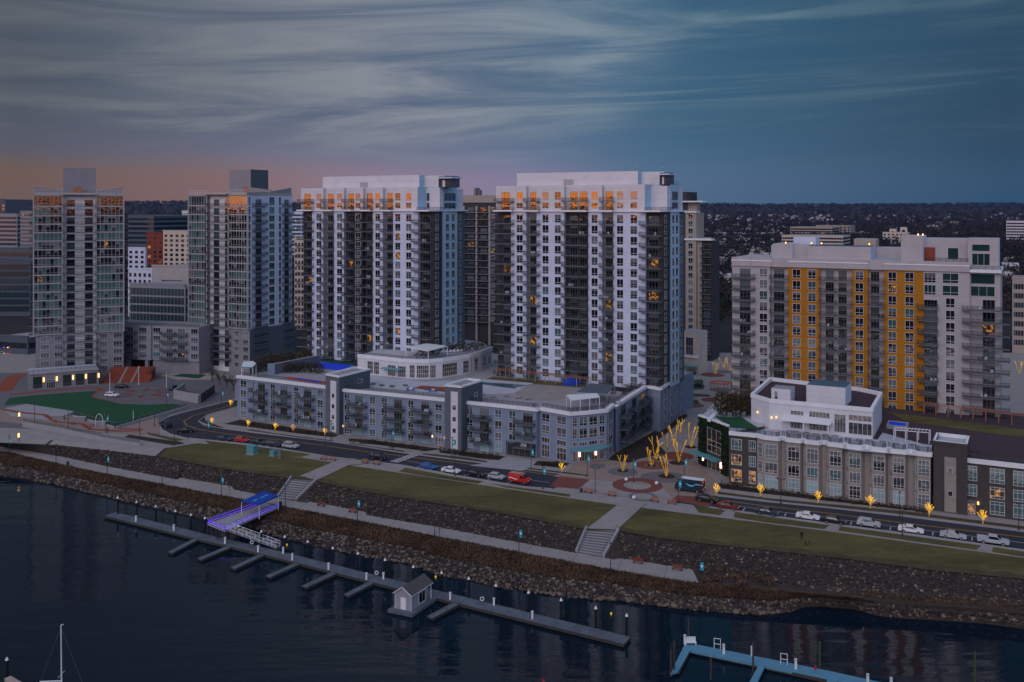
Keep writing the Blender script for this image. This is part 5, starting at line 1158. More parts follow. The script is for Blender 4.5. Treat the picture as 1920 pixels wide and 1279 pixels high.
# stairs from the lawn to the promenade
for (tl, tr_, bl, br), n_, lab in ((((547, 897), (591, 901), (521, 935), (553, 939)), 18, 'grey stone stairway beside the blue gangway canopy'), (((1102, 991), (1157, 995), (1083, 1037), (1129, 1045)), 20, 'grey stone stairway descending below the brick plaza')):
    TL, TR = G(*tl, 5.6), G(*tr_, 5.6); BL, BR = G(*bl, 2.6), G(*br, 2.6); t = thing('stairway', lab, 'stairs', (*((BL+BR)/2), 2.6), 'stone stairways to the promenade'); mb = MB()
    for k in range(n_):
        a0, a1 = k/n_, (k+1)/n_; z = 2.62+3.0*(k+1)/n_; q0, q1, q2, q3 = BL.lerp(TL, a0), BR.lerp(TR, a0), BR.lerp(TR, a1), BL.lerp(TL, a1)
        mb.prism([q0, q1, q2, q3], 2.0, z, 'concrete_pale' if k % 2 else 'paver_grey')
    mb.build('steps', t)
    for p, q_ in ((BL, TL), (BR, TR)):
        d = (q_-p); nn = V2(-d.y, d.x).normalized()*.5*(-1 if p is BR else 1); m2 = MB(); m2.prism([p, p+nn, q_+nn, q_], 2.0, [3.2, 3.2, 6.1, 6.1], 'concrete', top='concrete_pale'); m2.build('side_wall', t)
        m3 = MB()
        for k in range(7): s_ = k/6; c0 = p.lerp(q_, s_); z = 2.7+3.1*s_; m3.tube((*c0, z), (*c0, z+1), .04, .04, 'grey_metal', 5)
        m3.tube((*p, 3.7), (*q_, 6.8), .05, .05, 'grey_metal', 5); m3.build('handrail', t)
# ------------------------------------------------------------------ stones and dry grass
def rocks_mesh(name, pts, rad, mats_, probs, kind='stuff', sub=1):
    phi = (1+5**.5)/2
    iv = np.array([(-1, phi, 0), (1, phi, 0), (-1, -phi, 0), (1, -phi, 0), (0, -1, phi), (0, 1, phi), (0, -1, -phi), (0, 1, -phi), (phi, 0, -1), (phi, 0, 1), (-phi, 0, -1), (-phi, 0, 1)], float); iv /= np.linalg.norm(iv[0])
    fc = np.array([(0, 11, 5), (0, 5, 1), (0, 1, 7), (0, 7, 10), (0, 10, 11), (1, 5, 9), (5, 11, 4), (11, 10, 2), (10, 7, 6), (7, 1, 8), (3, 9, 4), (3, 4, 2), (3, 2, 6), (3, 6, 8), (3, 8, 9), (4, 9, 5), (2, 4, 11), (6, 2, 10), (8, 6, 7), (9, 8, 1)])
    n = len(pts); pts = np.asarray(pts, float); rad = np.asarray(rad, float)
    v = iv[None]*NR.uniform(.7, 1.25, (n, 12, 1))*NR.uniform(.6, 1.25, (n, 1, 3))*np.array([1.1, 1, .75]); a = NR.uniform(0, 6.28, n); ca, sa = np.cos(a), np.sin(a)
    x = v[..., 0]*ca[:, None]-v[..., 1]*sa[:, None]; y = v[..., 0]*sa[:, None]+v[..., 1]*ca[:, None]; v = np.stack([x, y, v[..., 2]], -1)*rad[:, None, None]+pts[:, None]
    f = (fc[None]+(np.arange(n)*12)[:, None, None]).reshape(-1, 3); me = bpy.data.meshes.new(name)
    me.vertices.add(n*12); me.vertices.foreach_set('co', v.reshape(-1)); me.loops.add(len(f)*3); me.loops.foreach_set('vertex_index', f.reshape(-1).astype(np.int32))
    me.polygons.add(len(f)); me.polygons.foreach_set('loop_start', (np.arange(len(f))*3).astype(np.int32))
    for m in mats_: me.materials.append(MATS[m])
    me.polygons.foreach_set('material_index', np.repeat(NR.choice(len(mats_), n, p=probs), 20).astype(np.int32)); me.update(calc_edges=True)
    o = bpy.data.objects.new(name, me); COL.objects.link(o)
    return tag(o, kind=kind) if kind else o
def surf(x, t, fa, fb, za, zb): y = fa(x)+(fb(x)-fa(x))*t; return np.stack([x, y, za+(zb-za)*t], -1)
n = 21000; x = NR.uniform(-160, 128, n); t = NR.uniform(-.03, 1.0, n)
sxl = [G(a, b, 4).x for a, b in ((520, 920), (592, 920), (1082, 1015), (1158, 1015))]
cx = G(560, 917, 4).x; keep = ~(((x > G(532, 917, 4).x-.5) & (x < G(574, 917, 4).x+1.2)) | ((x > G(1090, 1015, 4).x-1.0) & (x < G(1148, 1015, 4).x+1.0))); keep &= x > G(84, 850, 4).x
x, t = x[keep], t[keep]; p = surf(x, t, f3, f4, 2.6, 5.5); big = (x > 40)
rocks_mesh('rubble_slope', p, NR.uniform(.12, .34, len(x))*np.where(big, 1.05, 1.), ['rock', 'rock_b', 'rock_c', 'rock_d'], [.60, .09, .29, .02])
n = 11000; x = NR.uniform(-160, 130, n); t = NR.uniform(-.06, 1.0, n)**1.0; p = surf(x, t, f0, f1, .05, 1.6)
rocks_mesh('shore_rubble', p, NR.uniform(.16, .46, n), ['rock', 'rock_b', 'rock_c', 'rock_d'], [.42, .24, .31, .03])
n = 7500; x = NR.uniform(55, 130, n); t = NR.uniform(-.05, 1.05, n); p = surf(x, t, f1, f3, 1.6, 2.8)
rocks_mesh('shore_rubble', p, NR.uniform(.2, .5, n), ['rock', 'rock_b', 'rock_c'], [.62, .14, .24])
# boulders along the waterline, largest nearest
bm = [rocks_mesh('boulder', [(0, 0, 0)], [1.], [m], [1.], kind=None) for m in ('rock_b', 'rock', 'rock_b', 'rock', 'rock_b')]
for o in bm: COL.objects.unlink(o)
k = 0
for px in np.linspace(70, 1900, 250):
    x = G(px, 1040, 0).x if px > 600 else G(px, 890+px*.16, 0).x
    base = bm[R.randrange(5)]; o = base.copy(); COL.objects.link(o); o.name = 'boulder'
    big = 1.0 if 1050 < px < 1500 else .75
    s_ = R.uniform(.3, .8)*big; o.scale = (s_*1.2, s_, s_*.85); o.location = (x, float(f0(x))+R.uniform(-.2, .9), .25); o.rotation_euler.z = R.uniform(0, 6)
    tag(o, 'weathered boulder in the rough line of shore stones at the waterline', 'boulder', 'boulders along the waterline')
def tufts(name, n, x0, x1, fa, fb, za, zb, h, m, m2, kk=4):
    x = NR.uniform(x0, x1, n); t = NR.uniform(0, 1, n); p = surf(x, t, fa, fb, za, zb); v = []; f = []
    for i in range(kk):
        a = NR.uniform(0, 6.28, n); hh = h*NR.uniform(.4, 1.1, n); w_ = .10; ln = NR.uniform(.2, .8, n)*h
        d = np.stack([np.cos(a), np.sin(a), 0*a], -1); s_ = np.stack([-np.sin(a), np.cos(a), 0*a], -1)*w_*h*2
        v.append(np.stack([p-s_, p+s_, p+d*ln[:, None]+np.stack([0*a, 0*a, hh], -1)], 1))
    v = np.concatenate(v).reshape(-1, 3); nf = len(v)//3; me = bpy.data.meshes.new(name); me.vertices.add(len(v)); me.vertices.foreach_set('co', v.reshape(-1))
    me.loops.add(len(v)); me.loops.foreach_set('vertex_index', np.arange(len(v), dtype=np.int32)); me.polygons.add(nf); me.polygons.foreach_set('loop_start', (np.arange(nf)*3).astype(np.int32))
    me.materials.append(MATS[m]); me.materials.append(MATS[m2]); me.polygons.foreach_set('material_index', NR.choice(2, nf, p=[.6, .4]).astype(np.int32)); me.update(calc_edges=True)
    o = bpy.data.objects.new(name, me); COL.objects.link(o); return tag(o, kind='stuff')
tufts('dry_grass', 24000, -170, 62, f1, f2, 1.6, 2.45, .55, 'straw', 'straw_b', 5)
tufts('dry_grass', 3000, 62, 92, f1, f3, 1.8, 2.6, .6, 'straw', 'straw_b', 5)
for px, py in ((1325, 1075), (1345, 1090), (1360, 1078), (1380, 1090), (1402, 1085), (1425, 1092), (1322, 1094), (1442, 1098), (1390, 1100)):
    bush(px, py, 2.4, 2.2, 1.3, 'rusty dry grass mound past the end of the promenade', 'dry mounds past the promenade end', 'straw', 'grass_mound', 170, .22)
# ------------------------------------------------------------------ vehicles
RU = math.atan2(-.44, .9)
def wheels(t, L, wb, r, w):
    for x in (-wb/2, wb/2):
        for y in (-w/2+.1, w/2-.1):
            a = MB(); a.tube((x, y-.11, r), (x, y+.11, r), r, r, 'tyre', 14); o = a.build('wheel', t, False)
            b = MB(); s_ = 1 if y > 0 else -1; b.tube((x, y+s_*.10, r), (x, y+s_*.13, r), r*.62, r*.58, 'rim', 10); b.build('rim', o, False)
def shell(prof_, w, m, tum=.12, zb=.95):
    """side profile (x,z) swept across the width, pulled in above the belt line, edges rounded"""
    mb = MB(); n = len(prof_); ys = [-w/2, -w/2+.1, w/2-.1, w/2]
    for y in ys:
        for x, z in prof_:
            e = .05 if abs(y) > w/2-.05 else 0
            yy = y*(1-(tum*2/w)*max(0, z-zb)/.5) if z > zb else y
            mb.v.append((x*(1-e*.35), yy, z-(.04 if e and z > .5 else 0)))
    i_ = mb.mi(m)
    for k in range(3):
        for j in range(n): a = k*n+j; b = k*n+(j+1) % n; mb.f.append((a, b, b+n, a+n)); mb.m.append(i_)
    mb.f.append(tuple(range(n-1, -1, -1))); mb.m.append(i_); mb.f.append(tuple(3*n+j for j in range(n))); mb.m.append(i_); return mb
KINDS = {
 'sedan': (4.8, 1.85, 2.8, .33, [(-2.4, .35), (2.38, .35), (2.42, .62), (2.2, .78), (1.1, .96), (.35, 1.40), (-.9, 1.44), (-1.75, 1.05), (-2.35, 1.0), (-2.42, .6)], [(1.02, .98), (.36, 1.37), (-.88, 1.41), (-1.62, 1.05)]),
 'suv': (4.6, 1.9, 2.7, .37, [(-2.3, .4), (2.28, .4), (2.32, .75), (2.1, .98), (1.15, 1.1), (.5, 1.62), (-1.7, 1.68), (-2.2, 1.15), (-2.3, .7)], [(1.08, 1.12), (.5, 1.57), (-1.66, 1.62), (-2.1, 1.15)]),
 'hatch': (4.1, 1.8, 2.5, .33, [(-2.05, .35), (2.0, .35), (2.05, .65), (1.85, .85), (1.0, 1.02), (.35, 1.48), (-1.35, 1.5), (-1.95, 1.02), (-2.05, .6)], [(.95, 1.04), (.36, 1.44), (-1.32, 1.46), (-1.85, 1.04)])}
def car(px, py, kind, colr, label, rz=None, grp='cars parked along the road', z=6.0, sc=1.):
    p = G(px, py, z); rz = RU if rz is None else rz
    t = thing('parked_car', label, 'car', (*p, z), grp, rz); t.scale = (sc,)*3
    L_, w, wb, r, pf, gp = KINDS[kind]; cm = 'car_'+colr
    shell(pf, w, cm).build('body', t, False)
    gm = MB(); zb = .95 if kind != 'suv' else 1.05
    for s_ in (-1, 1):
        pts = [(x, s_*(w/2*(1-(.24/w)*max(0, zz-.95)/.5)+.012), zz-.02) for x, zz in gp]; gm = MB(); gm.face(pts, 'car_glass'); gm.build('side_window', t, False)
    for (x0, z0), (x1, z1) in ((gp[0], gp[1]), (gp[3], gp[2])):
        o_ = .03 if x0 > 0 else -.03; f_ = lambda zz: w/2*(1-(.24/w)*max(0, zz-.95)/.5)-.14
        gm = MB(); gm.face([(x0+o_, -f_(z0), z0+.035), (x0+o_, f_(z0), z0+.035), (x1+o_, f_(z1), z1+.03), (x1+o_, -f_(z1), z1+.03)], 'car_glass'); gm.build('windscreen' if x0 > 0 else 'rear_window', t, False)
    wheels(t, L_, wb, r, w)
    for y in (-w/2+.3, w/2-.3):
        a = MB(); a.box(L_/2-.06, L_/2+.015, y-.2, y+.2, .58, .72, 'white_metal'); a.build('headlight', t, False)
        a = MB(); a.box(-L_/2-.015, -L_/2+.06, y-.18, y+.18, .7, .84, 'glow_red' if colr == 'x' else 'car_red'); a.build('taillight', t, False)
    return t
CARS = [(348, 811, 'sedan', 'black', 'black sedan waiting at the bend of the road', .35), (420, 826, 'sedan', 'darkblue', 'dark sedan parked just before the small red hatchback', -.32), (453, 828.5, 'hatch', 'red', 'small bright red hatchback among the dark parked cars', -.34),
 (484, 833, 'sedan', 'darkblue', 'dark sedan parked just past the small red hatchback', -.36), (513, 837, 'suv', 'darkblue', 'dark blue-grey SUV parked behind the silver SUV near the teal cabinets', -.38), (545, 840, 'suv', 'silver', 'silver SUV parked beyond the teal utility cabinets', -.40),
 (710, 861, 'suv', 'black', 'black SUV stopped by the crosswalk', -.42), (803, 879, 'hatch', 'blue', 'bright blue hatchback parked beside the long lawn', None), (846, 886, 'sedan', 'white', 'white sedan parked next to the bright blue hatchback', None),
 (891, 892, 'sedan', 'black', 'black sedan parked between the white sedan and silver hatchback', None), (931, 898, 'hatch', 'silver', 'silver hatchback parked behind the red ladder van', None), (1325, 940, 'sedan', 'black', 'black sedan parked behind the dark delivery truck', None),
 (1365, 954, 'sedan', 'maroon', 'dark red sedan parked first past the brick crossing', None), (1438, 965, 'sedan', 'darkblue', 'dark blue sedan parked after the dark red sedan', None), (1515, 973, 'sedan', 'white', 'white sedan parked above the person walking the dog', None),
 (1564, 981, 'sedan', 'black', 'black sedan parked between a white sedan and a silver SUV', None), (1629, 987, 'suv', 'silver', 'silver SUV parked before the ornate brick bays', None), (1708, 998, 'sedan', 'white', 'white sedan with dark sunroof parked near the brick stair tower', None),
 (1787, 1009, 'sedan', 'silver', 'silver sedan parked ahead of the grey pickup', None), (210, 744, 'suv', 'white', 'white SUV parked on the star plaza', -.2), (229, 728, 'sedan', 'black', 'black sedan at the back of the star plaza', .25), (326, 731, 'suv', 'darkblue', 'dark SUV at the right rim of the star plaza', 1.3),
 (1298, 702, 'sedan', 'black', 'black car on the ring plaza behind the tall white tower', .1), (1308, 725, 'sedan', 'darkblue', 'dark car on the grass strip of the ring plaza', .1)]
for c_ in CARS: car(*c_[:5], rz=c_[5])
# grey pickup at the right, dark pickup at the bend
def pickup(px, py, colr, label, rz):
    p = G(px, py); t = thing('pickup_truck', label, 'pickup truck', (*p, 6), 'pickup trucks', rz)
    shell([(-2.8, .5), (2.75, .5), (2.8, .85), (2.6, 1.1), (1.35, 1.2), (.75, 1.75), (-.75, 1.78), (-.95, 1.2), (-1.0, .95), (-2.75, .95), (-2.8, .9)], 1.98, 'car_'+colr, zb=1.1).build('body', t, False)
    for s_ in (-1, 1):
        a = MB(); a.box(-2.8, -.98, s_*.99-.06, s_*.99+.02, .95, 1.22, 'car_'+colr); a.build('bed_side', t, False)
        a = MB(); a.face([(1.2, s_*1.0, 1.2), (.7, s_*.92, 1.68), (-.7, s_*.92, 1.7), (-.8, s_*1.0, 1.2)], 'car_glass'); a.build('side_window', t, False)
    a = MB(); a.box(-2.82, -2.74, -.93, .93, .95, 1.22, 'car_'+colr); a.build('tailgate', t, False)
    a = MB(); a.face([(1.38, -.8, 1.24), (1.38, .8, 1.24), (.8, .76, 1.76), (.8, -.76, 1.76)], 'car_glass'); a.build('windscreen', t, False); wheels(t, 5.6, 3.4, .4, 1.98)
    for y in (-.7, .7): a = MB(); a.box(2.74, 2.82, y-.2, y+.2, .8, 1.0, 'white_metal'); a.build('headlight', t, False)
pickup(1862, 1020, 'silver', 'silver crew-cab pickup truck last in the row at the right', RU)
pickup(311, 800, 'darkblue', 'dark blue pickup truck at the kerb of the road bend', 2.35)
# red van with a ladder rack
p = G(974, 904.5); t = thing('van', 'red work van with ladders on the roof and white swoosh lettering', 'van', (*p, 6), None, RU)
shell([(-2.7, .4), (2.65, .4), (2.7, .8), (2.5, 1.15), (1.75, 1.3), (1.2, 2.0), (-2.65, 2.1), (-2.7, .9)], 2.0, 'car_red', zb=1.2).build('body', t, False)
for s_ in (-1, 1): a = MB(); a.face([(1.65, s_*1.0, 1.3), (1.18, s_*.93, 1.85), (.5, s_*.93, 1.86), (.5, s_*1.0, 1.3)], 'car_glass'); a.build('side_window', t, False)
a = MB(); a.face([(1.82, -.8, 1.33), (1.82, .8, 1.33), (1.28, .78, 1.95), (1.28, -.78, 1.95)], 'car_glass'); a.build('windscreen', t, False)
a = MB()
for k in range(8): x0 = -2.4+k*.28; a.face([(x0, -1.012, 1.0+.12*math.sin(k*.7)), (x0+.28, -1.012, 1.0+.12*math.sin(k*.7+.7)), (x0+.28, -1.012, 1.25+.12*math.sin(k*.7+.7)), (x0, -1.012, 1.2+.12*math.sin(k*.7))], 'car_white')
a.build('side_stripe', t, False); wheels(t, 5.4, 3.3, .38, 2.0)
t2 = thing('ladder', 'timber-coloured ladder strapped on the roof of the red van', 'ladder', (*p, 8.2), None, RU); a = MB()
for y in (-.6, -.2, .25, .65): a.box(-2.3, 1.2, y-.05, y+.05, 0, .08, 'timber_pale')
for k in range(9): a.box(-2.2+k*.4, -2.1+k*.4, -.6, .65, .02, .07, 'timber_pale')
a.build('rungs', t2, False)
for y in (-.7, .7): a = MB(); a.box(2.63, 2.72, y-.18, y+.18, .75, .95, 'white_metal'); a.build('headlight', t, False)
# dark delivery truck with the smile arrow
p = G(1293, 921); t = thing('delivery_truck', 'dark blue step van with a curved cyan arrow on its side at the plaza', 'delivery truck', (*p, 6), None, RU+math.pi)
ms = shell([(-3.4, .5), (3.2, .5), (3.4, .9), (3.2, 1.5), (2.5, 2.0), (2.0, 2.95), (-3.4, 3.0)], 2.3, 'car_navy', zb=2.6); ms.build('body', t, False)
a = MB(); a.box(-3.38, 1.9, -1.02, 1.02, 3.01, 3.06, 'car_white'); a.build('roof', t, False)
a = MB(); a.face([(3.2, -.95, 1.56), (3.2, .95, 1.56), (2.5, .95, 2.05), (2.5, -.95, 2.05)], 'car_glass'); a.build('windscreen', t, False)
a = MB(); N_ = 16; q0 = []
for i in range(N_+1):
    u_ = i/N_; x = .6-2.4*u_*1.; z = 2.05-.42*math.sin(math.pi*u_)**1; th = .06+.10*math.sin(math.pi*min(1, u_*1.1)); q0.append((x, z, th))
for i in range(N_): (x0, z0, t0), (x1, z1, t1) = q0[i], q0[i+1]; a.face([(x0, 1.165, z0-t0), (x1, 1.165, z1-t1), (x1, 1.165, z1+t1), (x0, 1.165, z0+t0)], 'glow_cyan')
a.face([(-1.65, 1.166, 2.3), (-2.0, 1.166, 2.3), (-1.95, 1.166, 1.85)], 'glow_cyan'); a.build('arrow_logo', t, False)
cu = bpy.data.curves.new('lettering', 'FONT'); cu.body = 'prime'; cu.size = .55; cu.extrude = .005; cu.materials.append(M['car_white'])
to = bpy.data.objects.new('lettering', cu); COL.objects.link(to); bpy.context.view_layer.update(); tm = bpy.data.meshes.new_from_object(to.evaluated_get(bpy.context.evaluated_depsgraph_get())); bpy.data.objects.remove(to); to = bpy.data.objects.new('lettering', tm); COL.objects.link(to); to.parent = t; to.location = (-2.1, 1.17, 1.95); to.rotation_euler = (math.pi/2, 0, math.pi)
for s_ in (-1, 1): a = MB(); a.face([(2.35, s_*1.16, 1.5), (2.0, s_*1.13, 2.3), (1.5, s_*1.13, 2.3), (1.5, s_*1.16, 1.5)], 'car_glass'); a.build('side_window', t, False)
for y in (-.9, .9):
    a = MB(); a.box(3.34, 3.42, y-.16, y+.16, .9, 1.1, 'glow_yellowball'); a.build('headlight', t, False)
    a = MB(); a.box(-3.42, -3.38, y-.15, y+.15, 2.5, 2.9, 'glow_red'); a.build('taillight', t, False)
    a = MB(); a.box(-3.42, -3.38, y-.15, y+.15, .9, 1.2, 'glow_red'); a.build('brake_light', t, False)
wheels(t, 6.8, 4.2, .42, 2.3)
# ------------------------------------------------------------------ lamps, banners, bins, benches
def place(n): return ' '.join(n)
def lamp(px, py, z, h, label, grp, banner=False, arm=False, lit=False):
    p = G(px, py, z); t = thing('street_lamp', label, 'street lamp', (*p, z), grp, RU)
    a = MB(); a.tube((0, 0, 0), (0, 0, .5), .17, .12, 'dark_metal', 8); a.tube((0, 0, .5), (0, 0, h), .085, .06, 'dark_metal', 6); a.build('pole', t, False)
    hd = [(-.0, 0)] if not arm else [(-.75, 0), (.75, 0)]
    for x, y in hd:
        if arm: b = MB(); b.tube((0, 0, h-.5), (x, y, h-.1), .035, .035, 'dark_metal', 5); b.build('arm', t, False)
        b = MB(); b.tube((x, y, h-.15), (x, y, h+.12), .3, .1, 'dark_metal', 8); b.tube((x, y, h-.3), (x, y, h-.16), .13, .2, 'glow_warm' if lit else 'frame_white', 8); b.build('lamp_head', t, False)
    if banner:
        b = MB(); b.box(.1, .72, -.02, .02, h-2.1, h-.6, 'teal'); b.box(.2, .6, -.026, -.021, h-1.5, h-1.1, 'white_metal'); b.build('banner', t, False)
        b = MB(); b.box(.05, .75, -.025, .025, h-.6, h-.54, 'dark_metal'); b.build('banner_arm', t, False)
PL = [(17, 852, 1, 'far-left promenade lamp with teal banner below the broad steps'), (105, 869, 0, 'plain promenade lamp above the leftmost reach of shore'), (201, 889, 1, 'promenade lamp with teal banner at the left, before the dock end'),
      (304, 908, 0, 'plain promenade lamp between the two left teal banners'), (415, 930, 1, 'promenade lamp with teal banner left of the gangway'), (535, 951, 0, 'plain promenade lamp at the foot of the left stairway'),
      (670, 977, 1, 'promenade lamp with teal banner right of the gangway'), (815, 1006, 0, 'plain promenade lamp below the middle of the long lawn'), (973, 1036, 1, 'promenade lamp with teal banner left of the right stairway'),
      (1145, 1069, 0, 'plain promenade lamp just right of the right stairway'), (1312, 1101, 1, 'last promenade lamp with teal banner, past the path end')]
for px, py, b, l in PL: lamp(px, py, 2.6, 5.2, l, 'promenade lamps', bool(b))
SL = [(65, 792, 'street lamp beside the pale left plaza'), (128, 801, 'street lamp in front of the turf corner'), (200, 812, 'teal bannered lamp near the rocking arch'), (262, 821, 'lamp at the end of the red brick path'), (313, 765, 'lamp with banner at the turf right corner'),
      (290, 800, 'lamp by the dark blue pickup'), (327, 833, 'lamp by the grass triangle left of the first lawn'), (389, 825, 'lamp with teal banner before the road bend'), (352, 822, 'short lamp by the black sedan at the bend'), (416, 762, 'lamp with teal banner beside the block corner'),
      (621, 826, 'lamp with teal banner beside the left stair tower'), (610, 838, 'lamp on the kerb opposite the left stair tower'), (735, 842, 'lamp with teal banner among the middle block shrubs'), (848, 860, 'lamp with teal banner right of the right stair tower'), (853, 892, 'lamp at the white sedan by the lawn'),
      (996, 880, 'lamp with teal banner by the garage drive'), (1018, 917, 'lamp with teal banner beside the red brick crossing'), (1101, 893, 'lamp with teal banner before the block entrance'), (1116, 922, 'lamp on the lawn side of the brick plaza'), (1188, 904, 'lamp with teal banner amid the plaza rings'),
      (1272, 943, 'lamp with teal banner beside the dark delivery truck'), (1283, 900, 'lamp with teal banner behind the dark delivery truck'), (1464, 944, 'lamp on the kerb before the zigzag bays'), (1687, 972, 'lamp on the kerb left of the stair tower'), (1910, 994, 'lamp on the kerb at the right edge'),
      (1692, 1005, 'lamp standing by the white sedan with sunroof')]
for px, py, l in SL: lamp(px, py, 6, 5.6, l, 'street lamps', 'banner' in l, arm=R.random() < .4)
for px, py, l in ((824, 1006, 'small dark post on the promenade left of the plain middle lamp'), (430, 926, 'slim dark post at the step of the promenade bay')):
    p = G(px, py, 2.6); t = thing('sign_post', l, 'sign post', (*p, 2.6)); a = MB(); a.tube((0, 0, 0), (0, 0, 2), .05, .05, 'dark_metal', 6); a.build('post', t, False); a = MB(); a.box(-.2, .2, -.03, .03, 1.5, 2.0, 'grey_metal'); a.build('plate', t, False)
def bench(px, py, z, label, grp='red slatted benches', rz=RU, m='timber'):
    p = G(px, py, z); t = thing('park_bench', label, 'bench', (*p, z), grp, rz); a = MB()
    for k in range(3): a.box(-.95, .95, -.3+k*.2, -.14+k*.2, .42, .47, m)
    a.build('seat', t, False); a = MB()
    for k in range(3): a.box(-.95, .95, .3, .35, .55+k*.15, .66+k*.15, m)
    a.build('backrest', t, False)
    for x in (-.8, .8): a = MB(); a.box(x-.04, x+.04, -.28, .34, 0, .42, 'dark_metal'); a.box(x-.03, x+.03, .3, .345, .42, .95, 'dark_metal'); a.build('leg', t, False)
for px, py, l in ((602, 949, 'red bench on the promenade right of the left stairway'), (661, 961, 'red bench on the promenade before the banner lamp'), (1196, 1056, 'red bench on the promenade past the right stairway'), (1270, 1069, 'red bench near the end of the promenade')): bench(px, py, 2.65, l, m='brick_red')
for px, py, l in ((607, 862, 'brown bench left of the diagonal walk top'), (624, 864, 'brown bench second left of the diagonal walk top'), (684, 868, 'brown bench right of the diagonal walk top'), (706, 871, 'brown bench beside the stopped black SUV'),
                  (1103, 924, 'brown bench leftmost along the brick plaza edge'), (1147, 930, 'brown bench second along the brick plaza edge'), (1227, 941, 'brown bench third along the brick plaza edge'), (1260, 945, 'brown bench last along the brick plaza edge')): bench(px, py, 6.02, l, 'brown benches by the lawn', m='timber')
for px, py, z, l in ((127, 872, 2.6, 'dark litter bin on the left promenade'), (526, 948, 2.6, 'dark litter bin beside the blue gangway canopy'), (1090, 923, 6, 'dark litter bin at the left end of the plaza benches')):
    p = G(px, py, z); t = thing('litter_bin', l, 'litter bin', (*p, z)); a = MB(); a.tube((0, 0, 0), (0, 0, 1.0), .33, .38, 'dark_metal', 10); a.build('drum', t, False); a = MB(); a.tube((0, 0, 1.0), (0, 0, 1.15), .4, .25, 'grey_metal', 10); a.build('lid', t, False)
for px, py, w_, h_, l in ((473, 851, 2.3, 2.1, 'large teal utility cabinet on the first lawn'), (512, 855, 1.4, 1.4, 'small teal utility cabinet right of the large one')):
    p = G(px, py, 5.9); t = thing('utility_cabinet', l, 'utility cabinet', (*p, 5.9), None, RU); a = MB(); a.box(-w_/2-.2, w_/2+.2, -w_/2-.1, w_/2+.1, 0, .15, 'concrete_pale'); a.build('plinth', t, False); a = MB(); a.box(-w_/2, w_/2, -w_/2.5, w_/2.5, .15, h_, 'teal_soft'); a.build('body', t, False); a = MB(); a.box(-w_/2-.05, w_/2+.05, -w_/2.5-.05, w_/2.5+.05, h_, h_+.1, 'teal_soft'); a.build('lid', t, False)
p = G(524, 860, 5.9); t = thing('utility_cabinet', 'tall grey pillar cabinet right of the teal cabinets', 'utility cabinet', (*p, 5.9)); a = MB(); a.box(-.45, .45, -.4, .4, 0, 2.6, 'grey_metal'); a.build('body', t, False); a = MB(); a.box(-.5, .5, -.45, .45, 2.6, 2.7, 'grey_stucco'); a.build('lid', t, False)
for px, py, l in ((1174, 902, 'pale stone ball left of the plaza lamp'), (1231, 909, 'pale stone ball right of the plaza lamp'), (1188.5, 936, 'white stone ball on the lawn edge of the plaza')):
    p = G(px, py); o = rocks_mesh('stone_ball', [(0, 0, 0)], [1], ['trim_white'], [1.], kind=None); me = bpy.data.meshes.new('stone_ball'); a = MB()
    for i in range(12):
        for j in range(6):
            q_ = lambda i, j: (.42*math.cos(i*math.pi/6)*math.sin(j*math.pi/6), .42*math.sin(i*math.pi/6)*math.sin(j*math.pi/6), .42-.42*math.cos(j*math.pi/6)); a.face([q_(i, j), q_(i+1, j), q_(i+1, j+1), q_(i, j+1)], 'trim_white')
    bpy.data.objects.remove(o); o = a.build('stone_ball'); o.location = (*p, 6); tag(o, l, 'stone ball', 'stone balls on the plaza')
# white arch, cross swing and small sculptures by the turf
p = G(186, 800); t = thing('arch', 'thin white arch standing on the red brick path by the turf', 'arch', (*p, 6)); a = MB()
for i in range(16): u0, u1 = math.pi*i/16, math.pi*(i+1)/16; a.tube((1.1*math.cos(u0), 0, 1.6+2.2*math.sin(u0)), (1.1*math.cos(u1), 0, 1.6+2.2*math.sin(u1)), .08, .08, 'white_metal', 6)
a.build('hoop', t, False)
for s_ in (-1.1, 1.1): b = MB(); b.tube((s_, 0, 0), (s_, 0, 1.6), .08, .08, 'white_metal', 6); b.build('leg', t, False)
for px, py, l in ((110, 787, 'stone plinth wall by the left plaza corner'), (150, 790, 'stone plinth wall in the middle of the turf front'), (188, 799, 'stone plinth wall under the white arch')):
    p = G(px, py); o = MB(); o.box(-1.7, 1.7, -.5, .5, 0, 1.3, 'stone_grey'); o.box(-1.8, 1.8, -.6, .6, 1.3, 1.45, 'concrete_band'); o = o.build('stone_bench'); o.location = (*p, 6); tag(o, l, 'stone plinth', 'stone plinths by the turf')
for px, py, l in ((137, 797, 'dark bicycle rack left of the white arch'), (172, 801, 'dark bicycle rack at the foot of the white arch'), (200, 808, 'dark bicycle rack right of the white arch')):
    p = G(px, py); t = thing('bicycle_rack', l, 'bicycle rack', (*p, 6), 'bicycle racks')
    for k in (-1, 0, 1): b = MB(); [b.tube((k*.6, .4*math.cos(i*math.pi/6), .5+.4*math.sin(i*math.pi/6)), (k*.6, .4*math.cos((i+1)*math.pi/6), .5+.4*math.sin((i+1)*math.pi/6)), .05, .05, 'dark_metal', 4) for i in range(12)]; b.build('hoop', t, False)
A_, B_ = G(138, 781), G(217, 803); C_ = G(350, 765); mb = MB(); rail(mb, A_, B_, 6, 1.5, 'grey_metal', 2.2); rail(mb, B_, C_, 6, 1.5, 'grey_metal', 2.2); o = mb.build('glass_fence'); tag(o, 'green tinted glass fence along the front edge of the turf', 'fence')
mb = MB(); ww = Wall(B_, C_); mb.wbox(ww, 0, ww.L, .15, .6, 6, 6.7, 'concrete_pale'); ww = Wall(A_, B_); mb.wbox(ww, 0, ww.L, .15, .6, 6, 6.6, 'concrete_pale'); o = mb.build('kerb_wall'); tag(o, 'low pale wall at the foot of the glass fence', 'wall')
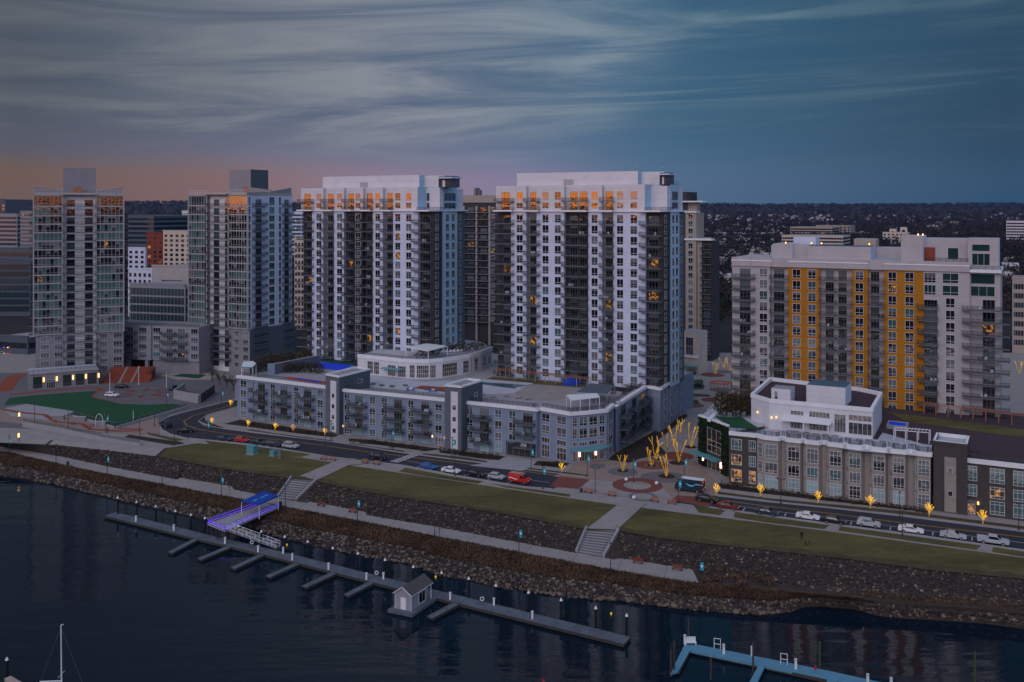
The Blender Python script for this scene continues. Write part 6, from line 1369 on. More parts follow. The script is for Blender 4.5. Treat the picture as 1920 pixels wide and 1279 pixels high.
for px, py, h_, l in ((250, 788, 3, 'white banner pole at the turf edge, tallest by the glass fence'), (206, 735, 7, 'white flag pole at the left rim of the star plaza'), (260, 722, 7, 'white flag pole before the orange steps'), (312, 728, 6, 'slim pole at the right of the star plaza')):
    p = G(px, py); t = thing('flag_pole', l, 'pole', (*p, 6)); a = MB(); a.tube((0, 0, 0), (0, 0, h_), .12, .07, 'white_metal', 8); a.build('pole', t, False); b = MB(); b.tube((0, 0, 0), (0, 0, .2), .3, .25, 'concrete', 8); b.build('foot', t, False)
mb = MB(); c = [G(325, 748), G(375, 752), G(375, 735), G(403, 738)]; a_, b_2 = G(325, 748), G(374, 757); ww = Wall(a_, b_2); mb.wbox(ww, 0, ww.L, -.5, 0, 6, 9.0, 'concrete_pale'); w2_ = Wall(b_2, G(403, 737)); mb.wbox(w2_, 0, w2_.L, -.4, 0, 6, 8.8, 'dark_metal'); w3 = Wall(a_, G(345, 735)); mb.wbox(w3, 0, w3.L, 0, .5, 6, 9.2, 'concrete_pale')
o = mb.build('enclosure_wall'); tag(o, 'pale angled enclosure wall beside the road bend', 'wall')
for px, py, l in ((36, 788, 'amber lit bollard lantern at the far-left plaza'), (35, 828, 'amber lit lantern on the broad steps pier')):
    p = G(px, py); t = thing('lantern', l, 'lantern', (*p, 6)); a = MB(); a.box(-.2, .2, -.2, .2, 0, 1.2, 'stone_grey'); a.build('post', t, False); a = MB(); a.box(-.18, .18, -.18, .18, 1.2, 2.3, 'glow_warm'); a.build('lamp', t, False)
# ------------------------------------------------------------------ trees
def branches(mb, base, h, r0, n, spread, rr, lvl=2, up=.75):
    segs = []
    def grow(p, d, l, r, k):
        q_ = p+d*l; mb.tube(p, q_, r, r*.65, 'bark', 5); segs.append((p, q_, r, k))
        if k <= 0: return
        for i in range(n):
            nd = (d+Vector((rr.uniform(-1, 1), rr.uniform(-1, 1), rr.uniform(-.1, .5)))*spread); nd.z = max(nd.z, .15); nd.normalize(); s_ = rr.uniform(.45, 1)
            grow(p.lerp(q_, s_), nd, l*rr.uniform(.5, .75), r*.55, k-1)
    grow(Vector(base), Vector((rr.uniform(-.05, .05), rr.uniform(-.05, .05), 1)).normalized(), h*.45, r0, lvl); return segs
def lit_tree(px, py, h, label, grp, seed, kind='small', col_='glow_yellow', dens=1., z=6.0):
    p = G(px, py, z); rr = random.Random(seed); t = thing('lit_tree', label, 'tree', (*p, z), grp); tr_ = MB(); B_ = MB()
    if kind == 'small':
        segs = []; tz = h*.34; B_.tube((0, 0, 0), (0, 0, tz), .07, .055, 'bark', 6); segs.append((Vector((0, 0, .1)), Vector((0, 0, tz)), .07, 2))
        for i in range(8):
            a = i*2.4; f_ = i/7; b0 = Vector((0, 0, tz*(.75+.9*f_))); d = Vector((math.cos(a)*(.62-.4*f_), math.sin(a)*(.62-.4*f_), .75)).normalized(); l_ = h*(.5-.12*f_)*rr.uniform(.85, 1.15)
            if i == 0: B_.tube((0, 0, tz), (0, 0, tz*1.65), .05, .03, 'bark', 5); segs.append((Vector((0, 0, tz)), Vector((0, 0, tz*1.65)), .05, 1))
            b1 = b0+d*l_; B_.tube(b0, b1, .035, .015, 'bark', 4); segs.append((b0, b1, .02, 1))
            for s_ in (.45, .7):
                d2_ = (d+Vector((rr.uniform(-.7, .7), rr.uniform(-.7, .7), rr.uniform(0, .4)))).normalized(); c0 = b0.lerp(b1, s_); c1 = c0+d2_*l_*.38; B_.tube(c0, c1, .02, .01, 'bark', 4); segs.append((c0, c1, .015, 0))
    else:
        segs = []
        for i in range(3):
            a = i*2.1+rr.random(); d = Vector((math.cos(a)*.32, math.sin(a)*.32, 1)).normalized(); q0 = Vector((math.cos(a)*.15, math.sin(a)*.15, 0))
            for k in range(3):
                q1 = q0+d*h/3; B_.tube(q0, q1, .10-.028*k, .08-.025*k, 'bark', 6); segs.append((q0, q1, .10-.028*k, 2))
                if k == 1:
                    d2_ = (d+Vector((rr.uniform(-.6, .6), rr.uniform(-.6, .6), 0))).normalized(); B_.tube(q1, q1+d2_*h*.33, .06, .04, 'bark', 5); segs.append((q1, q1+d2_*h*.33, .05, 1))
                q0 = q1; d = (d+Vector((rr.uniform(-.25, .25), rr.uniform(-.25, .25), .1))).normalized()
    B_.build('trunk', t, False)
    for a, b, r, k in segs:
        L_ = (b-a).length; n_ = max(2, int(L_/.09*dens)); d = (b-a).normalized(); e = d.orthogonal().normalized(); g2 = d.cross(e)
        for i in range(n_):
            c = a.lerp(b, (i+.5)/n_); r_ = max(r, .035)+.012; an = i*2.4; q_ = c+(e*math.cos(an)+g2*math.sin(an))*r_; s_ = .03 if kind == 'small' else .032
            tr_.tube(q_-d*s_, q_+d*s_, s_, s_, col_, 4)
    tr_.build('string_lights', t, False)
ST = [(432, 763, 2.6, 'amber-lit little tree beyond the left end of the mid-rise block'), (397, 797, 2.4, 'amber-lit little tree on the round corner bed at the bend'), (465, 802, 2.6, 'amber-lit little tree first before the mid-rise facade'), (516, 808, 2.7, 'amber-lit little tree second before the mid-rise facade'), (609, 817, 2.4, 'orange little tree beside the left stair tower'),
      (1053, 887, 2.9, 'amber-lit little tree beside the rounded corner entrance'), (1343, 930, 3.0, 'amber-lit little tree at the ivy corner of the plaza'), (1426, 932, 3.2, 'amber-lit little tree first before the zigzag bays'), (1534, 945, 3.2, 'amber-lit little tree second before the zigzag bays'),
      (1632, 955, 3.3, 'amber-lit little tree third before the zigzag bays'), (1742, 970, 3.4, 'amber-lit little tree before the brick stair tower'), (1843, 984, 3.3, 'amber-lit little tree by the orange-lit entrance')]
for i, (px, py, h, l) in enumerate(ST): lit_tree(px, py, h, l, 'small lit street trees', 20+i, 'small')
lit_tree(549, 812, 2.8, 'sparse orange-lit tree third before the mid-rise facade', 'small lit street trees', 77, 'small', 'glow_warm', .35)
BT = [(1168, 883, 4.0, 'golden wrapped tree nearest the block entrance'), (1222, 873, 4.8, 'golden wrapped tree in the red paving disc'), (1250, 893, 5.4, 'golden wrapped tree nearest the road in the timber ring'), (1273, 866, 6.0, 'tallest golden wrapped tree in the centre of the plaza bed'),
      (1231, 861, 6.0, 'golden wrapped tree behind the red paving disc'), (1250, 842, 4.8, 'sparse golden wrapped tree deeper in the plaza'), (1264, 836, 5.8, 'leaning golden wrapped tree deep in the plaza'), (1296, 838, 6.6, 'golden wrapped tree next to the ivy wing'), (1276, 812, 4.2, 'farthest golden wrapped tree by the alley'),
      (1341, 701, 4.6, 'distant golden tree on the ring plaza, left of three'), (1357, 690, 4.8, 'distant golden tree on the ring plaza, middle of three'), (1369, 696, 4.4, 'distant golden tree on the ring plaza, right of three')]
for i, (px, py, h, l) in enumerate(BT): lit_tree(px, py, h, l, 'golden wrapped plaza trees', 50+i, 'multi', dens=1.0 if i != 5 else .5)
lit_tree(1911, 700, 5, 'golden tree behind the ochre block at the right edge', 'golden wrapped plaza trees', 91, 'multi')
def bare_tree(p, z, h, label, grp, seed, lvl=3):
    rr = random.Random(seed); t = thing('bare_tree', label, 'tree', (*p, z), grp); B_ = MB(); branches(B_, (0, 0, 0), h, .16, 5, .85, rr, lvl); B_.build('trunk', t, False)
    c = MB(); foliage(c, (0, 0, h*.68), h*.42, h*.42, h*.34, 260, .16, 'bark', seed); c.build('twigs', t, False)
for i, (px, py, h, l) in enumerate(((285, 712, 5, 'bare tree in front of the link block'), (398, 716, 5.5, 'bare tree left of the roof canopy corner'), (412, 722, 5.5, 'bare tree beside the green court'), (425, 728, 6, 'bare tree nearest the mid-rise left end'), (438, 733, 6, 'bare tree touching the mid-rise left end'))): bare_tree(G(px, py), 6, h, l, 'bare winter trees by the court', i+5)
# shrubs in beds
k = 0
for a, b, n_ in (((450, 795), (610, 817), 20), ((655, 828), (800, 845), 26), ((826, 847), (940, 860), 20), ((1010, 872), (1056, 873), 9), ((1352, 911), (1420, 921), 12), ((1425, 922), (1742, 962), 34), ((1150, 862), (1230, 815), 10)):
    for i in range(n_):
        u_ = (i+R.uniform(0, .8))/n_; px, py = a[0]+(b[0]-a[0])*u_, a[1]+(b[1]-a[1])*u_+R.uniform(-1.5, 1.5)
        bush(px, py, 6.02, R.uniform(.9, 1.8), R.uniform(.6, 1.4), 'small shrub in the planting bed at the foot of the street facades', 'shrubs in the facade beds', R.choice(('leaf', 'bamboo', 'leaf')), 'shrub', 44, .2)
# orange ring pergola
p = G(1352, 733); t = thing('ring_pergola', 'orange steel ring pergola on the circular plaza', 'pergola', (*p, 6))
for rr_, z_ in ((3.4, 3.0), (2.2, 3.0)):
    a = MB()
    for i in range(26): u0, u1 = 2*math.pi*i/26, 2*math.pi*(i+1)/26; a.tube((rr_*1.2*math.cos(u0), rr_*math.sin(u0), z_), (rr_*1.2*math.cos(u1), rr_*math.sin(u1), z_), .11, .11, 'orange_paint', 5)
    a.build('ring', t, False)
a = MB()
for i in range(26): u0 = 2*math.pi*i/26; a.tube((2.2*1.2*math.cos(u0), 2.2*math.sin(u0), 3), (3.4*1.2*math.cos(u0+.2), 3.4*math.sin(u0+.2), 3), .05, .05, 'orange_paint', 4)
a.build('spokes', t, False)
for i in range(6): u0 = i*math.pi/3; b = MB(); b.tube((3.7*math.cos(u0), 3.1*math.sin(u0), 0), (3.7*math.cos(u0), 3.1*math.sin(u0), 3), .12, .12, 'orange_paint', 6); b.build('post', t, False)
# ------------------------------------------------------------------ person and dog
p = G(1503, 1012, 5.9); o = thing('person', 'person in dark clothes standing on the lawn walking a dog', 'person', (*p, 5.88)); 
def skin(name, parent, vs, es, rs, m, sub=2):
    me = bpy.data.meshes.new(name); me.from_pydata(vs, es, []); ob = bpy.data.objects.new(name, me); COL.objects.link(ob); ob.parent = parent
    sk = ob.modifiers.new('skin', 'SKIN'); 
    for i, r in enumerate(rs): me.skin_vertices[0].data[i].radius = (r, r)
    me.skin_vertices[0].data[0].use_root = True; sb = ob.modifiers.new('sub', 'SUBSURF'); sb.levels = sb.render_levels = sub; me.materials.append(MATS[m]); return ob
def addskin(me): pass
def person(root):
    vs = [(0, 0, .95), (0, 0, 1.2), (0, -.01, 1.42), (0, 0, 1.52), (0, -.02, 1.66), (-.1, 0, .9), (-.12, -.06, .5), (-.13, -.02, .08), (-.13, -.14, .05), (.1, 0, .9), (.13, .1, .5), (.14, .18, .1), (.14, .06, .05),
          (-.2, 0, 1.4), (-.25, .02, 1.13), (-.24, -.08, .9), (.2, 0, 1.4), (.28, -.05, 1.15), (.36, -.25, 1.02)]
    es = [(0, 1), (1, 2), (2, 3), (3, 4), (0, 5), (5, 6), (6, 7), (7, 8), (0, 9), (9, 10), (10, 11), (11, 12), (2, 13), (13, 14), (14, 15), (2, 16), (16, 17), (17, 18)]
    rs = [.15, .15, .16, .065, .1, .1, .07, .05, .04, .1, .07, .05, .04, .07, .055, .04, .07, .055, .04]
    me = bpy.data.meshes.new('body'); me.from_pydata(vs, es, []); ob = bpy.data.objects.new('body', me); COL.objects.link(ob); ob.parent = root
    ob.modifiers.new('skin', 'SKIN'); sb = ob.modifiers.new('sub', 'SUBSURF'); sb.levels = sb.render_levels = 2; me.materials.append(MATS['cloth_black'])
    if me.skin_vertices:
        for i, r in enumerate(rs): me.skin_vertices[0].data[i].radius = (r, r)
        me.skin_vertices[0].data[0].use_root = True
    h = MB(); 
    for i in range(10):
        for j in range(6):
            q_ = lambda i, j: (.105*math.cos(i*math.pi/5)*math.sin(j*math.pi/6), -.02+.12*math.sin(i*math.pi/5)*math.sin(j*math.pi/6), 1.68+.13*math.cos(j*math.pi/6)); h.face([q_(i, j), q_(i+1, j), q_(i+1, j+1), q_(i, j+1)], 'skin' if j > 2 and 5 < i < 9 else 'cloth_black')
    h.build('head', root, False)
person(o)
p = G(1514, 1021, 5.8); t = thing('dog', 'black and cream dog sniffing the lawn beside the person', 'dog', (*p, 5.78), None, .3)
vs = [(-.35, 0, .5), (0, 0, .5), (.32, 0, .52), (.5, 0, .5), (.66, 0, .36), (-.38, -.1, .3), (-.42, -.1, .02), (-.38, .1, .3), (-.36, .1, .02), (.32, -.1, .28), (.34, -.1, .02), (.32, .1, .28), (.28, .1, .02), (-.55, 0, .55), (-.7, 0, .45)]
es = [(0, 1), (1, 2), (2, 3), (3, 4), (0, 5), (5, 6), (0, 7), (7, 8), (2, 9), (9, 10), (2, 11), (11, 12), (0, 13), (13, 14)]; rs = [.13, .14, .16, .09, .07, .07, .04, .07, .04, .06, .035, .06, .035, .04, .03]
me = bpy.data.meshes.new('body'); me.from_pydata(vs, es, []); ob = bpy.data.objects.new('body', me); COL.objects.link(ob); ob.parent = t; ob.modifiers.new('skin', 'SKIN'); sb = ob.modifiers.new('sub', 'SUBSURF'); sb.levels = sb.render_levels = 2; me.materials.append(MATS['cloth_black'])
if me.skin_vertices:
    for i, r in enumerate(rs): me.skin_vertices[0].data[i].radius = (r, r)
    me.skin_vertices[0].data[0].use_root = True
for s_ in (-.05, .05): a = MB(); a.tube((.52, s_, .55), (.5, s_*1.6, .66), .035, .01, 'cloth_black', 5); a.build('ear', t, False)
a = MB(); a.tube((-.2, -.145, .45), (.1, -.15, .42), .09, .09, 'cream_fur', 6); a.build('coat_patch', t, False)
# ------------------------------------------------------------------ docks
def plank_dock(name, label, pts, wd, z, top, side, grp=None):
    t = thing(name, label, 'dock', (*G(*pts[0], z), z), grp); mb = MB(); s2 = MB()
    P_ = [G(a, b, z) for a, b in pts]
    for a, b in zip(P_[:-1], P_[1:]):
        w_ = Wall(a, b); n_ = max(1, int(w_.L/3.2))
        for k in range(n_): mb.wbox(w_, w_.L*k/n_+.02, w_.L*(k+1)/n_-.02, -wd, 0, z-.18, z+.004*(k % 2), top)
        s2.wbox(w_, 0, w_.L, .0, .12, z-.45, z+.03, side); s2.wbox(w_, 0, w_.L, -wd-.12, -wd, z-.45, z+.03, side); s2.wbox(w_, .1, w_.L-.1, -wd+.2, -.2, -.4, z-.19, 'dark_metal')
    mb.build('deck', t); s2.build('edge_beam', t); return t
plank_dock('floating_dock', 'long grey floating dock running the length of the basin', [(196, 967), (371, 1011), (496, 1040), (630, 1074), (701, 1092.5), (859, 1131.6), (1170, 1208)], 2.9, .6, 'dock_top', 'dock_side')
FG = [((377, 1009), (325, 1036)), ((440, 1023.5), (379, 1049)), ((501, 1038.5), (442, 1066)), ((567, 1055.5), (508, 1082)), ((636, 1073), (576, 1101)), ((706, 1091), (655, 1117)), ((866, 1130.5), (812, 1159))]
ords = ['first', 'second', 'third', 'fourth', 'fifth', 'sixth', 'last']
for (a, b), o_ in zip(FG, ords): plank_dock('finger_dock', '%s finger dock %s' % (o_, 'right of the shed' if o_ == 'last' else 'from the left along the floating dock'), [b, a], 1.3, .55, 'dock_top', 'dock_side', 'finger docks')
for i, (px, py, top) in enumerate(((221, 968, 932), (256, 975, 940), (292, 978, 948), (329, 985, 957), (358, 992, 964), (384, 1000, 970), (447, 1018, 985), (490, 1028, 995), (534, 1038, 1005), (577, 1050, 1014), (624, 1062, 1026), (671, 1072, 1036), (722, 1085, 1048), (775, 1096, 1061), (828, 1110, 1072), (879, 1122, 1083), (930, 1134, 1096), (991, 1148, 1109), (1052, 1163, 1123), (1117, 1178, 1138), (1175, 1193, 1152), (13, 1262, 1234))):
    p = G(px, py, 0); h = ZAT(top, p.y); 
    t = thing('mooring_pile', 'black mooring pile with white cone cap in the line behind the floating dock' if i < 21 else 'lone black pile with white cap in the bottom left corner', 'pile', (*p, -1), 'mooring piles' if i < 21 else None); r_ = .23
    a = MB(); a.tube((0, 0, 0), (0, 0, h+1-.3), r_, r_, 'pile', 10); a.build('shaft', t, False); a = MB(); a.tube((0, 0, h+1-.3), (0, 0, h+1+.2), r_+.05, .03, 'white_metal', 10); a.build('cap', t, False)
for i, (px, py) in enumerate(((255, 978), (326, 995), (422, 1019), (484, 1035), (531, 1038), (548, 1050), (616, 1068), (687, 1087), (719, 1086), (844, 1124), (926, 1135), (998, 1160))):
    p = G(px, py, .6); t = thing('power_pedestal', 'white power pedestal standing on the long floating dock', 'power pedestal', (*p, .6), 'dock power pedestals'); a = MB(); a.box(-.16, .16, -.16, .16, 0, 1.1, 'white_metal'); a.build('body', t, False); a = MB(); a.box(-.22, .22, -.22, .22, 1.1, 1.3, 'frame_white'); a.build('cap', t, False)
for px, py, l in ((472, 1018, 'white life ring below the gangway'), (706, 1075, 'white life ring left of the dock shed'), (904, 1124, 'white life ring right of the dock shed')):
    p = G(px, py, 1.6); t = thing('life_ring', l, 'life ring', (*p, 1.7), 'life rings'); a = MB()
    for i in range(14): u0, u1 = 2*math.pi*i/14, 2*math.pi*(i+1)/14; a.tube((.32*math.cos(u0), 0, .32*math.sin(u0)), (.32*math.cos(u1), 0, .32*math.sin(u1)), .08, .08, 'white_metal', 6)
    a.build('ring', t, False); a = MB(); a.tube((0, .1, -1.2), (0, .1, .1), .04, .04, 'grey_metal', 5); a.build('post', t, False)
for px, py, l in ((538, 1022, 'yellow buoy behind the gangway foot'), (817, 1082, 'yellow buoy right of the dock shed'), (1146, 1151, 'yellow buoy near the right dock end')):
    p = G(px, py, .2); t = thing('buoy', l, 'buoy', (*p, .15), 'yellow buoys'); a = MB(); a.tube((0, 0, -.3), (0, 0, .15), .12, .22, 'glow_yellowball', 8); a.tube((0, 0, .15), (0, 0, .35), .22, .08, 'glow_yellowball', 8); a.build('float', t, False)
# boathouse shed: float, walls, gable roof, door, window, porch
A_, B_ = G(741, 1140, .7), G(771, 1146, .7); sd = (G(808, 1121, .7)-B_)
w_ = Wall(A_, B_); t = thing('dock_shed', 'small grey wooden shed with white trim floating at the dock', 'shed', (*A_, .5)); u_ = w_.u; v_ = sd.normalized(); SW = w_.L; SL_ = sd.length
def S3_(x, y, z): q_ = A_+u_*x+v_*y; return (q_.x, q_.y, z)
a = MB(); a.hexa([S3_(-.9, -1, .1), S3_(SW+.9, -1, .1), S3_(SW+.9, SL_+.6, .1), S3_(-.9, SL_+.6, .1), S3_(-.9, -1, .65), S3_(SW+.9, -1, .65), S3_(SW+.9, SL_+.6, .65), S3_(-.9, SL_+.6, .65)], 'dock_top'); a.build('float', t)
a = MB(); ez, rz_ = 3.5, 4.7
a.hexa([S3_(0, 0, .66), S3_(SW, 0, .66), S3_(SW, SL_*.8, .66), S3_(0, SL_*.8, .66), S3_(0, 0, ez), S3_(SW, 0, ez), S3_(SW, SL_*.8, ez), S3_(0, SL_*.8, ez)], 'shed_wall'); a.face([S3_(0, 0, ez), S3_(SW, 0, ez), S3_(SW/2, 0, rz_)], 'shed_wall'); a.face([S3_(0, SL_, ez), S3_(SW, SL_, ez), S3_(SW/2, SL_, rz_)], 'shed_wall'); a.build('wall', t)
a = MB()
for s0, s1 in ((-.3, SW/2), (SW+.3, SW/2)): a.hexa([S3_(s0, -.3, ez-.15), S3_(s1, -.3, rz_), S3_(s1, SL_+.3, rz_), S3_(s0, SL_+.3, ez-.15), S3_(s0, -.3, ez), S3_(s1, -.3, rz_+.15), S3_(s1, SL_+.3, rz_+.15), S3_(s0, SL_+.3, ez)], 'shingle')
a.build('roof', t)
a = MB()
for x in (0, SW): a.tube(S3_(x, -.02, .66), S3_(x, -.02, ez), .07, .07, 'trim_white', 4)
a.tube(S3_(-.3, -.33, ez-.1), S3_(SW/2, -.33, rz_+.05), .08, .08, 'trim_white', 4); a.tube(S3_(SW+.3, -.33, ez-.1), S3_(SW/2, -.33, rz_+.05), .08, .08, 'trim_white', 4); a.tube(S3_(SW+.3, -.3, ez-.1), S3_(SW+.3, SL_+.3, ez-.1), .07, .07, 'trim_white', 4); a.build('trim', t)
a = MB(); a.hexa([S3_(SW*.35, -.06, .7), S3_(SW*.68, -.06, .7), S3_(SW*.68, .02, .7), S3_(SW*.35, .02, .7), S3_(SW*.35, -.06, 2.8), S3_(SW*.68, -.06, 2.8), S3_(SW*.68, .02, 2.8), S3_(SW*.35, .02, 2.8)], 'trim_white'); o = a.build('door', t); a = MB(); a.tube(S3_(SW*.4, -.1, 1.7), S3_(SW*.4, -.07, 1.7), .05, .05, 'dark_metal', 6); a.build('handle', o, off=wloc(t))
a = MB(); a.hexa([S3_(SW, SL_*.36, 1.0), S3_(SW+.05, SL_*.36, 1.0), S3_(SW+.05, SL_*.7, 1.0), S3_(SW, SL_*.7, 1.0), S3_(SW, SL_*.36, 3.1), S3_(SW+.05, SL_*.36, 3.1), S3_(SW+.05, SL_*.7, 3.1), S3_(SW, SL_*.7, 3.1)], 'trim_white'); o = a.build('window', t)
a = MB()
for f0_, f1_ in ((.38, .525), (.535, .68)): a.face([S3_(SW+.07, SL_*f0_, 1.12), S3_(SW+.07, SL_*f1_, 1.12), S3_(SW+.07, SL_*f1_, 2.98), S3_(SW+.07, SL_*f0_, 2.98)], 'car_glass')
a.build('pane', o, off=wloc(t))
for x, y in ((SW, SL_), (0, SL_)): a = MB(); a.tube(S3_(x, y, .66), S3_(x, y, ez), .1, .1, 'trim_white', 5); a.build('porch_post', t)
# lit pier with blue canopy and the aluminium ramp
z1 = 3.0; t = thing('pier', 'steel pier with violet strip lights leading to the docks', 'pier', (*G(460, 965, z1), 0)); a = MB(); pc = gz(z1, (389, 982), (422, 995), (523, 951), (497, 943)); a.prism(pc, z1-.3, z1, 'concrete_pale'); a.build('deck', t)
for p, q_, r_ in ((pc[0], pc[3], 1), (pc[1], pc[2], 1), (pc[0], pc[1], 1)):
    a = MB(); rail(a, p, q_, z1, 1.1, 'grey_metal', 1.6, False)
    n_ = max(1, int((q_-p).length/1.6))
    for i in range(n_): c0, c1 = p.lerp(q_, i/n_), p.lerp(q_, (i+1)/n_); a.tube((*c0, z1+.1), (*c1, z1+1.0), .03, .03, 'grey_metal', 4)
    a.build('railing', t); a = MB(); a.tube((*p, z1+.3), (*q_, z1+.3), .04, .04, 'glow_violet', 5); a.build('light_strip', t); a = MB(); a.tube((*p, z1+.85), (*q_, z1+.85), .025, .025, 'glow_violet', 5); a.build('light_strip', t)  # second strip on each run added to strengthen the violet glow
for s_ in (0, .5, 1.0):
    for e_ in (0, .35): c = pc[0].lerp(pc[1], s_).lerp(pc[3].lerp(pc[2], s_), e_); a = MB(); a.tube((*c, -2), (*c, z1-.3), .14, .14, 'pile_wood', 6); a.build('leg', t)
t = thing('canopy', 'blue fabric canopy with pale leaf marks at the head of the pier', 'canopy', (*G(490, 955, z1), z1)); cz = 6.0; cc_ = gz(cz, (453, 939), (486, 945), (522, 929), (495, 921)); a = MB(); a.prism(cc_, cz-.3, cz, 'blue_cloth'); o = a.build('roof', t)
a = MB(); e0, e1 = cc_[0].lerp(cc_[3], .35), cc_[1].lerp(cc_[2], .35)
for s0, s1, hh in ((.28, .62, .34), (.95, 1.75, .4)):
    for j in range(5): u0 = s0+(s1-s0)*j/5; base_ = cc_[0].lerp(cc_[1], .5).lerp(cc_[3].lerp(cc_[2], .5), u0/2); a.face([(*(base_+V2(-.35, -.1)), cz+.01), (*(base_+V2(.35, .0)), cz+.01), (*(base_+V2(.1, .28*(1+(j % 2)))), cz+.01)], 'glow_cyan')
a.build('emblem', o, off=wloc(t))
for p in cc_: a = MB(); a.tube((*p, z1 if p.y < 195 else 2.6), (*p, cz-.3), .07, .07, 'white_metal', 5); a.build('post', t)
t = thing('gangway', 'sloping aluminium gangway from the pier down to the dock', 'gangway', (*G(470, 1000, 2), .6)); p0, p1 = G(424, 994, 3.0), G(517, 1028, .9); a = MB(); w_ = Wall(p0, p1)
a.hexa([(*w_.p(0, 0), 2.85), (*w_.p(w_.L, 0), .75), (*w_.p(w_.L, -1.5), .75), (*w_.p(0, -1.5), 2.85), (*w_.p(0, 0), 2.95), (*w_.p(w_.L, 0), .85), (*w_.p(w_.L, -1.5), .85), (*w_.p(0, -1.5), 2.95)], 'grey_metal'); a.build('deck', t)
for o_ in (0, -1.5):
    a = MB(); n_ = 12
    for i in range(n_+1): s_ = i/n_; q_ = w_.p(w_.L*s_, o_); zz = 2.95-2.1*s_; a.tube((*q_, zz), (*q_, zz+1.1), .035, .035, 'white_metal', 4)
    for i in range(n_): q_, r_ = w_.p(w_.L*i/n_, o_), w_.p(w_.L*(i+1)/n_, o_); a.tube((*q_, 2.95-2.1*i/n_+(1.1 if i % 2 else 0)), (*r_, 2.95-2.1*(i+1)/n_+(0 if i % 2 else 1.1)), .03, .03, 'white_metal', 4)
    for hh in (1.1, .55): a.tube((*w_.p(0, o_), 2.95+hh), (*w_.p(w_.L, o_), .85+hh), .045, .045, 'white_metal', 4)
    a.build('railing', t)
# pale blue dock bottom right
t = thing('floating_dock', 'pale blue painted dock in the bottom right corner', 'dock', (*G(1400, 1230, .7), .7)); a = MB(); z = .7
for pts in ([(1257, 1262), (1272, 1258), (1296, 1216), (1284, 1208)], [(1284, 1208), (1304, 1208), (1560, 1259), (1700, 1290), (1690, 1300), (1550, 1273), (1290, 1219)], [(1423, 1245), (1435, 1247), (1400, 1320), (1384, 1320)], [(1556, 1266), (1574, 1270), (1560, 1300), (1540, 1300)]): 
    c = gz(z, *pts); a.prism(c, .35, z+.002*len(a.f)/6, 'dock_blue')
a.build('deck', t); a = MB()
for p, q_ in (((1292, 1219), (1422, 1247)), ((1436, 1250), (1550, 1275)), ((1272, 1259), (1293, 1219))): w_ = Wall(G(*p, .5), G(*q_, .5)); a.wbox(w_, 0, w_.L, .02, .2, .1, .62, 'timber_pale' if 0 else 'dock_side')
a.build('edge_beam', t)
for px, py, h, m_, l in ((1258, 1268, 4.0, 'pile_wood', 'dark wooden pile at the left tip of the pale blue dock'), (1264, 1264, 5.0, 'pile_wood', 'taller wooden pile at the left tip of the pale blue dock'), (1291, 1195, 3.2, 'pile_wood', 'thin dark pile behind the pale blue dock corner'), (1333, 1275, 3.6, 'pile_wood', 'pale-topped pile inside the blue dock'),
                         (1412, 1262, 4.6, 'pile_wood', 'dark pile at the fork of the pale blue dock'), (1537, 1252, 4.0, 'pile_green', 'green weathered pile behind the pale blue dock'), (1828, 1290, 5.4, 'pile_green', 'green weathered pile standing alone at the right')):
    p = G(px, py, 0); t2 = thing('mooring_pile', l, 'pile', (*p, -1)); a = MB(); a.tube((0, 0, 0), (0, 0, 1+h), .17, .15, m_, 8); a.build('shaft', t2, False); a = MB(); a.tube((0, 0, 1+h), (0, 0, 1.05+h), .18, .12, 'concrete' if px == 1333 else m_, 8); a.build('cap', t2, False)
for px, py, l in ((1284, 1208, 'white pedestal at the corner of the pale blue dock'), (1357, 1226, 'white pedestal by the first ladder of the pale blue dock'), (1410, 1230, 'white pedestal before the fork of the pale blue dock'), (1492, 1254, 'white pedestal past the fork of the pale blue dock'), (1627, 1283, 'white pedestal at the right end of the pale blue dock'), (1671, 1290, 'last white pedestal at the bottom right')):
    p = G(px, py, .7); t2 = thing('power_pedestal', l, 'power pedestal', (*p, .7)); a = MB(); a.box(-.16, .16, -.16, .16, 0, 1.2, 'white_metal'); a.build('body', t2, False); a = MB(); a.tube((0, 0, 1.2), (0, 0, 1.55), .22, .22, 'frame_white', 8); a.build('cap', t2, False)
for px, py, l in ((1345, 1217, 'white boarding ladder on the left arm of the blue dock'), (1470, 1246, 'white boarding ladder right of the dock fork')):
    p = G(px, py, .7); t2 = thing('ladder', l, 'ladder', (*p, .7), None, -.3)
    for x in (-.5, .5): a = MB(); a.tube((x, 0, -.3), (x, 0, 1.7), .06, .06, 'white_metal', 6); a.build('rail', t2, False)
    for zz in (.8, 1.68): a = MB(); a.tube((-.5, 0, zz), (.5, 0, zz), .05, .05, 'white_metal', 6); a.build('rung', t2, False)
p = G(1295, 1209, .7); t2 = thing('dock_bench', 'white slatted dock bench at the corner of the pale blue dock', 'bench', (*p, .7)); a = MB(); a.box(-.9, .9, -.3, .3, .4, .48, 'white_metal'); a.build('seat', t2, False); a = MB(); [a.box(-.9+k*.3, -.65+k*.3, .25, .32, .5, 1.2, 'white_metal') for k in range(6)]; a.build('backrest', t2, False)
for x in (-.8, .8): a = MB(); a.box(x-.05, x+.05, -.3, .3, 0, .4, 'white_metal'); a.build('leg', t2, False)
p = G(1529, 1262, .7); t2 = thing('fire_extinguisher', 'red extinguisher post beside the green pile', 'extinguisher', (*p, .7)); a = MB(); a.tube((0, 0, .5), (0, 0, 1.1), .18, .18, 'car_red', 8); a.build('cylinder', t2, False); a = MB(); a.tube((0, .2, 0), (0, .2, 1.3), .04, .04, 'grey_metal', 5); a.build('post', t2, False)
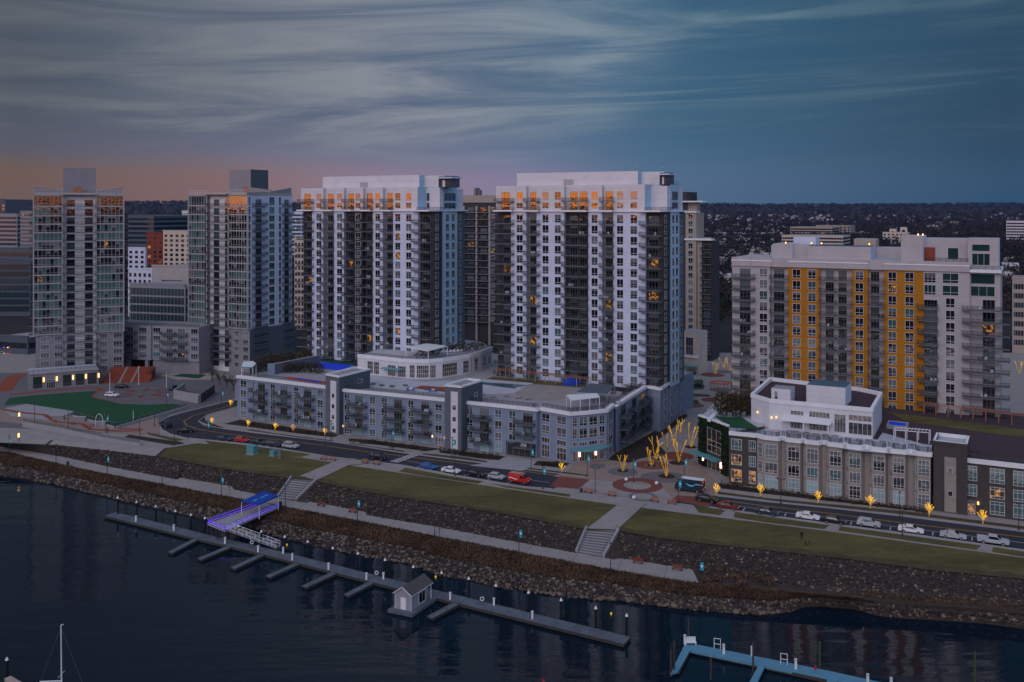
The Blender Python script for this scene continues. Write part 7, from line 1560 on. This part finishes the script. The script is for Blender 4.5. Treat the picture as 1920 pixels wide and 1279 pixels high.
p = G(1019, 1290, .5); t2 = thing('buoy', 'red buoy at the bottom edge of the water', 'buoy', (*p, .4)); a = MB(); a.tube((0, 0, -.5), (0, 0, .6), .35, .35, 'car_red', 10); a.tube((0, 0, .6), (0, 0, 1.5), .3, .05, 'car_red', 10); a.build('float', t2, False)
# sailboat whose mast shows bottom left
p = G(108, 1310, 0); t2 = thing('sailboat', 'white sailboat with tall bare mast in the bottom left corner', 'sailboat', (*p, 0)); a = MB()
pr_ = [(-3.2, .7), (-1.5, 1.2), (1, 1.25), (2.6, .8), (4.2, 0)]; top_ = [(x, y, 1.0) for x, y in pr_]+[(x, -y, 1.0) for x, y in reversed(pr_[:-1])]; bot_ = [(x*.9, y*.55, -.3) for x, y, z in top_]; n_ = len(top_)
for i in range(n_): j = (i+1) % n_; a.face([bot_[i], bot_[j], top_[j], top_[i]], 'white_metal')
a.face(top_, 'trim_white'); a.build('hull', t2, False); a = MB(); a.hexa([(-1, -.7, 1), (1.2, -.6, 1), (1.2, .6, 1), (-1, .7, 1), (-.9, -.55, 1.5), (1, -.4, 1.4), (1, .4, 1.4), (-.9, .55, 1.5)], 'trim_white'); a.build('cabin', t2, False)
mh = ZAT(1172, p.y); a = MB(); a.tube((.6, 0, 1), (.5, 0, mh), .11, .08, 'white_metal', 8); a.tube((.5, 0, mh), (.9, 0, mh+.1), .06, .05, 'white_metal', 5); a.build('mast', t2, False)
a = MB(); a.tube((.6, 0, 2.6), (-2.6, 0, 2.5), .08, .07, 'white_metal', 8); a.build('boom', t2, False); a = MB(); a.tube((.55, -1, mh*.33), (.55, 1, mh*.33), .04, .04, 'white_metal', 5); a.build('spreader', t2, False)
for e_ in ((4.1, 0), (-3.1, 0)): a = MB(); a.tube((.5, 0, mh-.3), (e_[0], e_[1], 1.0), .02, .02, 'grey_metal', 4); a.build('stay', t2, False)
t = thing('floating_dock', 'weathered dock corner at the bottom left beside the lone pile', 'dock', (*G(20, 1275, .6), .6)); a = MB(); a.prism(gz(.6, (8, 1272), (20, 1267), (60, 1290), (40, 1300)), .2, .6, 'timber_pale'); a.build('deck', t)
# ------------------------------------------------------------------ the town behind
def town(px0, px1, ptop, Y, dep, label, wall_m, g_='g_far_teal', z0=None, fl=3.6, cols=6, style='band', cat='building', name='office_building', top='roof_grey', slope=-.35, pbot=None, hw=.55, off=0):
    A_ = V2((px0-960)/F*Y, Y); Y1 = Y*(1+slope*(px1-px0)/F); B_ = V2((px1-960)/F*Y1, Y1); w = Wall(A_, B_); zt = ZAT(ptop, (Y+Y1)/2); zb = hz(Y, A_.x)-1 if z0 is None else z0
    t = thing(name, label, cat, (*w.p(w.L/2), zb)); a = MB(); a.prism([w.p(0), w.p(w.L), w.p(w.L)+D2*dep, w.p(0)+D2*dep], zb, zt, wall_m, top=top); a.build('wall', t)
    a = MB(); a.prism([w.p(-.2, .2), w.p(w.L+.2, .2), w.p(w.L+.2, -.5), w.p(-.2, -.5)], zt, zt+.8, wall_m if wall_m != 'g_far_teal' else 'grey_metal'); a.build('parapet', t)
    side = Wall(w.p(w.L), w.p(w.L)+D2*dep); n = int((zt-max(zb, 6))/fl)
    for k in range(min(n, 24)):
        z = zt-1.4-fl*(k+1)+fl*(1-hw)*.5
        if style == 'band':
            a = MB(); a.wbox(w, .6, w.L-.6, .03, .1, z, z+fl*hw, g_); a.wbox(side, .6, side.L-.6, .03, .1, z, z+fl*hw, g_)
            for j in range(1, cols*2): a.wbox(w, w.L*j/cols/2-.08, w.L*j/cols/2+.08, .11, .2, z, z+fl*hw, wall_m if wall_m != 'g_far_teal' else 'grey_metal')
            a.build('window_band', t)
        else:
            for j in range(cols):
                s_ = w.L*(j+.25)/cols; a = MB(); a.wbox(w, s_, s_+w.L*.5/cols, .03, .12, z, z+fl*hw, g_ if R.random() > .04 else 'g_lit'); a.build('window', t)
    return t, w, zt
town(-12, 57, 490, 560, 60, 'dark teal glass office block at the far left with blue sloping roof', 'slate_brick', 'g_far_teal', fl=4.2, cols=9, hw=.75, top='roof_blue', z0=6, slope=0)
town(-6, 62, 466, 640, 40, 'low blue-roofed office behind the dark glass block', 'slate_brick', 'g_far_teal', fl=5, cols=4, top='roof_blue', z0=6)
town(-10, 32, 402, 900, 60, 'grey striped office block at the far left edge', 'grey_stucco', 'g_far_teal', fl=4.2, cols=5)
town(-10, 10, 374, 1100, 40, 'tall dark tower at the left frame edge', 'slate_brick', 'g_far_teal', fl=4, cols=3, style='w')
town(38, 60, 397, 840, 40, 'pale grid-windowed office tower beside the left high-rise', 'tower_metal', 'g_far', fl=3.4, cols=6, style='w', hw=.5)
town(240, 288, 404, 900, 50, 'dark blue banded office behind the left high-rise', 'slate_brick', 'g_far_teal', fl=4.5, cols=6)
town(341, 356, 396, 1200, 30, 'slim white office tower beside the second high-rise', 'white_stucco', 'g_far', fl=4, cols=5, style='w')
town(275, 306, 438, 640, 18, 'red brick apartment block with cream balconies between the glass towers', 'red_brick', 'g_far', fl=3.2, cols=3, style='w', name='apartment_block', z0=6)
town(306, 358, 434, 630, 22, 'cream apartment block joined to the red brick one', 'cream', 'g_far', fl=3.2, cols=5, style='w', name='apartment_block', z0=6)
town(285, 360, 500, 505, 30, 'windowless pale grey box building between the glass towers', 'concrete_band', 'g_far', fl=13, cols=1, style='w', z0=6, hw=.1)
town(243, 347, 534, 470, 24, 'green glass office with grey roof band between the glass towers', 'grey_stucco', 'g_far_teal', fl=4.3, cols=8, hw=.8, z0=6)
town(240, 272, 465, 760, 20, 'small white building left of the red brick block', 'cool_stucco', 'g_far', fl=4, cols=3, style='w', z0=6)
town(240, 285, 505, 560, 20, 'low pale building behind the green glass office', 'cool_stucco', 'g_far', fl=4, cols=5, style='w', z0=6)
town(547, 566, 398, 1100, 40, 'striped white and blue office between the second and third towers', 'cool_stucco', 'g_far_teal', fl=4.4, cols=4)
town(552, 576, 448, 500, 20, 'cream block partly hidden left of the white tower', 'cream', 'g_far', fl=3.2, cols=4, style='w', name='apartment_block', z0=6)
town(-5, 52, 632, 420, 20, 'terraced low building with coloured party lights at the far left', 'slate_brick', 'g_far', fl=4.5, cols=6, z0=6)
for i in range(26):
    px = R.uniform(2, 52); p = V2((px-960)/F*418, 418); z_ = ZAT(R.choice((652, 663)), 418)+R.uniform(-.4, .4); a = MB(); m_ = R.choice(('glow_warm', 'glow_yellowball', 'glow_violet', 'glow_red')); a.tube((0, 0, 0), (0, 0, .35), .2, .2, m_, 5); a.tube((0, .15, .1), (0, .9, .1), .03, .03, 'dark_metal', 4)
    o = a.build('party_light'); o.location = (*p, z_); tag(o, 'tiny coloured party light strung on the far-left terrace', 'light', 'party lights on the far-left terrace')
for k_, py_ in enumerate((654, 665)):
    a = MB(); x0, x1 = (0-960)/F*418.9, (54-960)/F*418.9; z_ = ZAT(py_, 418.9); a.tube((x0, 418.9, z_), (x1, 418.9, z_), .08, .08, 'dark_metal', 4); a.box(x0, x1, 418.9, 419.9, z_-1.6, z_-1.2, 'concrete'); o = a.build('terrace_ledge'); tag(o, 'terrace ledge %s the coloured party lights' % ('above' if k_ == 0 else 'below'), 'ledge')
# right side
town(1440, 1478, 433, 1900, 60, 'long low commercial building with warm storefront lights', 'cream', 'g_warm', fl=6, cols=4)
town(1340, 1440, 437, 1750, 60, 'pale low warehouse on the far right shore road', 'cool_stucco', 'g_far', fl=7, cols=6, style='w')
town(1466, 1580, 442, 1250, 60, 'brown and cream banded office complex behind the ochre block', 'cream', 'g_far', fl=4.4, cols=10)
town(1482, 1560, 426, 1650, 70, 'stepped tan office behind the banded complex', 'tan', 'g_far', fl=4.4, cols=7)
town(1530, 1595, 423, 1700, 50, 'brown slab office at the right of the stepped tan one', 'beige_brick', 'g_far', fl=4.4, cols=9, style='w')
town(1655, 1702, 436, 1500, 30, 'cream turreted mansion-like building on the wooded slope', 'cream', 'g_far', fl=4.5, cols=6, style='w', top='roof_pale')
town(1668, 1680, 430, 1506, 14, 'left turret of the mansion-like building', 'cream', 'g_far', fl=9, cols=1, style='w'); town(1688, 1700, 427, 1507, 14, 'right turret of the mansion-like building', 'cream', 'g_far', fl=9, cols=1, style='w')
town(1887, 1935, 415, 1500, 40, 'white banded office at the far right edge', 'white_stucco', 'g_far', fl=4.5, cols=5)
town(1898, 1940, 523, 420, 25, 'brown office with ribbon windows right of the ochre block', 'tan', 'g_far', fl=4.2, cols=4, z0=6)
town(1810, 1835, 432, 2000, 20, 'small dark block high on the wooded slope', 'tower_metal', 'g_far', fl=5, cols=4)
# houses: one mesh per kind, copied
def house_mesh(w, d, h, rh, wm, rm):
    a = MB(); a.hexa([(-w/2, -d/2, -2), (w/2, -d/2, -2), (w/2, d/2, -2), (-w/2, d/2, -2), (-w/2, -d/2, h), (w/2, -d/2, h), (w/2, d/2, h), (-w/2, d/2, h)], wm)
    for s_ in (-1, 1):
        a.face([(-w/2-.5, s_*(d/2+.5), h-.2), (w/2+.5, s_*(d/2+.5), h-.2), (w/2+.5, 0, h+rh), (-w/2-.5, 0, h+rh)], rm); a.face([(s_*w/2, -d/2, h), (s_*w/2, d/2, h), (s_*w/2, 0, h+rh-.2)], wm)
        for x in (-w*.3, 0, w*.3):
            for z in (1.0, 3.8): a.face([(x-.5, s_*(d/2+.03), z), (x+.5, s_*(d/2+.03), z), (x+.5, s_*(d/2+.03), z+1.5), (x-.5, s_*(d/2+.03), z+1.5)], 'g_dark')
    a.box(w*.2, w*.2+.7, .3, 1.0, h, h+rh+1, 'red_brick'); return a.mesh('house')
HM = [house_mesh(11, 9, 6, 3.2, 'white_stucco', 'roof_grey'), house_mesh(13, 9, 6, 3.5, 'cool_stucco', 'shingle'), house_mesh(9, 8, 7, 3, 'cream', 'shingle'), house_mesh(15, 10, 6, 3, 'white_stucco', 'roof_blue'), house_mesh(10, 9, 6, 3.8, 'tan', 'roof_pale'), house_mesh(18, 12, 5, 1.5, 'cool_stucco', 'roof_pale')]
def ground_at(px, Y): x = (px-960)/F*Y; return x, (5.96 if Y < 900 else hz(Y, x))
cnt = 0; rr = random.Random(4)
bands = [(1315, 1400, 640, 900, 12), (1300, 1480, 1500, 2300, 50), (1300, 1560, 2300, 3400, 85), (1480, 1760, 2400, 3400, 40), (1300, 1440, 900, 1500, 34), (1700, 1925, 2300, 3800, 26), (1700, 1920, 1500, 3000, 12), (240, 352, 900, 1900, 30), (1880, 1925, 700, 1100, 8), (0, 60, 1200, 2000, 6)]
for a_, b_3, y0, y1, n in bands:
    for i in range(n):
        px, Y = rr.uniform(a_, b_3), rr.uniform(y0, y1); x, z = ground_at(px, Y); o = bpy.data.objects.new('house', HM[rr.randrange(6)]); COL.objects.link(o); o.location = (x, Y, z); o.rotation_euler.z = rr.uniform(0, 3.14); o.scale = (.8,)*3
        side = 'at the left of the view' if px < 400 else ('beside the ochre block' if Y < 950 else 'at the right of the view')
        tag(o, 'small gabled house among winter trees on the far slope '+side if Y > 950 else 'gabled house near the towers '+side, 'house', 'gabled houses on the far slope '+side if Y > 950 else 'gabled houses near the towers '+side)
LB = []
for w_, d_, h_, m_ in ((46, 22, 8, 'cool_stucco'), (34, 26, 11, 'cream'), (60, 24, 7, 'tan')):
    a = MB(); a.box(-w_/2, w_/2, -d_/2, d_/2, -3, h_, m_); a.box(-w_/2+2, w_/2-2, -d_/2+2, d_/2-2, h_, h_+.5, 'roof_grey'); a.box(-4, 4, -3, 3, h_+.5, h_+3, 'grey_stucco')
    for z in range(2, int(h_)-1, 4): a.box(-w_/2+1, w_/2-1, -d_/2-.1, -d_/2-.02, z, z+1.8, 'g_far')
    a.box(-w_/2+3, w_/2-8, -d_/2-.25, -d_/2-.12, .5, 1.6, 'g_warm'); LB.append(a.mesh('low_building'))
for i in range(44):
    px, Y = (rr.uniform(1300, 1470), rr.uniform(950, 2100)) if i < 30 else (rr.uniform(1480, 1900), rr.uniform(1700, 2600)); x, z = ground_at(px, Y); o = bpy.data.objects.new('low_building', LB[i % 3]); COL.objects.link(o); o.location = (x, Y, z); o.rotation_euler.z = rr.choice((-.3, -.45, .2, 1.2)); o.scale = (.8,)*3
    tag(o, 'low flat-roofed commercial building among trees in the distant town on the right', 'building', 'low commercial buildings in the distant town')
# wooded slopes: tree crowns as one mass of leaf-sized clumps; the nearest trees as things
def wood(name, n, xr, yr, h, m, seed):
    r = np.random.default_rng(seed); v = []; 
    u = r.uniform(0, 1, n); Y = yr[0]+(yr[1]-yr[0])*u**1.3; px = r.uniform(xr[0], xr[1], n); x = (px-960)/F*Y; z = np.array([5.96 if y < 900 else hz(y, xx) for y, xx in zip(Y, x)])
    k = 16; c = np.stack([x, Y, z], -1); hs = h*r.uniform(.6, 1.2, n)*(1+Y/9000); P_ = np.repeat(c, k, 0); H = np.repeat(hs, k)
    d = r.normal(size=(n*k, 3)); d /= np.linalg.norm(d, axis=1)[:, None]; rad = r.uniform(.3, 1, n*k)[:, None]; q_ = P_+d*rad*np.stack([H*.42, H*.42, H*.4], -1); q_[:, 2] += H*.5
    a = r.normal(size=(n*k, 3)); a /= np.linalg.norm(a, axis=1)[:, None]; b = np.cross(a, r.normal(size=(n*k, 3))); b /= np.linalg.norm(b, axis=1)[:, None]; s_ = (H*.16)[:, None]
    V = np.stack([q_-a*s_, q_+b*s_, q_+a*s_], 1).reshape(-1, 3); nf = n*k; me = bpy.data.meshes.new(name); me.vertices.add(len(V)); me.vertices.foreach_set('co', V.reshape(-1)); me.loops.add(len(V)); me.loops.foreach_set('vertex_index', np.arange(len(V), dtype=np.int32))
    me.polygons.add(nf); me.polygons.foreach_set('loop_start', (np.arange(nf)*3).astype(np.int32))
    for m_ in m: me.materials.append(MATS[m_])
    me.polygons.foreach_set('material_index', np.repeat(r.integers(0, len(m), n), k).astype(np.int32)); me.update(calc_edges=True); o = bpy.data.objects.new(name, me); COL.objects.link(o); return tag(o, kind='stuff')
mat('winter_wood', (.042, .030, .028), .95, .4, .05); mat('winter_wood_b', (.022, .02, .021), .95, .3, .05); mat('pine_dark', (.012, .018, .016), .95, .3, .05)
WM = ['winter_wood', 'winter_wood_b', 'pine_dark']
wood('woods', 9000, (-60, 1980), (1500, 5600), 13, WM, 1)
wood('woods', 4200, (1200, 1990), (1100, 2600), 12, WM, 2)
wood('woods', 2200, (200, 1000), (620, 1700), 11, WM, 3)
wood('woods', 1800, (1290, 1960), (560, 1100), 10, WM, 4)
wood('woods', 3500, (-60, 1980), (5600, 7500), 15, WM[1:], 5)
for i, (px, Y, h, l) in enumerate(((1362, 560, 12, 'dark evergreen beside the houses near the ochre block'), (1350, 520, 9, 'rounded tree behind the ring plaza'), (1325, 500, 8, 'low tree behind the cream annex'), (1310, 470, 8, 'tree left of the ring plaza houses'))):
    x, z = ground_at(px, Y); t = thing('tree', l, 'tree', (x, Y, z)); a = MB(); a.tube((0, 0, 0), (0, 0, h*.6), .3, .12, 'bark', 6); a.build('trunk', t, False); c = MB(); foliage(c, (0, 0, h*.6), h*.35, h*.35, h*.42, 500, .5, 'leaf', i); c.build('crown', t, False)
# far mast on the horizon and street lights far off
x, z = ground_at(1703, 6000); t = thing('radio_mast', 'slim radio mast on the right horizon', 'mast', (x, 6000, z)); a = MB(); a.tube((0, 0, 0), (0, 0, 62), 2.2, .8, 'grey_metal', 5); a.build('shaft', t, False); a = MB(); a.tube((0, 0, 62), (0, 0, 64), .8, .3, 'glow_red', 5); a.build('beacon', t, False)
rr = random.Random(9)
for i in range(34):
    px, py = (rr.uniform(1340, 1450), rr.uniform(444, 452)) if i < 24 else (rr.uniform(1300, 1700), rr.uniform(398, 430)); Y = (CH-13)*F/(py-HY) if i < 24 else rr.uniform(2300, 3000); Y = min(Y, 3000); x, z = ground_at(px, Y); z_ = max(z+5, ZAT(py, Y)); a = MB(); a.tube((0, 0, z_-z-.9), (0, 0, z_-z+.3), .6, .6, 'glow_warm' if rr.random() < .7 else 'glow_red', 5); a.tube((0, 0, 0), (0, 0, z_-z-.9), .1, .1, 'dark_metal', 4)
    o = a.build('road_light'); o.location = (x, Y, z); tag(o, 'tiny glowing road light in the distant town', 'light', 'road lights in the distant town')
# chairs left out on the balconies
cm = {}
for m_ in ('white_metal', 'bark', 'grey_metal'):
    a = MB(); a.box(-.3, .3, -.3, .3, .3, .4, m_); a.box(-.3, .3, .2, .3, .4, .95, m_)
    for x in (-.25, .25):
        for y in (-.25, .25): a.box(x-.03, x+.03, y-.03, y+.03, 0, .3, m_)
    cm[m_] = a.mesh('balcony_chair')
rr = random.Random(31); rz = [17.9-3.15*k for k in range(4)]
def chairs(wl, cols_, zf, n_, where, k0, k1):
    for i in range(n_):
        a, b = rr.choice(cols_); k = rr.randint(k0, k1); z = zf(k); s_ = wl.s(a)+rr.uniform(.25, .75)*(wl.s(b)-wl.s(a)); m_ = rr.choice(('white_metal', 'white_metal', 'bark', 'grey_metal')); nm = {'white_metal': 'white', 'bark': 'dark brown', 'grey_metal': 'grey'}[m_]
        for j in (0, 1):
            if j and rr.random() < .4: continue
            p = wl.p(s_+j*.85, 1.05); o = bpy.data.objects.new('balcony_chair', cm[m_]); COL.objects.link(o); o.location = (p.x, p.y, z+.003); o.rotation_euler.z = wl.ang+rr.uniform(-.6, .6)
            tag(o, nm+' chair set out on a balcony of '+where, 'chair', nm+' chairs on the balconies of '+where)
chairs(fw4, [(930, 964.5), (985, 1013), (1056, 1103.5), (1126.5, 1151.5), (1210, 1238)], zs, 42, 'the tallest white tower', 0, 15)
chairs(fw3, [(562, 589), (605, 627), (645, 664), (680, 700), (717, 737), (786, 806)], zs, 36, 'the white tower left of centre', 0, 14)
for wl, c_ in ((WS1, [(474, 502), (516, 546), (561, 591)]), (WS2, [(656, 689), (725, 759), (776, 810)]), (WS3, [(886, 922), (967, 1004.5)])): chairs(wl, c_, lambda k: rz[k]-3.0, 8, 'the blue-grey mid-rise block', 0, 2)
wyy = Wall(PYA, PYB); chairs(wyy, [(1373, 1416), (1537, 1566), (1568, 1597), (1628, 1658), (1720, 1759), (1820, 1875)], lambda k: 51.6-3.23*k, 24, 'the ochre panelled block', 2, 10)
# air: the far slopes fade to blue
hm = bpy.data.materials.new('haze_air'); hm.use_nodes = True; nt = hm.node_tree; nt.nodes.clear(); pv = nt.nodes.new('ShaderNodeVolumePrincipled'); mo = nt.nodes.new('ShaderNodeOutputMaterial'); nt.links.new(pv.outputs[0], mo.inputs['Volume'])
pv.inputs['Color'].default_value = (.22, .4, 1, 1); pv.inputs['Density'].default_value = .00002; pv.inputs['Anisotropy'].default_value = .0
MATS['haze_air'] = hm; a = MB(); a.box(-6700, 6700, -1700, 7750, -6, 250, 'haze_air'); tag(a.build('haze'), kind='stuff')
